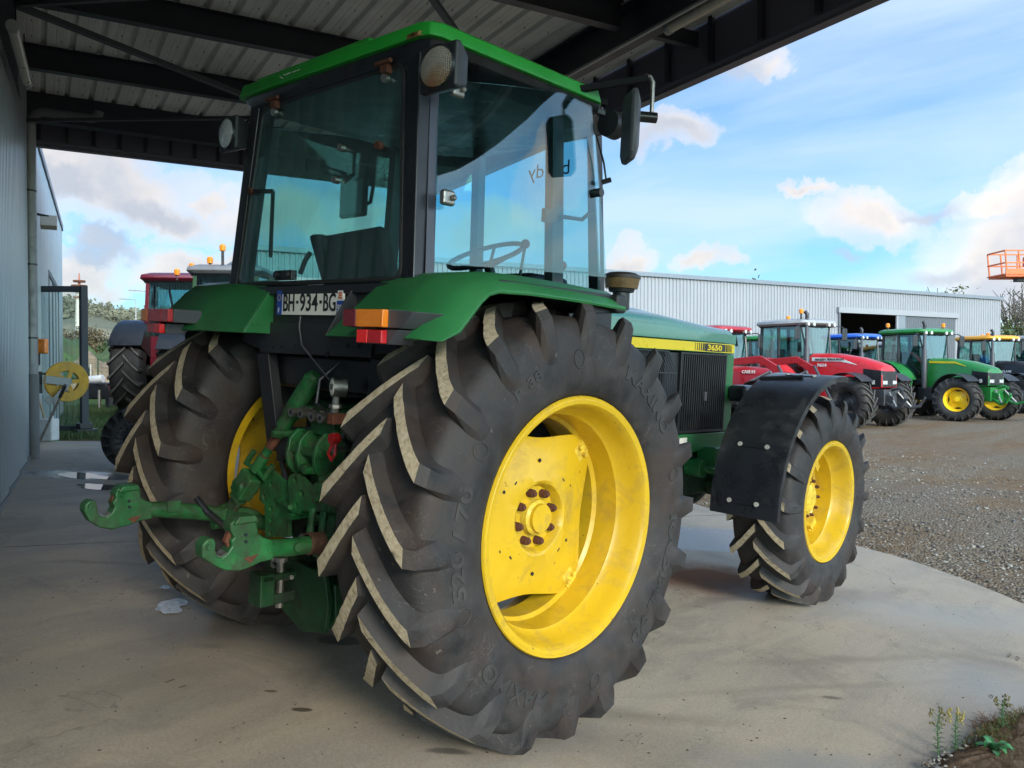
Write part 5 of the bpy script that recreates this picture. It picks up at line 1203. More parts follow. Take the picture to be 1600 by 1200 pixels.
mb = MB(); mb.tube([(.55, .66, 2.70), (.50, .80, 2.60), (.46, .86, 2.52), (.44, .87, 2.36), (.43, .93, 2.34)], .012, 8); ml = tp('mirror_arm', mb, M['black']); mb = MB(); mb.box(.405, .44, .885, 1.145, 2.275, 2.515); mh2 = obj('mirror_housing', mb, M['grey_plastic'], ml, bevel=.030); mb = MB(); mb.box(.402, .4045, .905, 1.125, 2.295, 2.495); obj('mirror_glass', mb, mat('mirror_glass', (.6, .65, .63), .05, 1.0, var=.05, rvar=.01), mh2)
mb = MB(); mb.tube([(.50, -.75, 2.54), (.555, -.76, 2.42), (.575, -.765, 2.34)], .005, 6); mb.cyl((.56, -.75, 2.33), (.59, -.78, 2.345), .012, n=8); tp('wiper_arm', mb, M['black'])
# interior
mb = MB(); mb.box(-.42, .92, -.58, .58, 1.45, 1.60); tp('cab_floor', mb, M['black_panel'])
mb = MB(); mb.box(-.12, .36, -.16, .34, 1.72, 1.85); st = tp('seat', mb, M['seat'], bevel=.04)
mb = MB(); mb.loft([[(-.20, -.17, 1.80), (-.12, -.17, 1.80), (-.12, .35, 1.80), (-.20, .35, 1.80)], [(-.27, -.15, 2.055), (-.20, -.15, 2.055), (-.20, .33, 2.035), (-.27, .33, 2.035)]]); obj('backrest', mb, M['seat'], st, bevel=.03)
mb = MB(); mb.loft([[(-.14, .40, 1.80), (.0, .40, 1.80), (.0, .47, 1.80), (-.14, .47, 1.80)], [(-.20, .46, 2.06), (-.12, .46, 2.07), (-.12, .53, 2.07), (-.20, .53, 2.06)]]); obj('armrest', mb, M['seat'], st, bevel=.02)
sw = MB(); c = Vector((.56, .0, 2.02)); ex = Vector((.90, 0, .42)).normalized(); ey = Vector((0, 1, 0)); R_ = .205
sw.tube([c+ex*R_*math.cos(a)+ey*R_*math.sin(a) for a in np.linspace(0, 2*PI, 33)], .013, 8)
for a in (.5, 2.6, 4.7): sw.cyl(c+ex*R_*math.cos(a)+ey*R_*math.sin(a), c+Vector((.03, 0, -.06)), .009, n=6)
sw.cyl(c+Vector((.03, 0, -.06)), (.72, 0, 1.60), .028, n=10); tp('steering_wheel', sw, M['black'])
mb = MB(); mb.box(.60, .92, -.30, .30, 1.58, 1.93); tp('dashboard', mb, M['black_panel'], bevel=.04)
for p, q in (((.46, -.30, 1.60), (.52, -.32, 2.06)), ((.66, -.40, 1.60), (.72, -.40, 1.97))):
    mb = MB(); mb.cyl(p, q, .008, n=6); lv = tp('lever', mb, M['black']); obj('knob', MB().ball(q, .024, 8), M['red_plastic'], lv)
# ------------------------------------------------------------------ rear panel, plate and under-frame
mb = MB(); mb.prism([(.60, 1.735), (.47, 1.735), (.33, 1.735), (-.60, 1.735), (-.60, 1.50), (-.43, 1.47), (.43, 1.47), (.60, 1.50)], 'x', -.50, -.46); tp('rear_panel', mb, M['black_panel'], bevel=.006)
mb = MB(); mb.prism([(.43, 1.60), (-.47, 1.60), (-.45, 1.465), (.40, 1.455)], 'x', -.515, -.50); tp('rear_crossmember', mb, M['black_panel'], bevel=.004)
mb = MB(); mb.bar((-.48, .40, 1.46), (-.47, .285, 1.00), .10, .05, up=(1, 0, 0)); tp('frame_leg', mb, M['black_panel'], bevel=.004)
mb = MB(); mb.bar((-.44, -.44, 1.46), (-.44, -.40, 1.05), .10, .05, up=(1, 0, 0)); tp('frame_leg', mb, M['black_panel'], bevel=.004)
mb = MB(); mb.bar((-.47, .26, 1.035), (-.47, -.02, 1.06), .05, .16); tp('frame_cross', mb, M['black_panel'], bevel=.004)
mb = MB(); mb.box(-.44, -.22, -.42, .42, 1.30, 1.46); tp('tank', mb, M['black'], bevel=.02)
mb = MB()
for (y, z, r) in ((.28, 1.485, .008), (.21, 1.487, .006), (-.16, 1.468, .013), (-.30, 1.51, .009), (-.38, 1.51, .009), (.09, 1.495, .009)): mb.cyl((-.5155, y, z), (-.519, y, z), r, n=12)
tp('bolt_hole', mb, M['void'])
mb = MB(); mb.tube([(-.518, .06, 1.63), (-.522, .06, 1.58), (-.525, .03, 1.50), (-.53, -.09, 1.43), (-.53, -.20, 1.36)], .004, 6); tp('cable', mb, M['grey_plastic'])
mb = MB(); mb.box(-.524, -.517, -.26, .26, 1.634, 1.744); pl = tp('number_plate', mb, M['plate_white'], bevel=.002, loc=(0, -.012, .0))
mb = MB(); mb.box(-.5262, -.524, .218, .26, 1.634, 1.744); obj('blue_band', mb, M['plate_blue'], pl); mb = MB(); mb.box(-.5262, -.524, -.26, -.213, 1.634, 1.695); obj('blue_band', mb, M['plate_blue'], pl)
mb = MB(); mb.box(-.5262, -.524, -.256, -.217, 1.700, 1.738); obj('region_emblem_ground', mb, M['decal_white'], pl)
mb = MB(); mb.box(-.5272, -.5262, -.249, -.224, 1.704, 1.711); mb.box(-.5272, -.5262, -.249, -.228, 1.714, 1.721); mb.box(-.5272, -.5262, -.249, -.224, 1.724, 1.731); mb.box(-.5272, -.5262, -.232, -.228, 1.704, 1.731); obj('region_emblem', mb, M['orange_paint'], pl)
def back_text(body, yc, zc, h, width, mtl, parent, name, x=-.5265, bold=.0):
    t = text_mb(body, .1, .0008, width=width, bold=bold); hh = max(p[1] for p in t.v)-min(p[1] for p in t.v); mb = MB(); mb.add([(x-p[2], yc-p[0], zc+p[1]*h/hh) for p in t.v], t.f); return obj(name, mb, mtl, parent, smooth=0)
def pstr(body, y0, y1, name): back_text(body, (y0+y1)/2, 1.689, .078, abs(y1-y0), M['plate_black'], pl, name, bold=.0012)
pstr('BH', .203, .113, 'plate_lettering'); pstr('934', .068, -.072, 'plate_lettering'); pstr('BG', -.115, -.205, 'plate_lettering')
mb = MB(); mb.box(-.5275, -.5245, .082, .097, 1.684, 1.697); mb.box(-.5275, -.5245, -.101, -.086, 1.684, 1.697); obj('plate_dot', mb, M['plate_black'], pl)
back_text('F', .239, 1.655, .022, .012, M['decal_white'], pl, 'country_letter', x=-.5275); back_text('50', -.2365, 1.664, .030, .034, M['decal_white'], pl, 'region_number', x=-.5275, bold=.002)
mb = MB()
for k in range(12): a = k*PI/6; mb.cyl((-.5262, .239+.013*math.cos(a), 1.712+.013*math.sin(a)), (-.5272, .239+.013*math.cos(a), 1.712+.013*math.sin(a)), .0022, n=5)
obj('star_ring', mb, M['decal_yellow'], pl)
mb = MB(); mb.lathe([(0, .001), (0, .04), (.055, .042), (.055, .001)], n=24, axis='x'); 
gg = tp('gauge', mb, M['steel'], loc=(-.56, -.265, 1.335), rot=(0, .0, -.35)); obj('gauge_face', MB().cyl((0, 0, 0), (-.002, 0, 0), .034, n=24), M['plate_white'], gg); t3 = text_mb('07', .035, .0008, width=.036); mb = MB(); mb.add([(-.003-p[2], -p[0], p[1]) for p in t3.v], t3.f); obj('gauge_print', mb, M['plate_black'], gg)
mb = MB(); mb.cyl((-.53, -.255, 1.30), (-.53, -.245, 1.21), .014, .02, 10); mb.cyl((-.53, -.25, 1.26), (-.53, -.25, 1.245), .026, n=6); tp('gauge_stem', mb, M['steel'])

# ------------------------------------------------------------------ rear linkage
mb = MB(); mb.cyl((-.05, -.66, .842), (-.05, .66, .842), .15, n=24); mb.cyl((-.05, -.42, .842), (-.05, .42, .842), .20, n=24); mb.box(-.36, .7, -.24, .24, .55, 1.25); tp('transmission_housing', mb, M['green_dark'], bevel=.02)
mb = MB(); mb.box(-.46, -.34, -.28, .02, .72, 1.22); mb.box(-.50, -.44, -.20, -.02, 1.12, 1.20); tp('valve_block', mb, M['green_link'], bevel=.008)
mb = MB(); mb.prism([(.04, 1.232), (-.05, 1.240), (-.31, 1.225), (-.31, 1.180), (.04, 1.180)], 'x', -.50, -.40); rail = tp('coupler_rail', mb, M['green_link'], bevel=.004)
for k, y in enumerate((.020, -.055, -.140, -.205)):
    z = 1.205-(.006 if k > 1 else 0)
    cpl = MB().lathe([(-.085, .010), (-.085, .020), (-.03, .020), (-.03, .026), (.0, .026)], axis='x', n=16); o = obj('coupler', cpl, M['steel'], rail, loc=(-.49, y, z)); obj('coupler_bore', MB().cyl((-.0855, 0, 0), (-.0865, 0, 0), .0095, n=12), M['void'], o)
mb = MB(); mb.box(-.575, -.50, -.30, -.255, 1.18, 1.225); obj('red_coupler', mb, M['rust'], rail, bevel=.006)
mb = MB(); mb.lathe([(-.04, .001), (-.04, .021), (-.01, .024), (.0, .018)], axis='x', n=14); cc = tp('dust_cap', mb, M['red_plastic'], loc=(-.60, -.385, 1.135)); obj('cap_loop', MB().tube([(-.03, .0, -.02), (-.04, .012, -.06), (-.04, -.01, -.085), (-.04, -.032, -.06), (-.03, -.02, -.02)], .0065, 6), M['red_plastic'], cc)
mb = MB(); mb.cyl((-.59, -.345, 1.085), (-.50, -.345, 1.085), .013, n=10); mb.cyl((-.60, -.345, 1.085), (-.575, -.345, 1.085), .017, n=6); tp('hose_end', mb, M['steel'])
# the ribbed top-link bracket
for y in (.045, -.035, -.165):
    mb = MB(); mb.prism([(-.42, 1.125), (-.52, 1.130), (-.560, 1.09), (-.575, 1.02), (-.565, .97), (-.53, .93), (-.42, .92)], 'y', y-.011, y+.011); tp('bracket_plate', mb, M['green_link'], bevel=.004)
mb = MB(); mb.cyl((-.54, .075, 1.04), (-.54, -.19, 1.04), .020, n=12); mb.box(-.565, -.50, -.155, -.045, .955, .985); mb.cyl((-.58, -.10, .975), (-.50, -.10, .975), .016, n=10); tp('bracket_pin', mb, M['green_link'], bevel=.003)
mb = MB(); mb.box(-.50, -.42, -.17, .05, 1.115, 1.130); tp('bracket_top', mb, M['green_link'], bevel=.004)
def holed_plate(poly, holes, x, th, name, my=M['green_link']):
    # plate across the tractor with real drilled holes
    bm = bmesh.new(); me = bpy.data.meshes.new(name)
    mb = MB(); mb.prism(poly, 'x', x-th, x); o = obj(name, mb, my, trac, bevel=0, smooth=0)
    for (y, z, r) in holes:
        c = MB().cyl((x-th-.02, y, z), (x+.02, y, z), r, n=16)
        k = obj('cutter', c, my, trac, smooth=0); md = o.modifiers.new('hole', 'BOOLEAN'); md.operation = 'DIFFERENCE'; md.object = k; md.solver = 'EXACT'
    dg = bpy.context.evaluated_depsgraph_get(); nm = bpy.data.meshes.new_from_object(o.evaluated_get(dg)); o.modifiers.clear(); o.data = nm; nm.name = name
    for k in [q for q in trac.children if q.name.startswith('cutter')]: bpy.data.objects.remove(k)
    b = o.modifiers.new('bevel', 'BEVEL'); b.width = .002; b.segments = 1; b.limit_method = 'ANGLE'; bm.free()
    return o
holed_plate([(.282, .919), (.262, .936), (.237, .940), (.191, .931), (.04, .885), (.017, .651), (.214, .614), (.232, .758), (.28, .775)], [(.240, .908, .014), (.180, .858, .014), (.238, .795, .014), (.175, .748, .014), (.172, .695, .013), (.168, .640, .013)], -.545, .016, 'drilled_plate')
holed_plate([(-.006, .915), (-.022, .935), (-.05, .946), (-.092, .948), (-.202, .903), (-.198, .861), (-.104, .775), (-.028, .779)], [(-.062, .918, .016), (-.115, .868, .017), (-.076, .810, .014)], -.575, .016, 'drilled_plate')
mb = MB(); mb.cyl((-.54, .20, .80), (-.60, -.05, .80), .012, n=8); tp('cross_pin', mb, M['green_link'])
# lower arms with claw hooks
CLAW = {1: [(-1.274, .775), (-1.272, .800), (-1.252, .819), (-1.228, .815), (-1.221, .785), (-1.217, .760), (-1.205, .745), (-1.186, .742), (-1.166, .755), (-1.153, .779), (-1.163, .800), (-1.150, .815), (-1.153, .835), (-1.140, .861), (-1.05, .855), (-1.040, .810), (-1.020, .795), (-.99, .782), (-.99, .712), (-1.047, .706), (-1.084, .695), (-1.161, .684), (-1.21, .700), (-1.25, .730)],
        -1: [(-1.208, .760), (-1.210, .805), (-1.190, .824), (-1.166, .822), (-1.158, .805), (-1.160, .775), (-1.152, .756), (-1.136, .750), (-1.115, .764), (-1.099, .784), (-1.105, .805), (-1.092, .815), (-1.108, .840), (-1.109, .867), (-1.076, .884), (-1.006, .868), (-.997, .820), (-.975, .800), (-.93, .782), (-.93, .712), (-.986, .708), (-1.03, .694), (-1.068, .690), (-1.12, .700), (-1.162, .724)]}
def arm(s, tipx, ya, dz, lab):
    poly = CLAW[s]; ox = -1.274 if s > 0 else -1.210; t = .030
    mb = MB(); mb.prism(poly, 'y', ya-t, ya+t); h = tp('claw_hook', mb, M['green_link'], bevel=.008, smooth=30)
    sx = -1.10 if s > 0 else -1.055; sz = .725 if s > 0 else .735
    mb = MB(); mb.prism([(sx, sz), (sx+.062, sz+.010), (sx+.030, sz-.024)], 'y', ya-t-.0015, ya+t+.0015); obj('slot', mb, M['rust'], h, bevel=.003)
    ux0 = -1.145 if s > 0 else -1.10
    mb = MB(); mb.prism([(ux0, .842), (ux0+.02, .868), (ux0+.085, .870), (ux0+.095, .846)] if s > 0 else [(ux0, .862), (ux0+.02, .890), (ux0+.085, .888), (ux0+.095, .862)], 'y', ya-t-.012, ya+t+.012); obj('latch', mb, M['green_link'], h, bevel=.006)
    mb = MB(); mb.prism([(ux0-.004, .775), (ux0-.018, .800), (ux0-.004, .835), (ux0+.02, .835), (ux0+.02, .775)], 'y', ya-.012, ya+.012); obj('locking_tooth', mb, M['rust'], h, bevel=.004)
    for q in ((.050, .80), (.052, .775)): obj('bolt', MB().cyl((ux0+q[0], ya-t, q[1]+(.02 if s < 0 else 0)), (ux0+q[0], ya-t-.006, q[1]+(.02 if s < 0 else 0)), .006, n=10), M['void'], h)
    obj('bolt', MB().cyl((ox+.026, ya-t, .795), (ox+.026, ya-t-.008, .795), .012, n=12), M['green_link'], h)
    obj('worn_lip', MB().prism([(q[0], q[1]-.002) for q in poly[4:9]]+[(q[0], q[1]+.003) for q in reversed(poly[4:9])], 'y', ya-t+.006, ya+t-.006), M['steel'], h)
    return h
arm(1, -1.265, .45, -.045, 'l'); arm(-1, -1.205, -.45, -.045, 'r')
mb = MB(); mb.tube([(-1.02, .45, .752), (-.95, .45, .745), (-.62, .44, .685), (-.35, .40, .60), (-.20, .38, .55)], [.030, .036, .036, .034, .034], 16); la = tp('lower_arm', mb, M['green_link'])
mb = MB(); mb.prism([(-.70, .71), (-.62, .735), (-.50, .70), (-.42, .63), (-.50, .60), (-.64, .63)], 'y', .405, .43); mb.prism([(-.70, .71), (-.62, .735), (-.50, .70), (-.42, .63), (-.50, .60), (-.64, .63)], 'y', .46, .485); obj('clevis', mb, M['green_link'], la, bevel=.004)
mb = MB(); mb.box(-.935, -.875, .40, .406, .735, .785); obj('stamp_plate', mb, M['green_link'], la, bevel=.002)
mb = MB(); mb.tube([(-.78, .45, .78), (-.75, .40, .72), (-.62, .38, .60), (-.45, .36, .50), (-.30, .3, .48)], [.014, .016, .014, .016, .014], 8); tp('wrapped_chain', mb, M['black'])
mb = MB(); mb.tube([(-.96, -.45, .752), (-.86, -.45, .740), (-.70, -.44, .735), (-.45, -.41, .65), (-.20, -.38, .55)], [.032, .034, .034, .034, .034], 16); ra = tp('lower_arm', mb, M['green_link'])
mb = MB().lathe([(-.035, .036), (-.03, .045), (.0, .042), (.03, .046), (.038, .036)], axis='x', n=18); obj('grease_collar', mb, mat('oily_rusty_collar', (.06, .03, .018), .6, var=.5, vscale=20, bump=.004), ra, loc=(-.735, -.442, .738), rot=(0, .12, 0))
obj('bolt', MB().cyl((-.84, -.485, .748), (-.84, -.50, .748), .017, n=12), M['green_link'], ra)
# right lift rod stub, shackle and bell crank
mb = MB(); mb.prism([(-.215, .930), (-.285, .942), (-.333, .876), (-.337, .825), (-.132, .794)], 'x', -.60, -.52); tp('rocker_casting', mb, M['green_link'], bevel=.010)
mb = MB(); mb.cyl((-.61, -.265, .868), (-.51, -.265, .868), .020, n=12); mb.cyl((-.63, -.265, .868), (-.60, -.265, .868), .012, n=6); tp('rocker_pin', mb, M['green_link'])
for dy in (-.025, .055):
    mb = MB(); mb.tube([(-.60, -.245-dy, .82), (-.62, -.265-dy, .76), (-.63, -.275-dy, .70)], [.016, .014, .022], 8); tp('shackle_leg', mb, M['green_link'])
mb = MB(); mb.cyl((-.63, -.36, .70), (-.63, -.19, .70), .017, n=12); mb.cyl((-.63, -.375, .70), (-.63, -.355, .70), .026, n=6); tp('shackle_pin', mb, M['steel'])
for (y0_, z0_, y1_, z1_, r_, m_) in ((-.40, 1.30, -.345, 1.085, .012, 'black'), (.16, 1.05, .05, .80, .013, 'black'), (-.36, .62, -.10, .45, .012, 'black'), (-.15, 1.43, -.14, 1.215, .009, 'black')):
    mb = MB(); mb.tube([(-.45, y0_, z0_), (-.53, (y0_*.7+y1_*.3)+.02, z0_*.65+z1_*.35), (-.55, y1_, z1_*.8+z0_*.2), (-.50, y1_, z1_)], r_, 8); tp('hydraulic_hose', mb, M[m_])
mb = MB(); mb.cyl((-.50, -.42, 1.20), (-.56, -.40, .90), .024, n=12); mb.cyl((-.555, -.40, .92), (-.57, -.40, .80), .015, n=10); tp('right_lift_rod', mb, M['green_link'])
mb = MB(); mb.tube([(-.56, .12, .60), (-.60, .08, .52), (-.58, .0, .47), (-.60, -.08, .50)], .010, 6); tp('safety_chain', mb, M['steel'])
mb = MB(); mb.cyl((-.62, -.02, .56), (-.62, -.02, .36), .018, n=10); mb.cyl((-.62, -.02, .58), (-.62, -.02, .56), .03, n=10); tp('hitch_pin', mb, M['steel'])
mb = MB(); mb.prism([(.20, .55), (-.26, .55), (-.30, .42), (-.28, .30), (-.10, .26), (.16, .36)], 'x', -.56, -.535); tp('hitch_cheek', mb, M['green_dark'], bevel=.006)
mb = MB(); mb.prism([(-.60, .955), (-.49, .99), (-.44, .80), (-.56, .78)], 'y', -.36, -.24); tp('rocker', mb, M['green_link'], bevel=.008)
mb = MB(); mb.cyl((-.60, -.37, .86), (-.45, -.37, .86), .03, n=14); mb.cyl((-.56, -.40, .90), (-.56, -.20, .90), .016, n=10); mb.bar((-.56, -.38, .80), (-.62, -.42, .66), .05, .02); mb.bar((-.56, -.30, .80), (-.62, -.34, .66), .05, .02); mb.cyl((-.62, -.46, .66), (-.62, -.28, .66), .024, n=12); tp('shackle', mb, M['green_link'], bevel=.003)
mb = MB(); mb.bar((-.40, -.42, 1.00), (-.56, -.40, .72), .04, .05); mb.cyl((-.45, -.40, 1.28), (-.50, -.40, .98), .028, n=12); tp('lift_rod', mb, M['green_link'], bevel=.004)
# left lift rod: cylinder, threaded shaft, T handle, gearbox, fork
a = Vector((-.655, .435, .655)); b = Vector((-.475, -.015, 1.375)); d = (b-a)
def at(u): return a+d*u
mb = MB(); mb.tube([at(.72), at(.735), at(.74), at(.97), at(.975), at(1.0)], [.030, .030, .043, .043, .034, .030], 18); mb.cyl(at(.66), at(.745), .036, n=16); mb.cyl(at(.60), at(.67), .028, n=14); lr = tp('lift_cylinder', mb, M['green_link'])
obj('shaft', MB().cyl(at(.38), at(.62), .021, n=12), M['green_link'], lr); obj('rusty_thread', MB().cyl(at(.52), at(.60), .0235, n=12), M['rust'], lr); obj('rusty_thread', MB().cyl(at(.43), at(.47), .0235, n=12), M['rust'], lr)
sd_ = Vector((0, -.90, -.25)).normalized(); mb = MB(); mb.cyl(at(.36), at(.46), .027, n=12)
for sg_ in (-1, 1): p = at(.36)+sd_*.085*sg_; mb.tube([at(.37), p, p+d.normalized()*.03, p+d.normalized()*.075], .014, 8)
obj('crank_handle', mb, M['green_link'], lr)
mb = MB(); mb.bar(at(.19), at(.335), .10, .075, up=(1, 0, 0)); mb.bar(at(.155), at(.20), .075, .06, up=(1, 0, 0)); mb.cyl(at(.25)+Vector((-.05, 0, 0)), at(.25)+Vector((.05, 0, 0)), .045, n=16); obj('gearbox', mb, M['green_link'], lr, bevel=.012)
mb = MB(); mb.bar(at(-.02), at(.17), .022, .075, up=sd_); obj('fork', mb, M['green_link'], lr, bevel=.008)
for u, r in ((.0, .030), (.25, .022)): obj('pin', MB().cyl(at(u)+Vector((-.05, 0, 0)), at(u)+Vector((.03, 0, 0)), r, n=12), M['green_link'], lr)
obj('name_badge', MB().bar(at(.24)+Vector((-.046, -.02, .03)), at(.31)+Vector((-.046, -.02, .03)), .04, .004, up=(1, 0, 0)), M['green_link'], lr)
# drawbar, pto, hitch
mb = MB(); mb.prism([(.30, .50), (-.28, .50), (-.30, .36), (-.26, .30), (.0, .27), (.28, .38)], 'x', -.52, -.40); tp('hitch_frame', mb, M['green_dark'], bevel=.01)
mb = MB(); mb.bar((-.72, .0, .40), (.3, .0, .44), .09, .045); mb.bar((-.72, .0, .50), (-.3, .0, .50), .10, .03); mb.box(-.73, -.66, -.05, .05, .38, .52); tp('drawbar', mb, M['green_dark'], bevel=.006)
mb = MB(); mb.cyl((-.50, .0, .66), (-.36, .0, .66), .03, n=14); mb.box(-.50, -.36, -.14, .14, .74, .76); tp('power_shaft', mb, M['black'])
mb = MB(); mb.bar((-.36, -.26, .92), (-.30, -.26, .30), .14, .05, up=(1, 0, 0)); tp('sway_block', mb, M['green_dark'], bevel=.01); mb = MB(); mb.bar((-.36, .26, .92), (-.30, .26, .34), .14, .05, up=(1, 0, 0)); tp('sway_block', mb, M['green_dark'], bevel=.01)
for (y, z) in ((-.14, .97), (-.05, .76), (-.22, .78), (.12, 1.1), (-.20, .62), (.10, .52), (-.12, .46)):
    tp('bolt', MB().cyl((-.46, y, z), (-.60 if z > .7 else -.54, y, z), .016, n=6), M['green_link'])
mb = MB(); mb.tube([(-.42, -.25, 1.15), (-.50, -.30, 1.05), (-.52, -.33, .90), (-.45, -.30, .75)], .012, 8); tp('hydraulic_hose', mb, M['black']); mb = MB(); mb.tube([(-.40, .05, 1.15), (-.46, .12, 1.0), (-.42, .10, .80)], .012, 8); tp('hydraulic_hose', mb, M['black'])
# ------------------------------------------------------------------ the other tractors
_w = {}
def far_wheel_meshes(R, W, rimR, rimmat, key):
    k = (round(R, 3), round(W, 3), key)
    if k not in _w:
        t = tyre_mb(R, W, rimR-.02, 19, .05, 64, D=W*.5, hwt=.022*R/.85, hwb=.044*R/.85, st=5)
        _w[k] = (mesh_of('tyre', t, [M['rubber_far'], M['lug_far']], 28), mesh_of('rim', rim_mb(W*.8, rimR, seg=36), rimmat, 30),
                 mesh_of('wheel_disc', disc_mb(rimR-.07, rimR-.16, [(.001, -.06), (.6, -.06), (.9, -.03), (1.0, .0), (1.2, .01), (1.6, .03), (2.0, .04)], rimR*.42, n=48), rimmat, 40),
                 mesh_of('hub_cap', MB().lathe([(-.16, .001), (-.16, .07), (-.06, .10), (.0, .12)], n=16), rimmat, 30))
    return _w[k]
def far_tractor(name, label, loc, heading, body, roofm, rimm, rear=(.92, .60, .50), front=(.70, .48, .36), wb=2.8, trk=.92, roof_z=3.0, hood_z=(1.85, 1.55), steer=0, stripe=None, texts=(), beacons=(), loader=False, black_rear_guard=False, cabm=None, front_linkage=None, scale=1.0, hoodlen=None, ladder=None, group='tractors parked round the yard', ladder_m=None, exhaust=True, lamp_yellow=False):
    t = thing(name, label, 'tractor', loc, (0, 0, heading), group); t.scale = (scale,)*3
    def p(nm, mb, m, par=None, **k): return obj(nm, mb, m, par or t, **k)
    cabm = cabm or M['black']; nz = wb+.62 if hoodlen is None else hoodlen
    Rr, Wr, rr = rear; Rf, Wf, rf = front
    for s in (-1, 1):
        for (x, R, W, rm, tr, st_) in ((0, Rr, Wr, rr, trk, 0), (wb, Rf, Wf, rf, trk*.98, steer)):
            a, b, c, d = far_wheel_meshes(R, W, rm, rimm, rimm.name)
            w = part_empty('rear_wheel' if x == 0 else 'front_wheel', t, (x, s*tr, R-.02), (0, 0, st_), (1, s*-1 if s > 0 else 1, 1))
            link('tyre', a, w); link('rim', b, w); link('wheel_disc', c, w); link('hub_cap', d, w)
    # hood: lofted with a dropping nose
    def ring(x, hw, zb, zs, zc): return [(x, -hw, zb), (x, -hw, zs-.10), (x, -hw*.88, zs-.02), (x, -hw*.5, zc-.01), (x, 0, zc), (x, hw*.5, zc-.01), (x, hw*.88, zs-.02), (x, hw, zs-.10), (x, hw, zb)]
    z1, z0 = hood_z
    x0 = 1.15; xs = [x0, x0+(nz-x0)*.35, x0+(nz-x0)*.65, x0+(nz-x0)*.88, nz-.05, nz]
    zz = [z1, z1-.03, z1-(z1-z0)*.35, z1-(z1-z0)*.72, z0+.02, z0-.10]
    mb = MB().loft([ring(x, .40-.05*i/5, 1.02+.02*i, z-.05, z+.02) for i, (x, z) in enumerate(zip(xs, zz))]); hd = p('hood', mb, body, bevel=.015, smooth=45)
    p('chassis', MB().box(-.2, wb+.45, -.26, .26, .65, 1.04), M['far_metal'], bevel=.03)
    p('front_axle', MB().cyl((wb, -trk, Rf), (wb, trk, Rf), .11, n=10), M['far_metal'])
    p('rear_axle', MB().cyl((0, -trk, Rr), (0, trk, Rr), .17, n=12), M['far_metal'])
    # nose grille and lamps
    mb = MB().loft([[(nz-.55, s*.385, z) for s, z in ((-1, 1.12), (1, 1.12), (1, z0-.04), (-1, z0-.04))], [(nz-.02, s*.362, z) for s, z in ((-1, 1.12), (1, 1.12), (1, z0-.10), (-1, z0-.10))], [(nz+.014, s*.30, z) for s, z in ((-1, 1.14), (1, 1.14), (1, z0-.13), (-1, z0-.13))]]); gr = p('grille', mb, M['black'], bevel=.01)
    for s in (-1, 1):
        mb = MB(); mb.loft([[(nz-.28, s*.392, 1.20), (nz-.28, s*.392, 1.32), (nz-.28, s*.36, 1.32), (nz-.28, s*.36, 1.20)], [(nz+.022, s*.31, 1.20), (nz+.022, s*.31, 1.30), (nz+.022, s*.12, 1.30), (nz+.022, s*.12, 1.20)]]); p('headlight', mb, M['lens_clear'] if not lamp_yellow else M['lens_clear'], gr, bevel=.006)
    if stripe is not None:
        st, za, zb_ = stripe
        for s in (-1, 1):
            mb = MB(); mb.loft([[(1.25, s*.404, za), (1.25, s*.404, za+zb_), (1.25, s*.398, za+zb_), (1.25, s*.398, za)], [(2.2, s*.394, za-.02), (2.2, s*.394, za+zb_-.03), (2.2, s*.388, za+zb_-.03), (2.2, s*.388, za-.02)], [(nz-.75, s*.383, za-.12), (nz-.75, s*.383, za-.11), (nz-.75, s*.37, za-.11), (nz-.75, s*.37, za-.12)]]); obj('stripe', mb, st, hd)
    for (txt, x, z, w, h, m) in texts:
        for s in (-1, 1):
            tt = text_mb(txt, .1, .003, width=w, bold=.003); hh = max(q[1] for q in tt.v)-min(q[1] for q in tt.v); mb = MB(); mb.add([(x-s*q[0], s*(.415+q[2]), z+q[1]*h/hh) for q in tt.v], tt.f); obj('lettering', mb, m, hd, smooth=0)
    # cab: curved pillars, glass, roof
    zr = roof_z-.16; zf = 1.30
    def line(nm, pts, r, m=cabm): 
        mb = MB()
        for a, b in zip(pts, pts[1:]): mb.bar(a, b, r, r)
        return p(nm, mb, m, bevel=.01)
    for s in (-1, 1):
        line('front_pillar', [(1.12, s*.42, 1.25), (1.24, s*.50, 1.75), (1.05, s*.66, zr)], .05)
        line('middle_pillar', [(.42, s*.80, zf), (.40, s*.83, 2.0), (.30, s*.72, zr)], .07)
        line('rear_pillar', [(-.30, s*.62, 1.75), (-.42, s*.66, 2.1), (-.40, s*.62, zr)], .08)
        mb = quad_slab([(.44, s*.82, 1.30), (1.10, s*.55, 1.28), (1.05, s*.67, zr-.03), (.33, s*.72, zr-.03)], .005); p('door_glass', mb, M['glass_far'], smooth=0)
        mb = quad_slab([(-.38, s*.66, 1.90), (.38, s*.82, 1.62), (.28, s*.72, zr-.03), (-.38, s*.63, zr-.03)], .005); p('side_glass', mb, M['glass_far'], smooth=0)
    p('windscreen', quad_slab([(1.14, -.44, 1.55), (1.14, .44, 1.55), (1.06, .64, zr-.02), (1.06, -.64, zr-.02)], .005), M['glass_far'], smooth=0)
    p('rear_glass', quad_slab([(-.42, .60, 1.80), (-.42, -.60, 1.80), (-.42, -.60, zr-.02), (-.42, .60, zr-.02)], .005), M['glass_far'], smooth=0)
    p('cab_sill', MB().box(-.40, 1.15, -.60, .60, 1.12, 1.30), cabm, bevel=.02); p('cab_rear', MB().box(-.40, -.30, -.62, .62, 1.28, 1.80), cabm, bevel=.02)
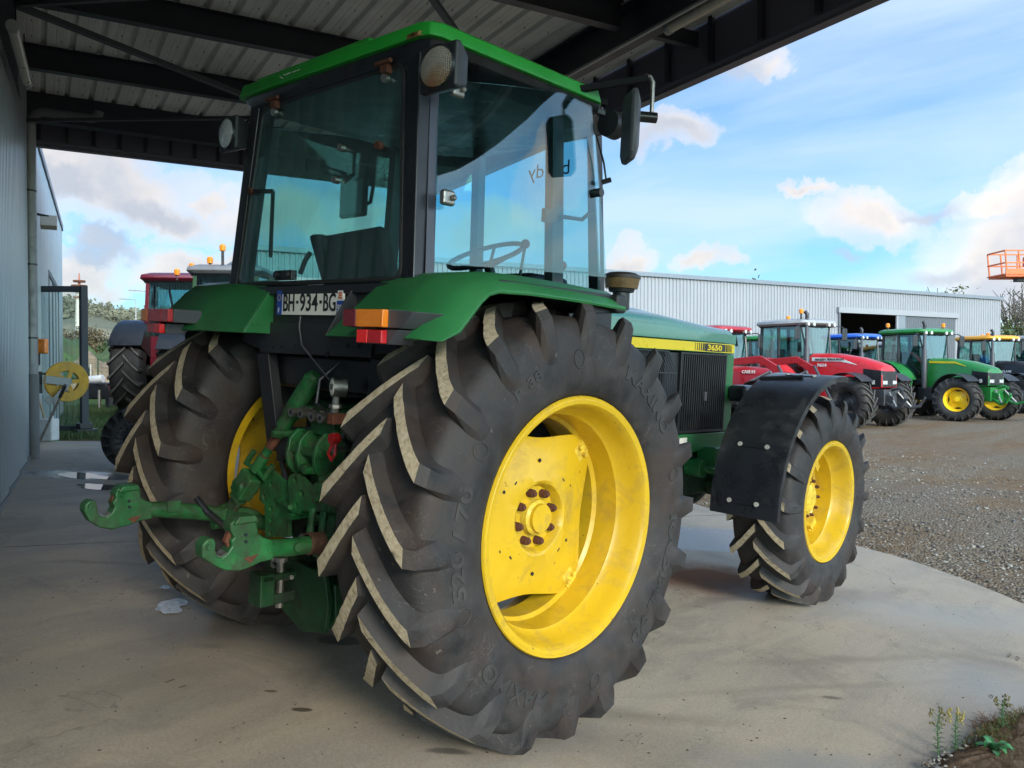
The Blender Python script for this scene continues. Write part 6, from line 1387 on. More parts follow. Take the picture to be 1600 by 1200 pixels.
    p('seat', MB().loft([[(-.1, -.25, 1.5), (-.1, .25, 1.5), (.4, .25, 1.5), (.4, -.25, 1.5)], [(-.2, -.25, 1.75), (-.2, .25, 1.75), (.1, .25, 1.8), (.1, -.25, 1.8)], [(-.3, -.2, 2.25), (-.3, .2, 2.25), (-.15, .2, 2.25), (-.15, -.2, 2.25)]]), M['seat'], bevel=.04)
    mb = MB(); mb.tube([(.72+.08*math.cos(a)*1.2, .19*math.sin(a), 1.98+.15*math.cos(a)*.5) for a in np.linspace(0, 2*PI, 17)], .018, 6); mb.cyl((.74, 0, 1.97), (.95, 0, 1.5), .05, n=8); p('steering_wheel', mb, M['black'])
    rf_ = [[(-.55, -.66, zr), (-.60, .66, zr), (1.12, .70, zr), (1.16, -.70, zr)]]
    mb = plan_loft([((-.50, 1.22, .74, .14), zr-.01), ((-.56, 1.30, .80, .14), zr+.05), ((-.54, 1.27, .78, .14), zr+.13), ((-.42, 1.1, .62, .12), zr+.18)]); rf2 = p('roof', mb, roofm, bevel=.015, smooth=45)
    p('roof_underside', plan_loft([((-.48, 1.20, .72, .14), zr-.05), ((-.50, 1.22, .74, .14), zr-.012)]), M['black'])
    for s in (-1, 1):
        for y in (.35, .6): obj('roof_lamp', MB().cyl((1.20, s*y, zr+.01), (1.30, s*y, zr+.01), .055, n=14), M['lens_clear'], rf2)
    for (bx, by, h) in beacons:
        o = p('beacon', MB().lathe([(zr+.10+h, .06), (zr+.20+h, .065), (zr+.235+h, .04), (zr+.24+h, .001)], (bx, by, 0), 'z', 16), M['beacon']); obj('beacon_stem', MB().cyl((bx, by, zr), (bx, by, zr+.11+h), .035 if h < .1 else .03, n=8), M['black'], o)
    for s in (-1, 1):
        mb = MB(); mb.tube([(1.1, s*.66, zr-.05), (1.25, s*.95, zr-.02), (1.28, s*1.12, zr-.10)], .018, 6); o = p('mirror_arm', mb, M['black']); obj('mirror_housing', MB().box(1.25, 1.31, s*1.10-.11, s*1.10+.11, zr-.46, zr-.08), M['black'], o, bevel=.03)
    # mudguards
    for s in (-1, 1):
        y0, y1 = sorted((s*.58, s*(trk+Wr/2+.02))); 
        p('rear_mudguard', MB().arc(0, Rr-.02, Rr+.07, .03, 152, 22, s*(trk+Wr/2-.02), s*.56, 14), M['black'] if black_rear_guard else body, bevel=.01)
        mb = MB(); mb.add([( (Rr+.07)*math.cos(math.radians(a)), s*.575, Rr-.02+(Rr+.07)*math.sin(math.radians(a))) for a in np.linspace(152, 12, 14)]+[(.75, s*.575, 1.2), (.2, s*.575, 1.2), (-.4, s*.575, 1.3)], [tuple(range(17))]); mb2 = MB().loft([[q for q in mb.v], [(x, y+s*.02, z) for x, y, z in mb.v]]); p('guard_side', mb2, body)
        p('front_mudguard', MB().arc(wb, Rf, Rf+.07, .02, 168, 45, s*(trk+Wf/2), s*(trk-Wf/2), 12), M['plastic'], bevel=.006)
        mb = MB(); mb.box(-Rr*.66-.06, -Rr*.66, s*(trk)-.12, s*(trk)+.12, 1.52, 1.64); p('rear_lamp', mb, M['lens_red'])
        # steps
        lm_ = ladder_m or M['black']
        l = MB(); 
        for x in (.50, .92): l.bar((x, s*.80, 1.25), (x-.02, s*1.02, .45), .05, .03)
        for z, y in ((.48, 1.01), (.74, .94), (1.0, .87)): l.box(.48, .93, s*y-.07, s*y+.07, z, z+.03)
        p('ladder', l, lm_, bevel=.004)
    p('fuel_tank', MB().box(.95, 1.75, -.62, -.26, .60, 1.05), M['black'], bevel=.05)
    if exhaust: ex = p('exhaust', MB().lathe([(1.0, .075), (1.2, .085), (2.25, .085), (2.30, .05), (roof_z+.05, .05)], (1.22, -.60, 0), 'z', 16), M['far_metal']); obj('exhaust_tip', MB().tube([(1.22, -.60, roof_z+.03), (1.23, -.60, roof_z+.14), (1.17, -.62, roof_z+.22)], .055, 12), M['black'], ex)
    # ends
    if front_linkage:
        m = front_linkage; mb = MB(); mb.box(nz-.35, nz+.08, -.36, .36, .62, 1.06); mb.prism([(nz, .98), (nz+.30, .88), (nz+.34, .72), (nz, .62)], 'y', -.30, -.24); mb.prism([(nz, .98), (nz+.30, .88), (nz+.34, .72), (nz, .62)], 'y', .24, .30); fl_ = p('front_linkage', mb, m, bevel=.02)
        for s in (-1, 1):
            mb = MB(); mb.tube([(nz+.1, s*.27, .70), (nz+.40, s*.36, .56), (nz+.62, s*.42, .62), (nz+.78, s*.42, .86)], [.05, .045, .045, .03], 8); obj('linkage_arm', mb, m, fl_); obj('ram', MB().cyl((nz+.12, s*.2, .98), (nz+.42, s*.34, .60), .03, n=8), M['steel'], fl_)
        obj('top_hook', MB().tube([(nz+.05, 0, 1.05), (nz+.28, 0, 1.10), (nz+.40, 0, 1.04)], .045, 8), m, fl_)
    else:
        p('front_block', MB().box(nz-.35, nz+.12, -.33, .33, .62, 1.05), M['far_metal'], bevel=.04)
    for s in (-1, 1): p('lower_arm', MB().tube([(-.3, s*.35, .65), (-.75, s*.42, .60), (-1.15, s*.45, .62)], .04, 8), M['far_metal'])
    p('rear_hitch', MB().box(-.62, -.2, -.3, .3, .5, 1.2), M['far_metal'], bevel=.03)
    if loader:
        for s in (-1, 1):
            mb = MB(); mb.loft([[(1.3, s*.92, 1.70), (1.3, s*.92, 1.88), (1.3, s*.84, 1.88), (1.3, s*.84, 1.70)], [(2.6, s*.92, 1.78), (2.6, s*.92, 1.98), (2.6, s*.84, 1.98), (2.6, s*.84, 1.78)], [(2.95, s*.92, 1.56), (3.12, s*.92, 1.70), (3.12, s*.84, 1.70), (2.95, s*.84, 1.56)], [(3.55, s*.92, .40), (3.75, s*.92, .45), (3.75, s*.84, .45), (3.55, s*.84, .40)]]); la_ = p('loader_arm', mb, body, bevel=.015)
            obj('loader_ram', MB().cyl((2.0, s*.88, 1.15), (2.9, s*.88, 1.55), .045, n=8), M['steel'], la_); obj('edge_plate', MB().bar((3.12, s*.88, 1.72), (3.80, s*.88, .47), .09, .03), M['far_metal'], la_)
            p('loader_post', MB().bar((1.5, s*.85, .8), (1.35, s*.88, 1.9), .16, .10), M['far_metal'], bevel=.01)
        p('loader_frame', MB().bar((3.62, -.95, .42), (3.62, .95, .42), .12, .12), body, bevel=.01)
    return t
def place(px, depth, zoff=0.0):
    p = pixel_at(px, 579, depth); return Vector((p.x, p.y, gz(p.x, p.y)+zoff))
H0 = math.radians(-107)
far_tractor('utility_tractor', 'glossy green tractor with yellow rims and front linkage at the right end of the row', place(1416, 28.6), math.radians(-113), M['jd_green'], M['jd_green'], M['far_yellow'], rear=(.92, .62, .50), front=(.70, .54, .40), wb=2.70, roof_z=2.98, hood_z=(1.98, 1.62), steer=math.radians(24), stripe=(M['decal_yellow'], 1.83, .07), beacons=((-.3, -.55, .16), (1.0, .55, .12)), front_linkage=M['jd_green'], ladder_m=M['jd_green'])
far_tractor('utility_tractor', 'bright red tractor with pale grey roof and white side flash mid-row', place(1228, 25.6), math.radians(-104), M['bright_red'], M['grey_roof'], M['far_metal'], rear=(.95, .62, .50), front=(.72, .54, .38), wb=2.85, roof_z=3.10, hood_z=(2.08, 1.68), steer=math.radians(5), stripe=(M['decal_white'], 1.86, .11), texts=(('MASSEY FERGUSON', 1.85, 1.905, .95, .065, M['decal_black']), ('7624', 1.60, 1.74, .32, .09, M['decal_white'])), beacons=((-.40, .60, .14), (1.1, -.70, .22)), front_linkage=M['far_metal'])
far_tractor('loader_tractor', 'red tractor with raised front loader arms half hidden behind the large green tractor', place(1096, 24.5), math.radians(-97), M['case_red'], M['case_red'], M['grey_roof'], rear=(.85, .55, .46), front=(.62, .45, .34), wb=2.6, roof_z=2.85, hood_z=(1.70, 1.40), texts=(('CASE IH', 1.9, 1.55, .42, .09, M['decal_white']),), loader=True, exhaust=False)
far_tractor('utility_tractor', 'dark tractor with green roof standing behind the red loader tractor', place(1180, 33.5), math.radians(-100), M['dark_green'], M['jd_green'], M['grey_roof'], roof_z=2.95)
far_tractor('utility_tractor', 'tractor with a bright blue roof in front of the open shed door', place(1318, 33.5), math.radians(-104), M['blue_paint'], M['blue_paint'], M['grey_roof'], roof_z=3.02, beacons=((-.3, .5, .05),), exhaust=True)
far_tractor('utility_tractor', 'small tractor with a pale grey roof between the blue and green tractors', place(1386, 36.0), math.radians(-104), M['blue_paint'], M['grey_roof'], M['grey_roof'], roof_z=2.80, exhaust=False)
far_tractor('utility_tractor', 'black and orange-yellow tractor at the far right edge of the row', place(1530, 33.5), math.radians(-121), M['black'], M['claas_yellow'], M['grey_roof'], roof_z=2.95, hood_z=(1.95, 1.6), beacons=((.9, -.5, .04), (-.35, .5, .04)), texts=(('CLAAS', 1.7, 1.55, .42, .09, M['decal_white']),), black_rear_guard=True)
far_tractor('utility_tractor', 'orange roofed tractor cut off by the right edge of the view', place(1590, 35), math.radians(-121), M['claas_yellow'], M['grey_roof'], M['grey_roof'], roof_z=3.0, beacons=((.9, -.5, .04),), black_rear_guard=True)
# two tractors behind the left wheel, rear ends towards us
far_tractor('utility_tractor', 'maroon cabbed tractor with black mudguards at the far left beyond the slab', place(286, 19.0), math.radians(47), M['black'], M['maroon'], M['far_metal'], rear=(1.05, .70, .55), roof_z=3.2, beacons=((-.45, -.35, .16), (-.52, -.05, .02)), black_rear_guard=True, cabm=M['maroon'], exhaust=False, trk=.95)
far_tractor('utility_tractor', 'tractor with pale roof and two amber beacons just left of the green cab', place(362, 17.6), math.radians(47), M['dark_green'], M['roof_mid'], M['orange_paint'], rear=(.98, .65, .52), roof_z=3.22, beacons=((-.30, .35, .12), (-.45, .05, .36)), black_rear_guard=True, cabm=M['dark_green'], exhaust=False, trk=.95)

q = SP(214, 733); tz = _t(q.x, q.y); lt = thing('spare_wheel', 'small dark lugged wheel standing just behind the left rear tyre', 'wheel', (q.x, q.y, tz+.335), (0, 0, math.radians(-25)))
a_, b_, c_, d_ = far_wheel_meshes(.36, .24, .20, M['far_metal'], 'spare')
link('tyre', a_, lt); link('rim', b_, lt)
# ------------------------------------------------------------------ the big shed behind the row
sr = pixel_at(1562, 579, 60.0); sl_ = pixel_at(404, 579, 35.2); sr.z = sl_.z = 0; SV = (sr-sl_).normalized(); SN = Vector((SV.y, -SV.x, 0)); SL = (sr-sl_).length; SZ = -.10; SH = 6.72
if SN.dot(Vector((CAM.x, CAM.y, 0))-sl_) < 0: SN = -SN
def shp(u, off, z): q = sl_ + SV*u + SN*off; return Vector((q.x, q.y, z))
shed = thing('grey_shed', 'long pale grey ribbed shed with an open sliding door behind the parked row', 'shed', shp(SL/2, -6, SZ))
def sb(nm, mb, m, **k): return bp_(shed, nm, mb, m, **k)
def ux(px):   # distance along the wall of the point under a pixel column
    d = pix_dir(px, 579); n2 = SN; tt = (sl_-CAM).dot(n2)/d.dot(n2); q = CAM+d*tt; return (q-sl_).dot(SV)
uo0, uo1, uo2 = ux(1310), ux(1398), ux(1490)
dz0 = 5.15
def shed_clad(u0, u1, z0, z1, pitch, depth, off=0):
    mb = MB(); prof = []; n_ = max(1, round((u1-u0)/pitch)); pt = (u1-u0)/n_
    for k in range(n_): u = u0+k*pt; prof += [(u, 0), (u+pt*.38, 0), (u+pt*.5, depth), (u+pt*.88, depth)]
    prof.append((u1, 0)); n = len(prof); vs = [shp(a, off+d, z0) for a, d in prof]+[shp(a, off+d, z1) for a, d in prof]
    return mb.add(vs, [(i, i+1, n+i+1, n+i) for i in range(n-1)])
def wallrun(u0, u1, z0, z1):
    n = max(1, round((u1-u0)/1.0)); w = (u1-u0)/n
    for k in range(n): sb('wall_sheet', shed_clad(u0+k*w, u0+(k+1)*w-.004, z0, z1, .25, .05, -.004*(k % 2)), M['shed_sheet'], smooth=0)
wallrun(0, uo0, SZ, SH); wallrun(uo2, SL, SZ, SH); wallrun(uo0, uo2, dz0+.35, SH)
mb = MB(); mb.bar(shp(-.1, .02, SH+.02), shp(SL+.1, .02, SH+.02), .30, .22); sb('roof_edge', mb, M['trim'], smooth=0)
mb = MB(); mb.loft([[shp(-.1, -.1, SH+.05), shp(-.1, -9, SH+.15), shp(-.1, -18, SH+.05), shp(-.1, -18, SH), shp(-.1, -.1, SH)], [shp(SL+.1, -.1, SH+.05), shp(SL+.1, -9, SH+.15), shp(SL+.1, -18, SH+.05), shp(SL+.1, -18, SH), shp(SL+.1, -.1, SH)]]); sb('roof', mb, M['trim'], smooth=0)
for u in (0, SL): 
    mb = MB(); mb.bar(shp(u, -.1, SZ), shp(u, -18, SZ), .0, .0) if False else None
    mb = MB(); mb.loft([[shp(u, -.05, SZ), shp(u, -18, SZ), shp(u, -18, SH), shp(u, -.05, SH)], [shp(u+(.08 if u == 0 else -.08), -.05, SZ), shp(u+(.08 if u == 0 else -.08), -18, SZ), shp(u+(.08 if u == 0 else -.08), -18, SH), shp(u+(.08 if u == 0 else -.08), -.05, SH)]]); sb('end_wall', mb, M['shed_sheet'], smooth=0)
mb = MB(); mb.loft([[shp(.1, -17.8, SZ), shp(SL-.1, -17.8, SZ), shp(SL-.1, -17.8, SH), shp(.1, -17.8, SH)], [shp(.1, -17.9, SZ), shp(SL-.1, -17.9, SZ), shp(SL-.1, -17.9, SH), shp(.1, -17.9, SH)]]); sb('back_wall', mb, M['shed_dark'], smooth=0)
mb = MB(); mb.bar(shp(uo0-.2, .10, dz0+.18), shp(uo2+.3, .10, dz0+.18), .20, .34); sb('door_rail', mb, M['shed_sheet'], smooth=0)
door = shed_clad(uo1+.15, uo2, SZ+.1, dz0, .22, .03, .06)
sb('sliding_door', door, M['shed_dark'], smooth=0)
mb = MB(); mb.bar(shp(uo1+.05, .1, SZ), shp(uo1+.05, .1, dz0), .16, .10, up=SN); sb('door_edge', mb, M['shed_sheet'], smooth=0); mb = MB(); mb.bar(shp(uo1+.5, .12, SZ), shp(uo1+.5, .12, dz0), .7, .04, up=SN); sb('door_leaf', mb, M['trim'], smooth=0)
mb = MB(); mb.bar(shp(uo0-.05, .06, SZ), shp(uo0-.05, .06, dz0+.2), .14, .14, up=SN); sb('door_jamb', mb, M['shed_dark'], smooth=0)

# ------------------------------------------------------------------ vegetation
def leafmat(name, a, b, c): 
    m = bpy.data.materials.new(name); m.use_nodes = True; t = m.node_tree; bs = t.nodes['Principled BSDF']; oi = N(t, 'ShaderNodeNewGeometry'); 
    t.links.new(ramp(t, oi.outputs['Random Per Island'], [(0, a), (.5, b), (1, c)]).outputs[0], bs.inputs['Base Color']); bs.inputs['Roughness'].default_value = .7; return m
LG = leafmat('autumn_green_leaves', (.022, .045, .012), (.045, .075, .02), (.10, .10, .03))
LB = leafmat('brown_autumn_leaves', (.05, .045, .02), (.10, .075, .035), (.15, .10, .045))
LD = leafmat('dark_leaves', (.012, .026, .009), (.025, .045, .014), (.05, .065, .02))
bark = mat('grey_bark', (.10, .085, .07), .9, var=.3)
def leaves(n, cen, rad, size, seed, clumps=9):
    r = np.random.RandomState(seed); cc = [np.array(cen)+r.normal(0, .45, 3)*np.array(rad) for _ in range(clumps)]; V = []; F = []
    for i in range(n):
        c = cc[r.randint(clumps)]; p = c+r.normal(0, .28, 3)*np.array(rad); a = r.normal(0, 1, 3); a /= np.linalg.norm(a); b = np.cross(a, r.normal(0, 1, 3)); b /= np.linalg.norm(b); s = size*r.uniform(.5, 1.3)
        V += [p-a*s, p+b*s*.6, p+a*s, p-b*s*.6]; F.append((4*i, 4*i+1, 4*i+2, 4*i+3))
    mb = MB(); mb.v = [tuple(v) for v in V]; mb.f = [list(f) for f in F]; mb.m = [0]*n; return mb
def tree(name, label, loc, h, rad, lm, seed, n=1400, size=.22, bare=False, cat_='tree', group=None):
    r = random.Random(seed); t = thing(name, label, cat_, loc, (0, 0, r.uniform(0, 6)), group)
    mb = MB(); mb.tube([(0, 0, -.2), (.05, 0, h*.3), (.1*h*.1, .05, h*.62)], [h*.03, h*.022, h*.01], 8)
    for k in range(16 if bare else 8):
        a = r.uniform(0, 6.3); z0 = h*r.uniform(.25, .6); e = Vector((math.cos(a)*rad*r.uniform(.4, .9), math.sin(a)*rad*r.uniform(.4, .9), h*r.uniform(.65, 1.0))); m_ = Vector((e.x*.45, e.y*.45, (z0+e.z)/2)); mb.tube([(0, 0, z0), m_, e], [h*.012, h*.007, h*.003], 5)
        if bare:
            for j in range(7): d = Vector((r.uniform(-1, 1), r.uniform(-1, 1), r.uniform(.2, 1.2)))*rad*.3; q = m_.lerp(e, r.random()); mb.tube([q, q+d*.6, q+d+Vector((0, 0, .1))], [h*.004, h*.003, h*.0015], 4)
    obj('trunk', mb, bark, t)
    if n: obj('crown', leaves(n, (0, 0, h*.68), (rad, rad, h*.30), size, seed), lm, t, smooth=0)
    return t
def at_px(px, depth, z=None): p = pixel_at(px, 579, depth); return Vector((p.x, p.y, gz(p.x, p.y) if z is None else z))
tree('broadleaf_tree', 'round green tree crown rising behind the shed roof', at_px(1472, 78), 9.6, 2.6, LG, 3, 2000, .20)
tree('broadleaf_tree', 'tiny treetop just showing over the middle of the shed roof', at_px(1190, 75), 9.7, .7, LG, 4, 300, .25)
for i, (px, dep, h, rd, lab) in enumerate(((1578, 66, 8.2, 2.2, 'bare branched tree just right of the shed'), (1598, 70, 9.0, 2.4, 'taller bare tree at the right edge beyond the shed'), (1625, 72, 9, 2.5, 'bare tree outside the row on the far right'))):
    tree('bare_tree', lab, at_px(px, dep), h, rd, LB, 20+i, 260, .10, True, group='thin trees right of the shed')
for i, (px, dep, h, rd, lab) in enumerate(((1575, 62, 4.8, 2.3, 'green bush at the foot of the bare trees'), (1604, 63, 5.6, 2.8, 'larger green bush at the far right edge'))):
    tree('green_bush', lab, at_px(px, dep), h, rd, LG, 40+i, 1500, .16, cat_='bush', group='bushes right of the shed')
# left: hedge line, bank, far hill
for i, (px, dep, h, rd, lm, lab) in enumerate(((112, 70, 4.6, 1.6, LB, 'thin tree beside the end of the taller building'), (150, 82, 4.3, 2.8, LG, 'green tree in the field right behind the screen frame'), (168, 86, 4.9, 3.0, LD, 'darker tree in the middle of the field hedge'), (190, 88, 4.0, 3.2, LB, 'brown autumn tree in the field hedge'), (212, 90, 3.6, 3.0, LB, 'low brown tree under the street lamp'), (177, 76, 2.5, 2.6, LG, 'yellowish bush before the hedge'), (232, 92, 3.6, 3.0, LG, 'tree at the right end of the field hedge'))):
    tree('hedge_tree', lab, at_px(px, dep), h, rd, lm, 60+i, 4200, .13, group='trees in the hedge beyond the field')
# bank of brown earth and grass, seen past the screen frame
def ridge(name, px0, px1, d0, d1, hgt, m, label, seed, z0=None, kind='structure', n=40):
    r = random.Random(seed); mb = MB(); rows = []
    for j in range(7):
        v = j/6; row = []
        for i in range(n+1):
            u = i/n; p = pixel_at(px0+(px1-px0)*u, 579, d0+(d1-d0)*v); zb = gz(p.x, p.y) if z0 is None else z0
            e = math.sin(PI*min(1, max(0, v)))**.8*smoothstep(0, .12, u)*smoothstep(0, .12, 1-u)
            row.append((p.x, p.y, zb-.05+hgt*e*(1+.18*math.sin(u*17+seed)+.1*math.sin(u*41+v*5))))
        rows.append(row)
    for j in range(6):
        for i in range(n): mb.add([rows[j][i], rows[j][i+1], rows[j+1][i+1], rows[j+1][i]], [(0, 1, 2, 3)])
    return tag(link(name, mesh_of(name, mb, m, 60)), label, kind=kind)
em = mat('brown_earth_bank', (.21, .15, .095), .95, var=.35, vscale=.8, dirt=(.10, .10, .04), dirt_amt=.4, dirt_scale=.6)
gmx = mat('rough_grass_bank', (.055, .095, .025), .95, var=.4, vscale=.6, dirt=(.15, .12, .06), dirt_amt=.35, dirt_scale=.5)
ridge('earth_bank', 60, 330, 34, 40, 1.55, em, 'low bank of brown earth beyond the parked tractors', 3)
ridge('grass_bank', 40, 360, 42, 60, 2.9, gmx, 'green grassy bank behind the brown earth', 5)
# far hill with woods and fields
def hill():
    mb = MB(); n = 90; rows = []
    for j in range(14):
        v = j/13; row = []
        for i in range(n+1):
            u = i/n; a = YAW + math.radians(62) - math.radians(72)*u; dist = 420+700*v
            prof = smoothstep(0, .15, u)*(1-smoothstep(.44, .72, u)*.75)
            h = 62*smoothstep(0, .55, v)*(.25+.75*prof)*(1+.12*math.sin(u*23)+.06*math.sin(u*61+v*9))
            row.append((CAM.x+dist*math.cos(a), CAM.y+dist*math.sin(a), -.5+h))
        rows.append(row)
    for j in range(13):
        for i in range(n): mb.add([rows[j][i], rows[j][i+1], rows[j+1][i+1], rows[j+1][i]], [(0, 1, 2, 3)])
    return mb
hm = bpy.data.materials.new('hill_fields_and_woods'); hm.use_nodes = True; t = hm.node_tree; b = t.nodes['Principled BSDF']; P = N(t, 'ShaderNodeNewGeometry').outputs['Position']; s_ = N(t, 'ShaderNodeSeparateXYZ'); t.links.new(P, s_.inputs[0])
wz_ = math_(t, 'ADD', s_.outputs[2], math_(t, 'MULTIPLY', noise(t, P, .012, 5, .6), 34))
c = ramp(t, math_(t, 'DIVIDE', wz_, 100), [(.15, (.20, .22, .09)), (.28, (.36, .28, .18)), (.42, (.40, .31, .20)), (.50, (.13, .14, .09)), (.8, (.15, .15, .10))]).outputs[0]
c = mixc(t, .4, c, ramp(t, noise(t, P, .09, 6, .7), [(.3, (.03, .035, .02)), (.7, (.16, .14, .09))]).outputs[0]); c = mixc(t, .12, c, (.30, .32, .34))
t.links.new(c, b.inputs['Base Color']); b.inputs['Roughness'].default_value = 1; b.inputs['Specular IOR Level'].default_value = 0
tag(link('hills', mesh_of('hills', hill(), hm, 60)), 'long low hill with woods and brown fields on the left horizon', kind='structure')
# woods along the crest: one mass nobody could count
r_ = np.random.RandomState(9); V = []; F = []; k = 0
for i in range(2600):
    u = r_.uniform(.2, .75); v = r_.uniform(.35, .62); a = YAW + math.radians(62) - math.radians(72)*u; dist = 420+700*v
    prof = smoothstep(0, .15, u)*(1-smoothstep(.44, .72, u)*.75); h = 62*smoothstep(0, .55, v)*(.25+.75*prof)*(1+.12*math.sin(u*23)+.06*math.sin(u*61+v*9))
    c = np.array((CAM.x+dist*math.cos(a), CAM.y+dist*math.sin(a), -.5+h+2))
    for q in range(14):
        p = c+r_.normal(0, 2.6, 3); d1 = r_.normal(0, 1, 3)*.9; d2 = r_.normal(0, 1, 3)*.8; V += [tuple(p-d1), tuple(p+d2), tuple(p+d1), tuple(p-d2)]; F.append([4*k, 4*k+1, 4*k+2, 4*k+3]); k += 1
mb = MB(); mb.v = V; mb.f = F; mb.m = [0]*k; tag(link('woods', mesh_of('woods', mb, mat('distant_woods', (.15, .15, .10), 1, var=.3, vscale=.05), 0, False)), 'distant woods along the crest of the hill', 'woods', kind='stuff')
# field fence, street lamps, mast
for i, px in enumerate((172, 206, 240)):
    q = at_px(px, 44); 
fn = at_px(186, 31); ft_ = thing('wire_fence', 'thin green wire fence crossing behind the screen frame', 'fence', (fn.x, fn.y, fn.z-.02))
fA = at_px(104, 31); fB = at_px(300, 31); fd = (fB-fA)
for k in range(9):
    q = fA+fd*k/8; bp_(ft_, 'post', MB().cyl((q.x, q.y, gz(q.x, q.y)-.05), (q.x, q.y, gz(q.x, q.y)+1.5), .025, n=6), M['green_dark'])
wr = MB()
for z in np.linspace(.1, 1.45, 10): wr.tube([(fA.x, fA.y, fA.z+z), (fB.x, fB.y, fB.z+z)], .004, 4)
bp_(ft_, 'wire', wr, M['green_dark'], smooth=0)['kind'] = 'stuff'
for px, dep, topy, lab in ((231, 66, 456, 'taller street lamp nearer the maroon cab'), (213, 76, 469, 'street lamp standing further left above the field')):
    q = at_px(px, dep); zt_ = pixel_at(px, topy, dep).z; l = thing('street_lamp', lab, 'street lamp', q, group='street lamps beyond the field')
    obj('pole', MB().cyl((0, 0, -.1), (0, 0, zt_-q.z), .09, .05, 8), M['grey_roof'], l); rv = Vector((math.sin(YAW), -math.cos(YAW), 0)); obj('arm', MB().tube([(0, 0, zt_-q.z), -rv*.6+Vector((0, 0, zt_-q.z+.08)), -rv*1.0+Vector((0, 0, zt_-q.z+.1))], .05, 6), M['grey_roof'], l); obj('lamp_head', MB().bar(-rv*1.0+Vector((0, 0, zt_-q.z+.1)), -rv*1.5+Vector((0, 0, zt_-q.z+.12)), .22, .10), M['grey_roof'], l)
q = at_px(125, 420, 0.0); zt_ = pixel_at(125, 436, 420).z; ms = thing('telecom_mast', 'tall red and white mast on the horizon above the screen frame', 'mast', q)
obj('shaft', MB().cyl((0, 0, 0), (0, 0, zt_*.86), 2.6, 1.6, 12), mat('pale_mast_paint', (.62, .55, .48), .6), ms); obj('spire', MB().cyl((0, 0, zt_*.86), (0, 0, zt_+3), 1.0, .25, 8), mat('red_mast_paint', (.35, .12, .08), .6), ms)
for f, r in ((.80, 2.8), (.86, 3.6), (.915, 3.8), (.965, 2.9)): obj('platform', MB().cyl((0, 0, zt_*f), (0, 0, zt_*f+.9), r, n=14), M['rust'] if f > .83 else mat('brown_platform', (.25, .14, .10), .7), ms)
# implements lying behind the screen frame
q = at_px(158, 22.5); im = thing('implement', 'low farm implement with white roller and orange parts behind the maroon tractor', 'implement', q, (0, 0, YAW-PI/2))
obj('frame', MB().box(-1.3, .9, -.06, .06, .30, .42).box(-1.3, -1.2, -.4, .4, .1, .45).box(.3, .4, -.4, .4, .05, .6), M['black'], im, bevel=.01); obj('roller', MB().cyl((-.50, 0, .74), (.05, 0, .80), .11, n=16), M['white_plastic'], im)
obj('guard', MB().box(.35, .75, -.2, .2, .35, .95), M['orange_paint'], im, bevel=.08); obj('side_plate', MB().box(-.50, -.35, -.3, .3, .3, .8), M['blue_paint'], im, bevel=.05); obj('coupling', MB().box(-.3, .3, -.3, .3, .25, .70), M['black'], im, bevel=.05)
obj('jack_leg', MB().cyl((.1, -.3, .0), (.1, -.3, .5), .04, n=8), M['steel'], im)
q = at_px(112, 30.5); im = thing('implement', 'dark green and black implement seen beyond the corner of the taller building', 'implement', q, (0, 0, YAW-PI/2)); obj('frame', MB().box(-1.2, 1.1, -.3, .3, .55, .72).box(-1.0, -.8, -.3, .3, 0, .7).box(.8, 1.0, -.3, .3, 0, .7), M['black'], im, bevel=.03); obj('hopper', MB().box(-.3, .6, -.4, .4, .70, 1.15), M['dark_green'], im, bevel=.08); obj('knob', MB().cyl((.7, 0, .7), (.7, 0, 1.25), .05, n=6), M['steel'], im)
# orange lift basket on its boom at the right edge
q = pixel_at(1592, 431, 22.0); lb = thing('boom_lift', 'orange work basket of a boom lift high at the right edge', 'boom lift', (q.x, q.y, gz(q.x, q.y)), (0, 0, YAW-PI/2)); bz = q.z-gz(q.x, q.y)
fr_ = MB(); 
for x in (-.55, -.2, .2, .6, 1.0): 
    for y in (-.4, .4): fr_.bar((x, y, bz), (x-(.06 if x < 0 else 0), y, bz+.62), .03, .03)
for z in (.0, .30, .62):
    for y in (-.4, .4): fr_.bar((-.60, y, bz+z), (1.05, y, bz+z), .035, .035)
    fr_.bar((-.60, -.4, bz+z), (-.60, .4, bz+z), .035, .035); fr_.bar((1.05, -.4, bz+z), (1.05, .4, bz+z), .035, .035)
obj('basket_rails', fr_, M['orange_paint'], lb); obj('basket_floor', MB().box(-.58, 1.05, -.4, .4, bz-.06, bz), M['orange_paint'], lb); obj('toe_board', MB().box(-.60, 1.05, -.43, -.40, bz, bz+.14), M['orange_paint'], lb); obj('control_box', MB().box(-.1, .15, -.45, -.3, bz+.2, bz+.45), M['orange_paint'], lb, bevel=.02)
obj('basket_bracket', MB().box(-.1, 1.3, -.1, .1, bz-.16, bz-.06), M['far_metal'], lb, bevel=.01); obj('boom', MB().bar((1.2, 0, bz-.1), (5.5, 1.0, 1.3), .2, .25), M['orange_paint'], lb, bevel=.02); obj('chassis', MB().box(4.2, 6.6, -.1, 1.9, .45, 1.4), M['orange_paint'], lb, bevel=.08)
for x in (4.6, 6.2):
    for y in (-.2, 1.8): obj('wheel', MB().cyl((x, y, .42), (x, y+.3, .42), .42, n=20), M['rubber_far'], lb)

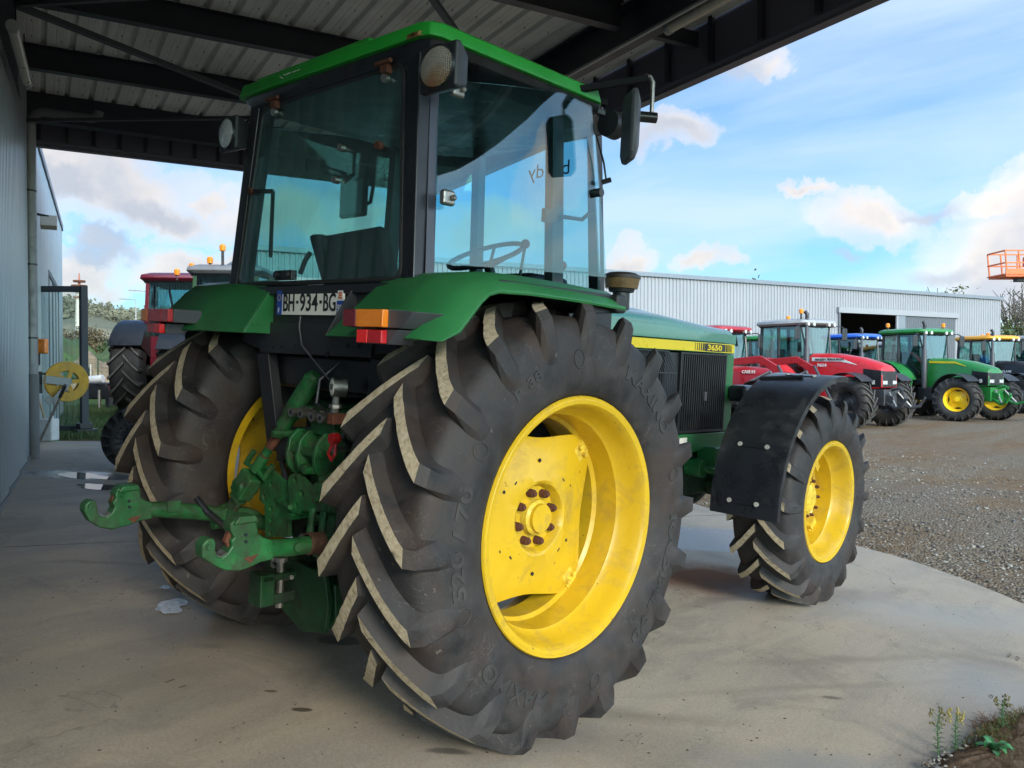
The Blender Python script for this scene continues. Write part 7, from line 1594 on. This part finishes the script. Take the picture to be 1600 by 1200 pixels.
# ------------------------------------------------------------------ weeds in the dirt at the lower right corner
dm = bpy.data.materials.new('crumbly_dirt'); dm.use_nodes = True; t = dm.node_tree; b = t.nodes['Principled BSDF']; P = N(t, 'ShaderNodeNewGeometry').outputs['Position']
t.links.new(ramp(t, noise(t, P, 22, 8, .75), [(.3, (.05, .032, .02)), (.5, (.13, .085, .055)), (.72, (.24, .18, .13))]).outputs[0], b.inputs['Base Color']); b.inputs['Roughness'].default_value = .95; b.inputs['Specular IOR Level'].default_value = .1
bp = N(t, 'ShaderNodeBump'); bp.inputs['Distance'].default_value = .02; t.links.new(noise(t, P, 40, 8, .75), bp.inputs['Height']); t.links.new(bp.outputs[0], b.inputs['Normal'])
pts_ = [SP(1400, 1240), SP(1452, 1199), SP(1500, 1172), SP(1548, 1143), SP(1602, 1118), SP(1700, 1100), SP(1760, 1180), SP(1700, 1290), SP(1500, 1320)]
cen = sum(pts_, Vector())/len(pts_); mb = MB(); rings = []
pp = []
for i in range(len(pts_)):
    for u in (0, .25, .5, .75):
        p = pts_[i].lerp(pts_[(i+1) % len(pts_)], u); p = p + Vector((rnd.uniform(-.012, .012), rnd.uniform(-.012, .012), 0)); pp.append(p)
for f, dz in ((1.0, .004), (.92, .02), (.7, .035), (.45, .04), (.2, .04)):
    rings.append([(cen.x+(p.x-cen.x)*f, cen.y+(p.y-cen.y)*f, _t(cen.x+(p.x-cen.x)*f, cen.y+(p.y-cen.y)*f)+dz+(rnd.uniform(-.008, .01) if f < 1 else 0)) for p in pp])
mb.loft(rings, cap=False); mb.add(rings[-1], [tuple(range(len(pp)))])
tag(link('dirt_patch', mesh_of('dirt_patch', mb, dm, 60)), 'brown dirt patch at the slab edge in the lower right corner', kind='structure')
sp_pts = []
for k in range(1100):
    px = rnd.uniform(1440, 1660); py = rnd.uniform(1130, 1280); 
    if py < 1199-(px-1452)*.54: continue
    p = SP(px, py); sp_pts.append((p.x, p.y, _t(p.x, p.y)+.03))
stones('corner_stones', sp_pts, SG, 'small stones in the dirt at the lower right corner', .004, .011)
lfm = mat('weed_green', (.05, .12, .035), .6, var=.3, vscale=30); lfy = mat('yellow_bracts', (.30, .24, .07), .7, var=.4, vscale=50); mossm = mat('rusty_green_moss', (.075, .095, .022), .9, var=.6, vscale=40); drym = mat('dry_brown_stalks', (.13, .07, .035), .9, var=.4, vscale=30); rosm = mat('rosette_leaf_green', (.04, .17, .055), .5, var=.2, vscale=20)
def weed(px, py, h, label, yellow, seed):
    r = random.Random(seed); p = SP(px, py); t = thing('weed', label, 'weed', (p.x, p.y, _t(p.x, p.y)+.015), group='flowering weeds at the slab corner'); mb = MB(); lv = MB(); fl2 = MB()
    stem = [Vector((0, 0, 0)), Vector((.004, .003, h*.4)), Vector((-.002, .004, h*.75)), Vector((.004, 0, h))]; mb.tube(stem, [.0028, .0022, .0016, .001], 6)
    for k in range(26):
        u = .12+.62*k/26; a = k*2.4; q = Vector((0, 0, h*u)); L = .035*(1-.4*u); d = Vector((math.cos(a), math.sin(a), .35)).normalized(); w = Vector((-d.y, d.x, 0)).normalized()*.0028
        lv.add([q-w, q+d*L*.5-w*1.2, q+d*L+Vector((0, 0, -.006)), q+d*L*.5+w*1.2, q+w, q+d*L*.5+Vector((0, 0, -.002))], [(0, 1, 5, 3, 4), (1, 2, 3, 5)])
    for k in range(12):
        u = .62+.36*k/12; a = k*2.1; q = Vector((0, 0, h*u)); e = q+Vector((math.cos(a)*.026, math.sin(a)*.026, .022+.012*r.random())); mb.tube([q, e], .0008, 4)
        for j in range(3): g = e+Vector((r.uniform(-.008, .008), r.uniform(-.008, .008), r.uniform(-.004, .010))); fl2.ball(g, r.uniform(.0028, .005), 4, sc3=(1, 1, 1.4))
    obj('stem', mb, lfm, t); obj('leaf_whorl', lv, lfm, t, smooth=0)['kind'] = 'stuff'; obj('flower_heads', fl2, lfy if yellow else mat('dull_buds', (.13, .11, .045), .8, var=.4, vscale=60), t)['kind'] = 'stuff'
weed(1466, 1192, .18, 'green weed with dull brown buds left of the yellow-headed one', False, 1); weed(1494, 1184, .155, 'weed with pale yellow flower heads at the slab corner', True, 2); weed(1567, 1150, .13, 'short green weed with dark bud tip above the moss', False, 3)
p = SP(1552, 1186); rs = thing('rosette_plant', 'flat bright green leaf rosette in the dirt at the lower right corner', 'plant', (p.x, p.y, _t(p.x, p.y)+.03))
for k in range(11):
    a = k*2*PI/11+rnd.uniform(-.2, .2); L = rnd.uniform(.055, .085); d = Vector((math.cos(a), math.sin(a), 0)); w = Vector((-d.y, d.x, 0)); mb = MB()
    st_ = [(0, .004, 0), (.3, .010, .016), (.6, .013, .024), (.85, .010, .022), (1, .002, .014)]; vs = []
    for u, ww, z in st_: c = d*L*u+Vector((0, 0, z*(1+.5*(k % 3)))); vs += [c-w*ww, c-Vector((0, 0, .003)), c+w*ww]
    mb.add(vs, [(i*3+j, i*3+j+1, (i+1)*3+j+1, (i+1)*3+j) for i in range(4) for j in range(2)]); obj('leaf', mb, rosm, rs, smooth=60)
mo = MB(); r = random.Random(3)
for k in range(7000):
    px = r.gauss(1580, 38); py = r.gauss(1158, 20)
    if py < 1199-(px-1452)*.54-6: continue
    p = SP(px, py); z = _t(p.x, p.y)+.025; a = r.uniform(0, 6.3); L = r.uniform(.008, .028); e = Vector((math.cos(a)*L*.7, math.sin(a)*L*.7, L)); q = Vector((p.x, p.y, z)); w = Vector((-math.sin(a), math.cos(a), 0))*.0016; mo.add([q-w, q+w, q+e], [(0, 1, 2)], r.choice((0, 0, 1)))
tag(link('moss', mesh_of('moss', mo, [mossm, drym], 0, False)), 'rusty green moss and dry growth at the slab corner', 'moss', kind='stuff')
dr = MB()
for k in range(220):
    px, py = r.choice(((1545, 1130), (1590, 1122), (1560, 1135))); px += r.uniform(-25, 30); py += r.uniform(-6, 12); p = SP(px, py); z = _t(p.x, p.y)+.006; a = r.uniform(0, 6.3); L = r.uniform(.01, .05); dr.tube([(p.x, p.y, z), (p.x+L*math.cos(a), p.y+L*math.sin(a), z+r.uniform(0, .03))], .0012, 4)
tag(link('dry_stalks', mesh_of('dry_stalks', dr, drym, 0)), 'brown dry stalks hanging over the slab corner', 'stalks', kind='stuff')
# grass tufts on the ground beyond the slab at the left
gr = MB(); 
for k in range(16000):
    px = r.uniform(92, 260); d_ = r.uniform(11.5, 24); p = at_px(px, d_)
    if dist_slab(p.x, p.y) < .05: continue
    if d_ > 13.0 and r.random() < .35: continue
    if 12.6 < d_ < 14.5 and math.sin(p.x*2.1+p.y) < .1: continue
    a = r.uniform(0, 6.3); h = r.uniform(.04, .12); w = Vector((math.cos(a), math.sin(a), 0))*.008; e = Vector((r.uniform(-.04, .04), r.uniform(-.04, .04), h)); q = Vector((p.x, p.y, p.z-.01)); gr.add([q-w, q+w, q+e], [(0, 1, 2)])
tag(link('grass', mesh_of('grass', gr, leafmat('grass_blades', (.03, .07, .015), (.06, .12, .03), (.12, .13, .05)), 0, False)), 'rough grass beyond the far edge of the slab', 'grass', kind='stuff')
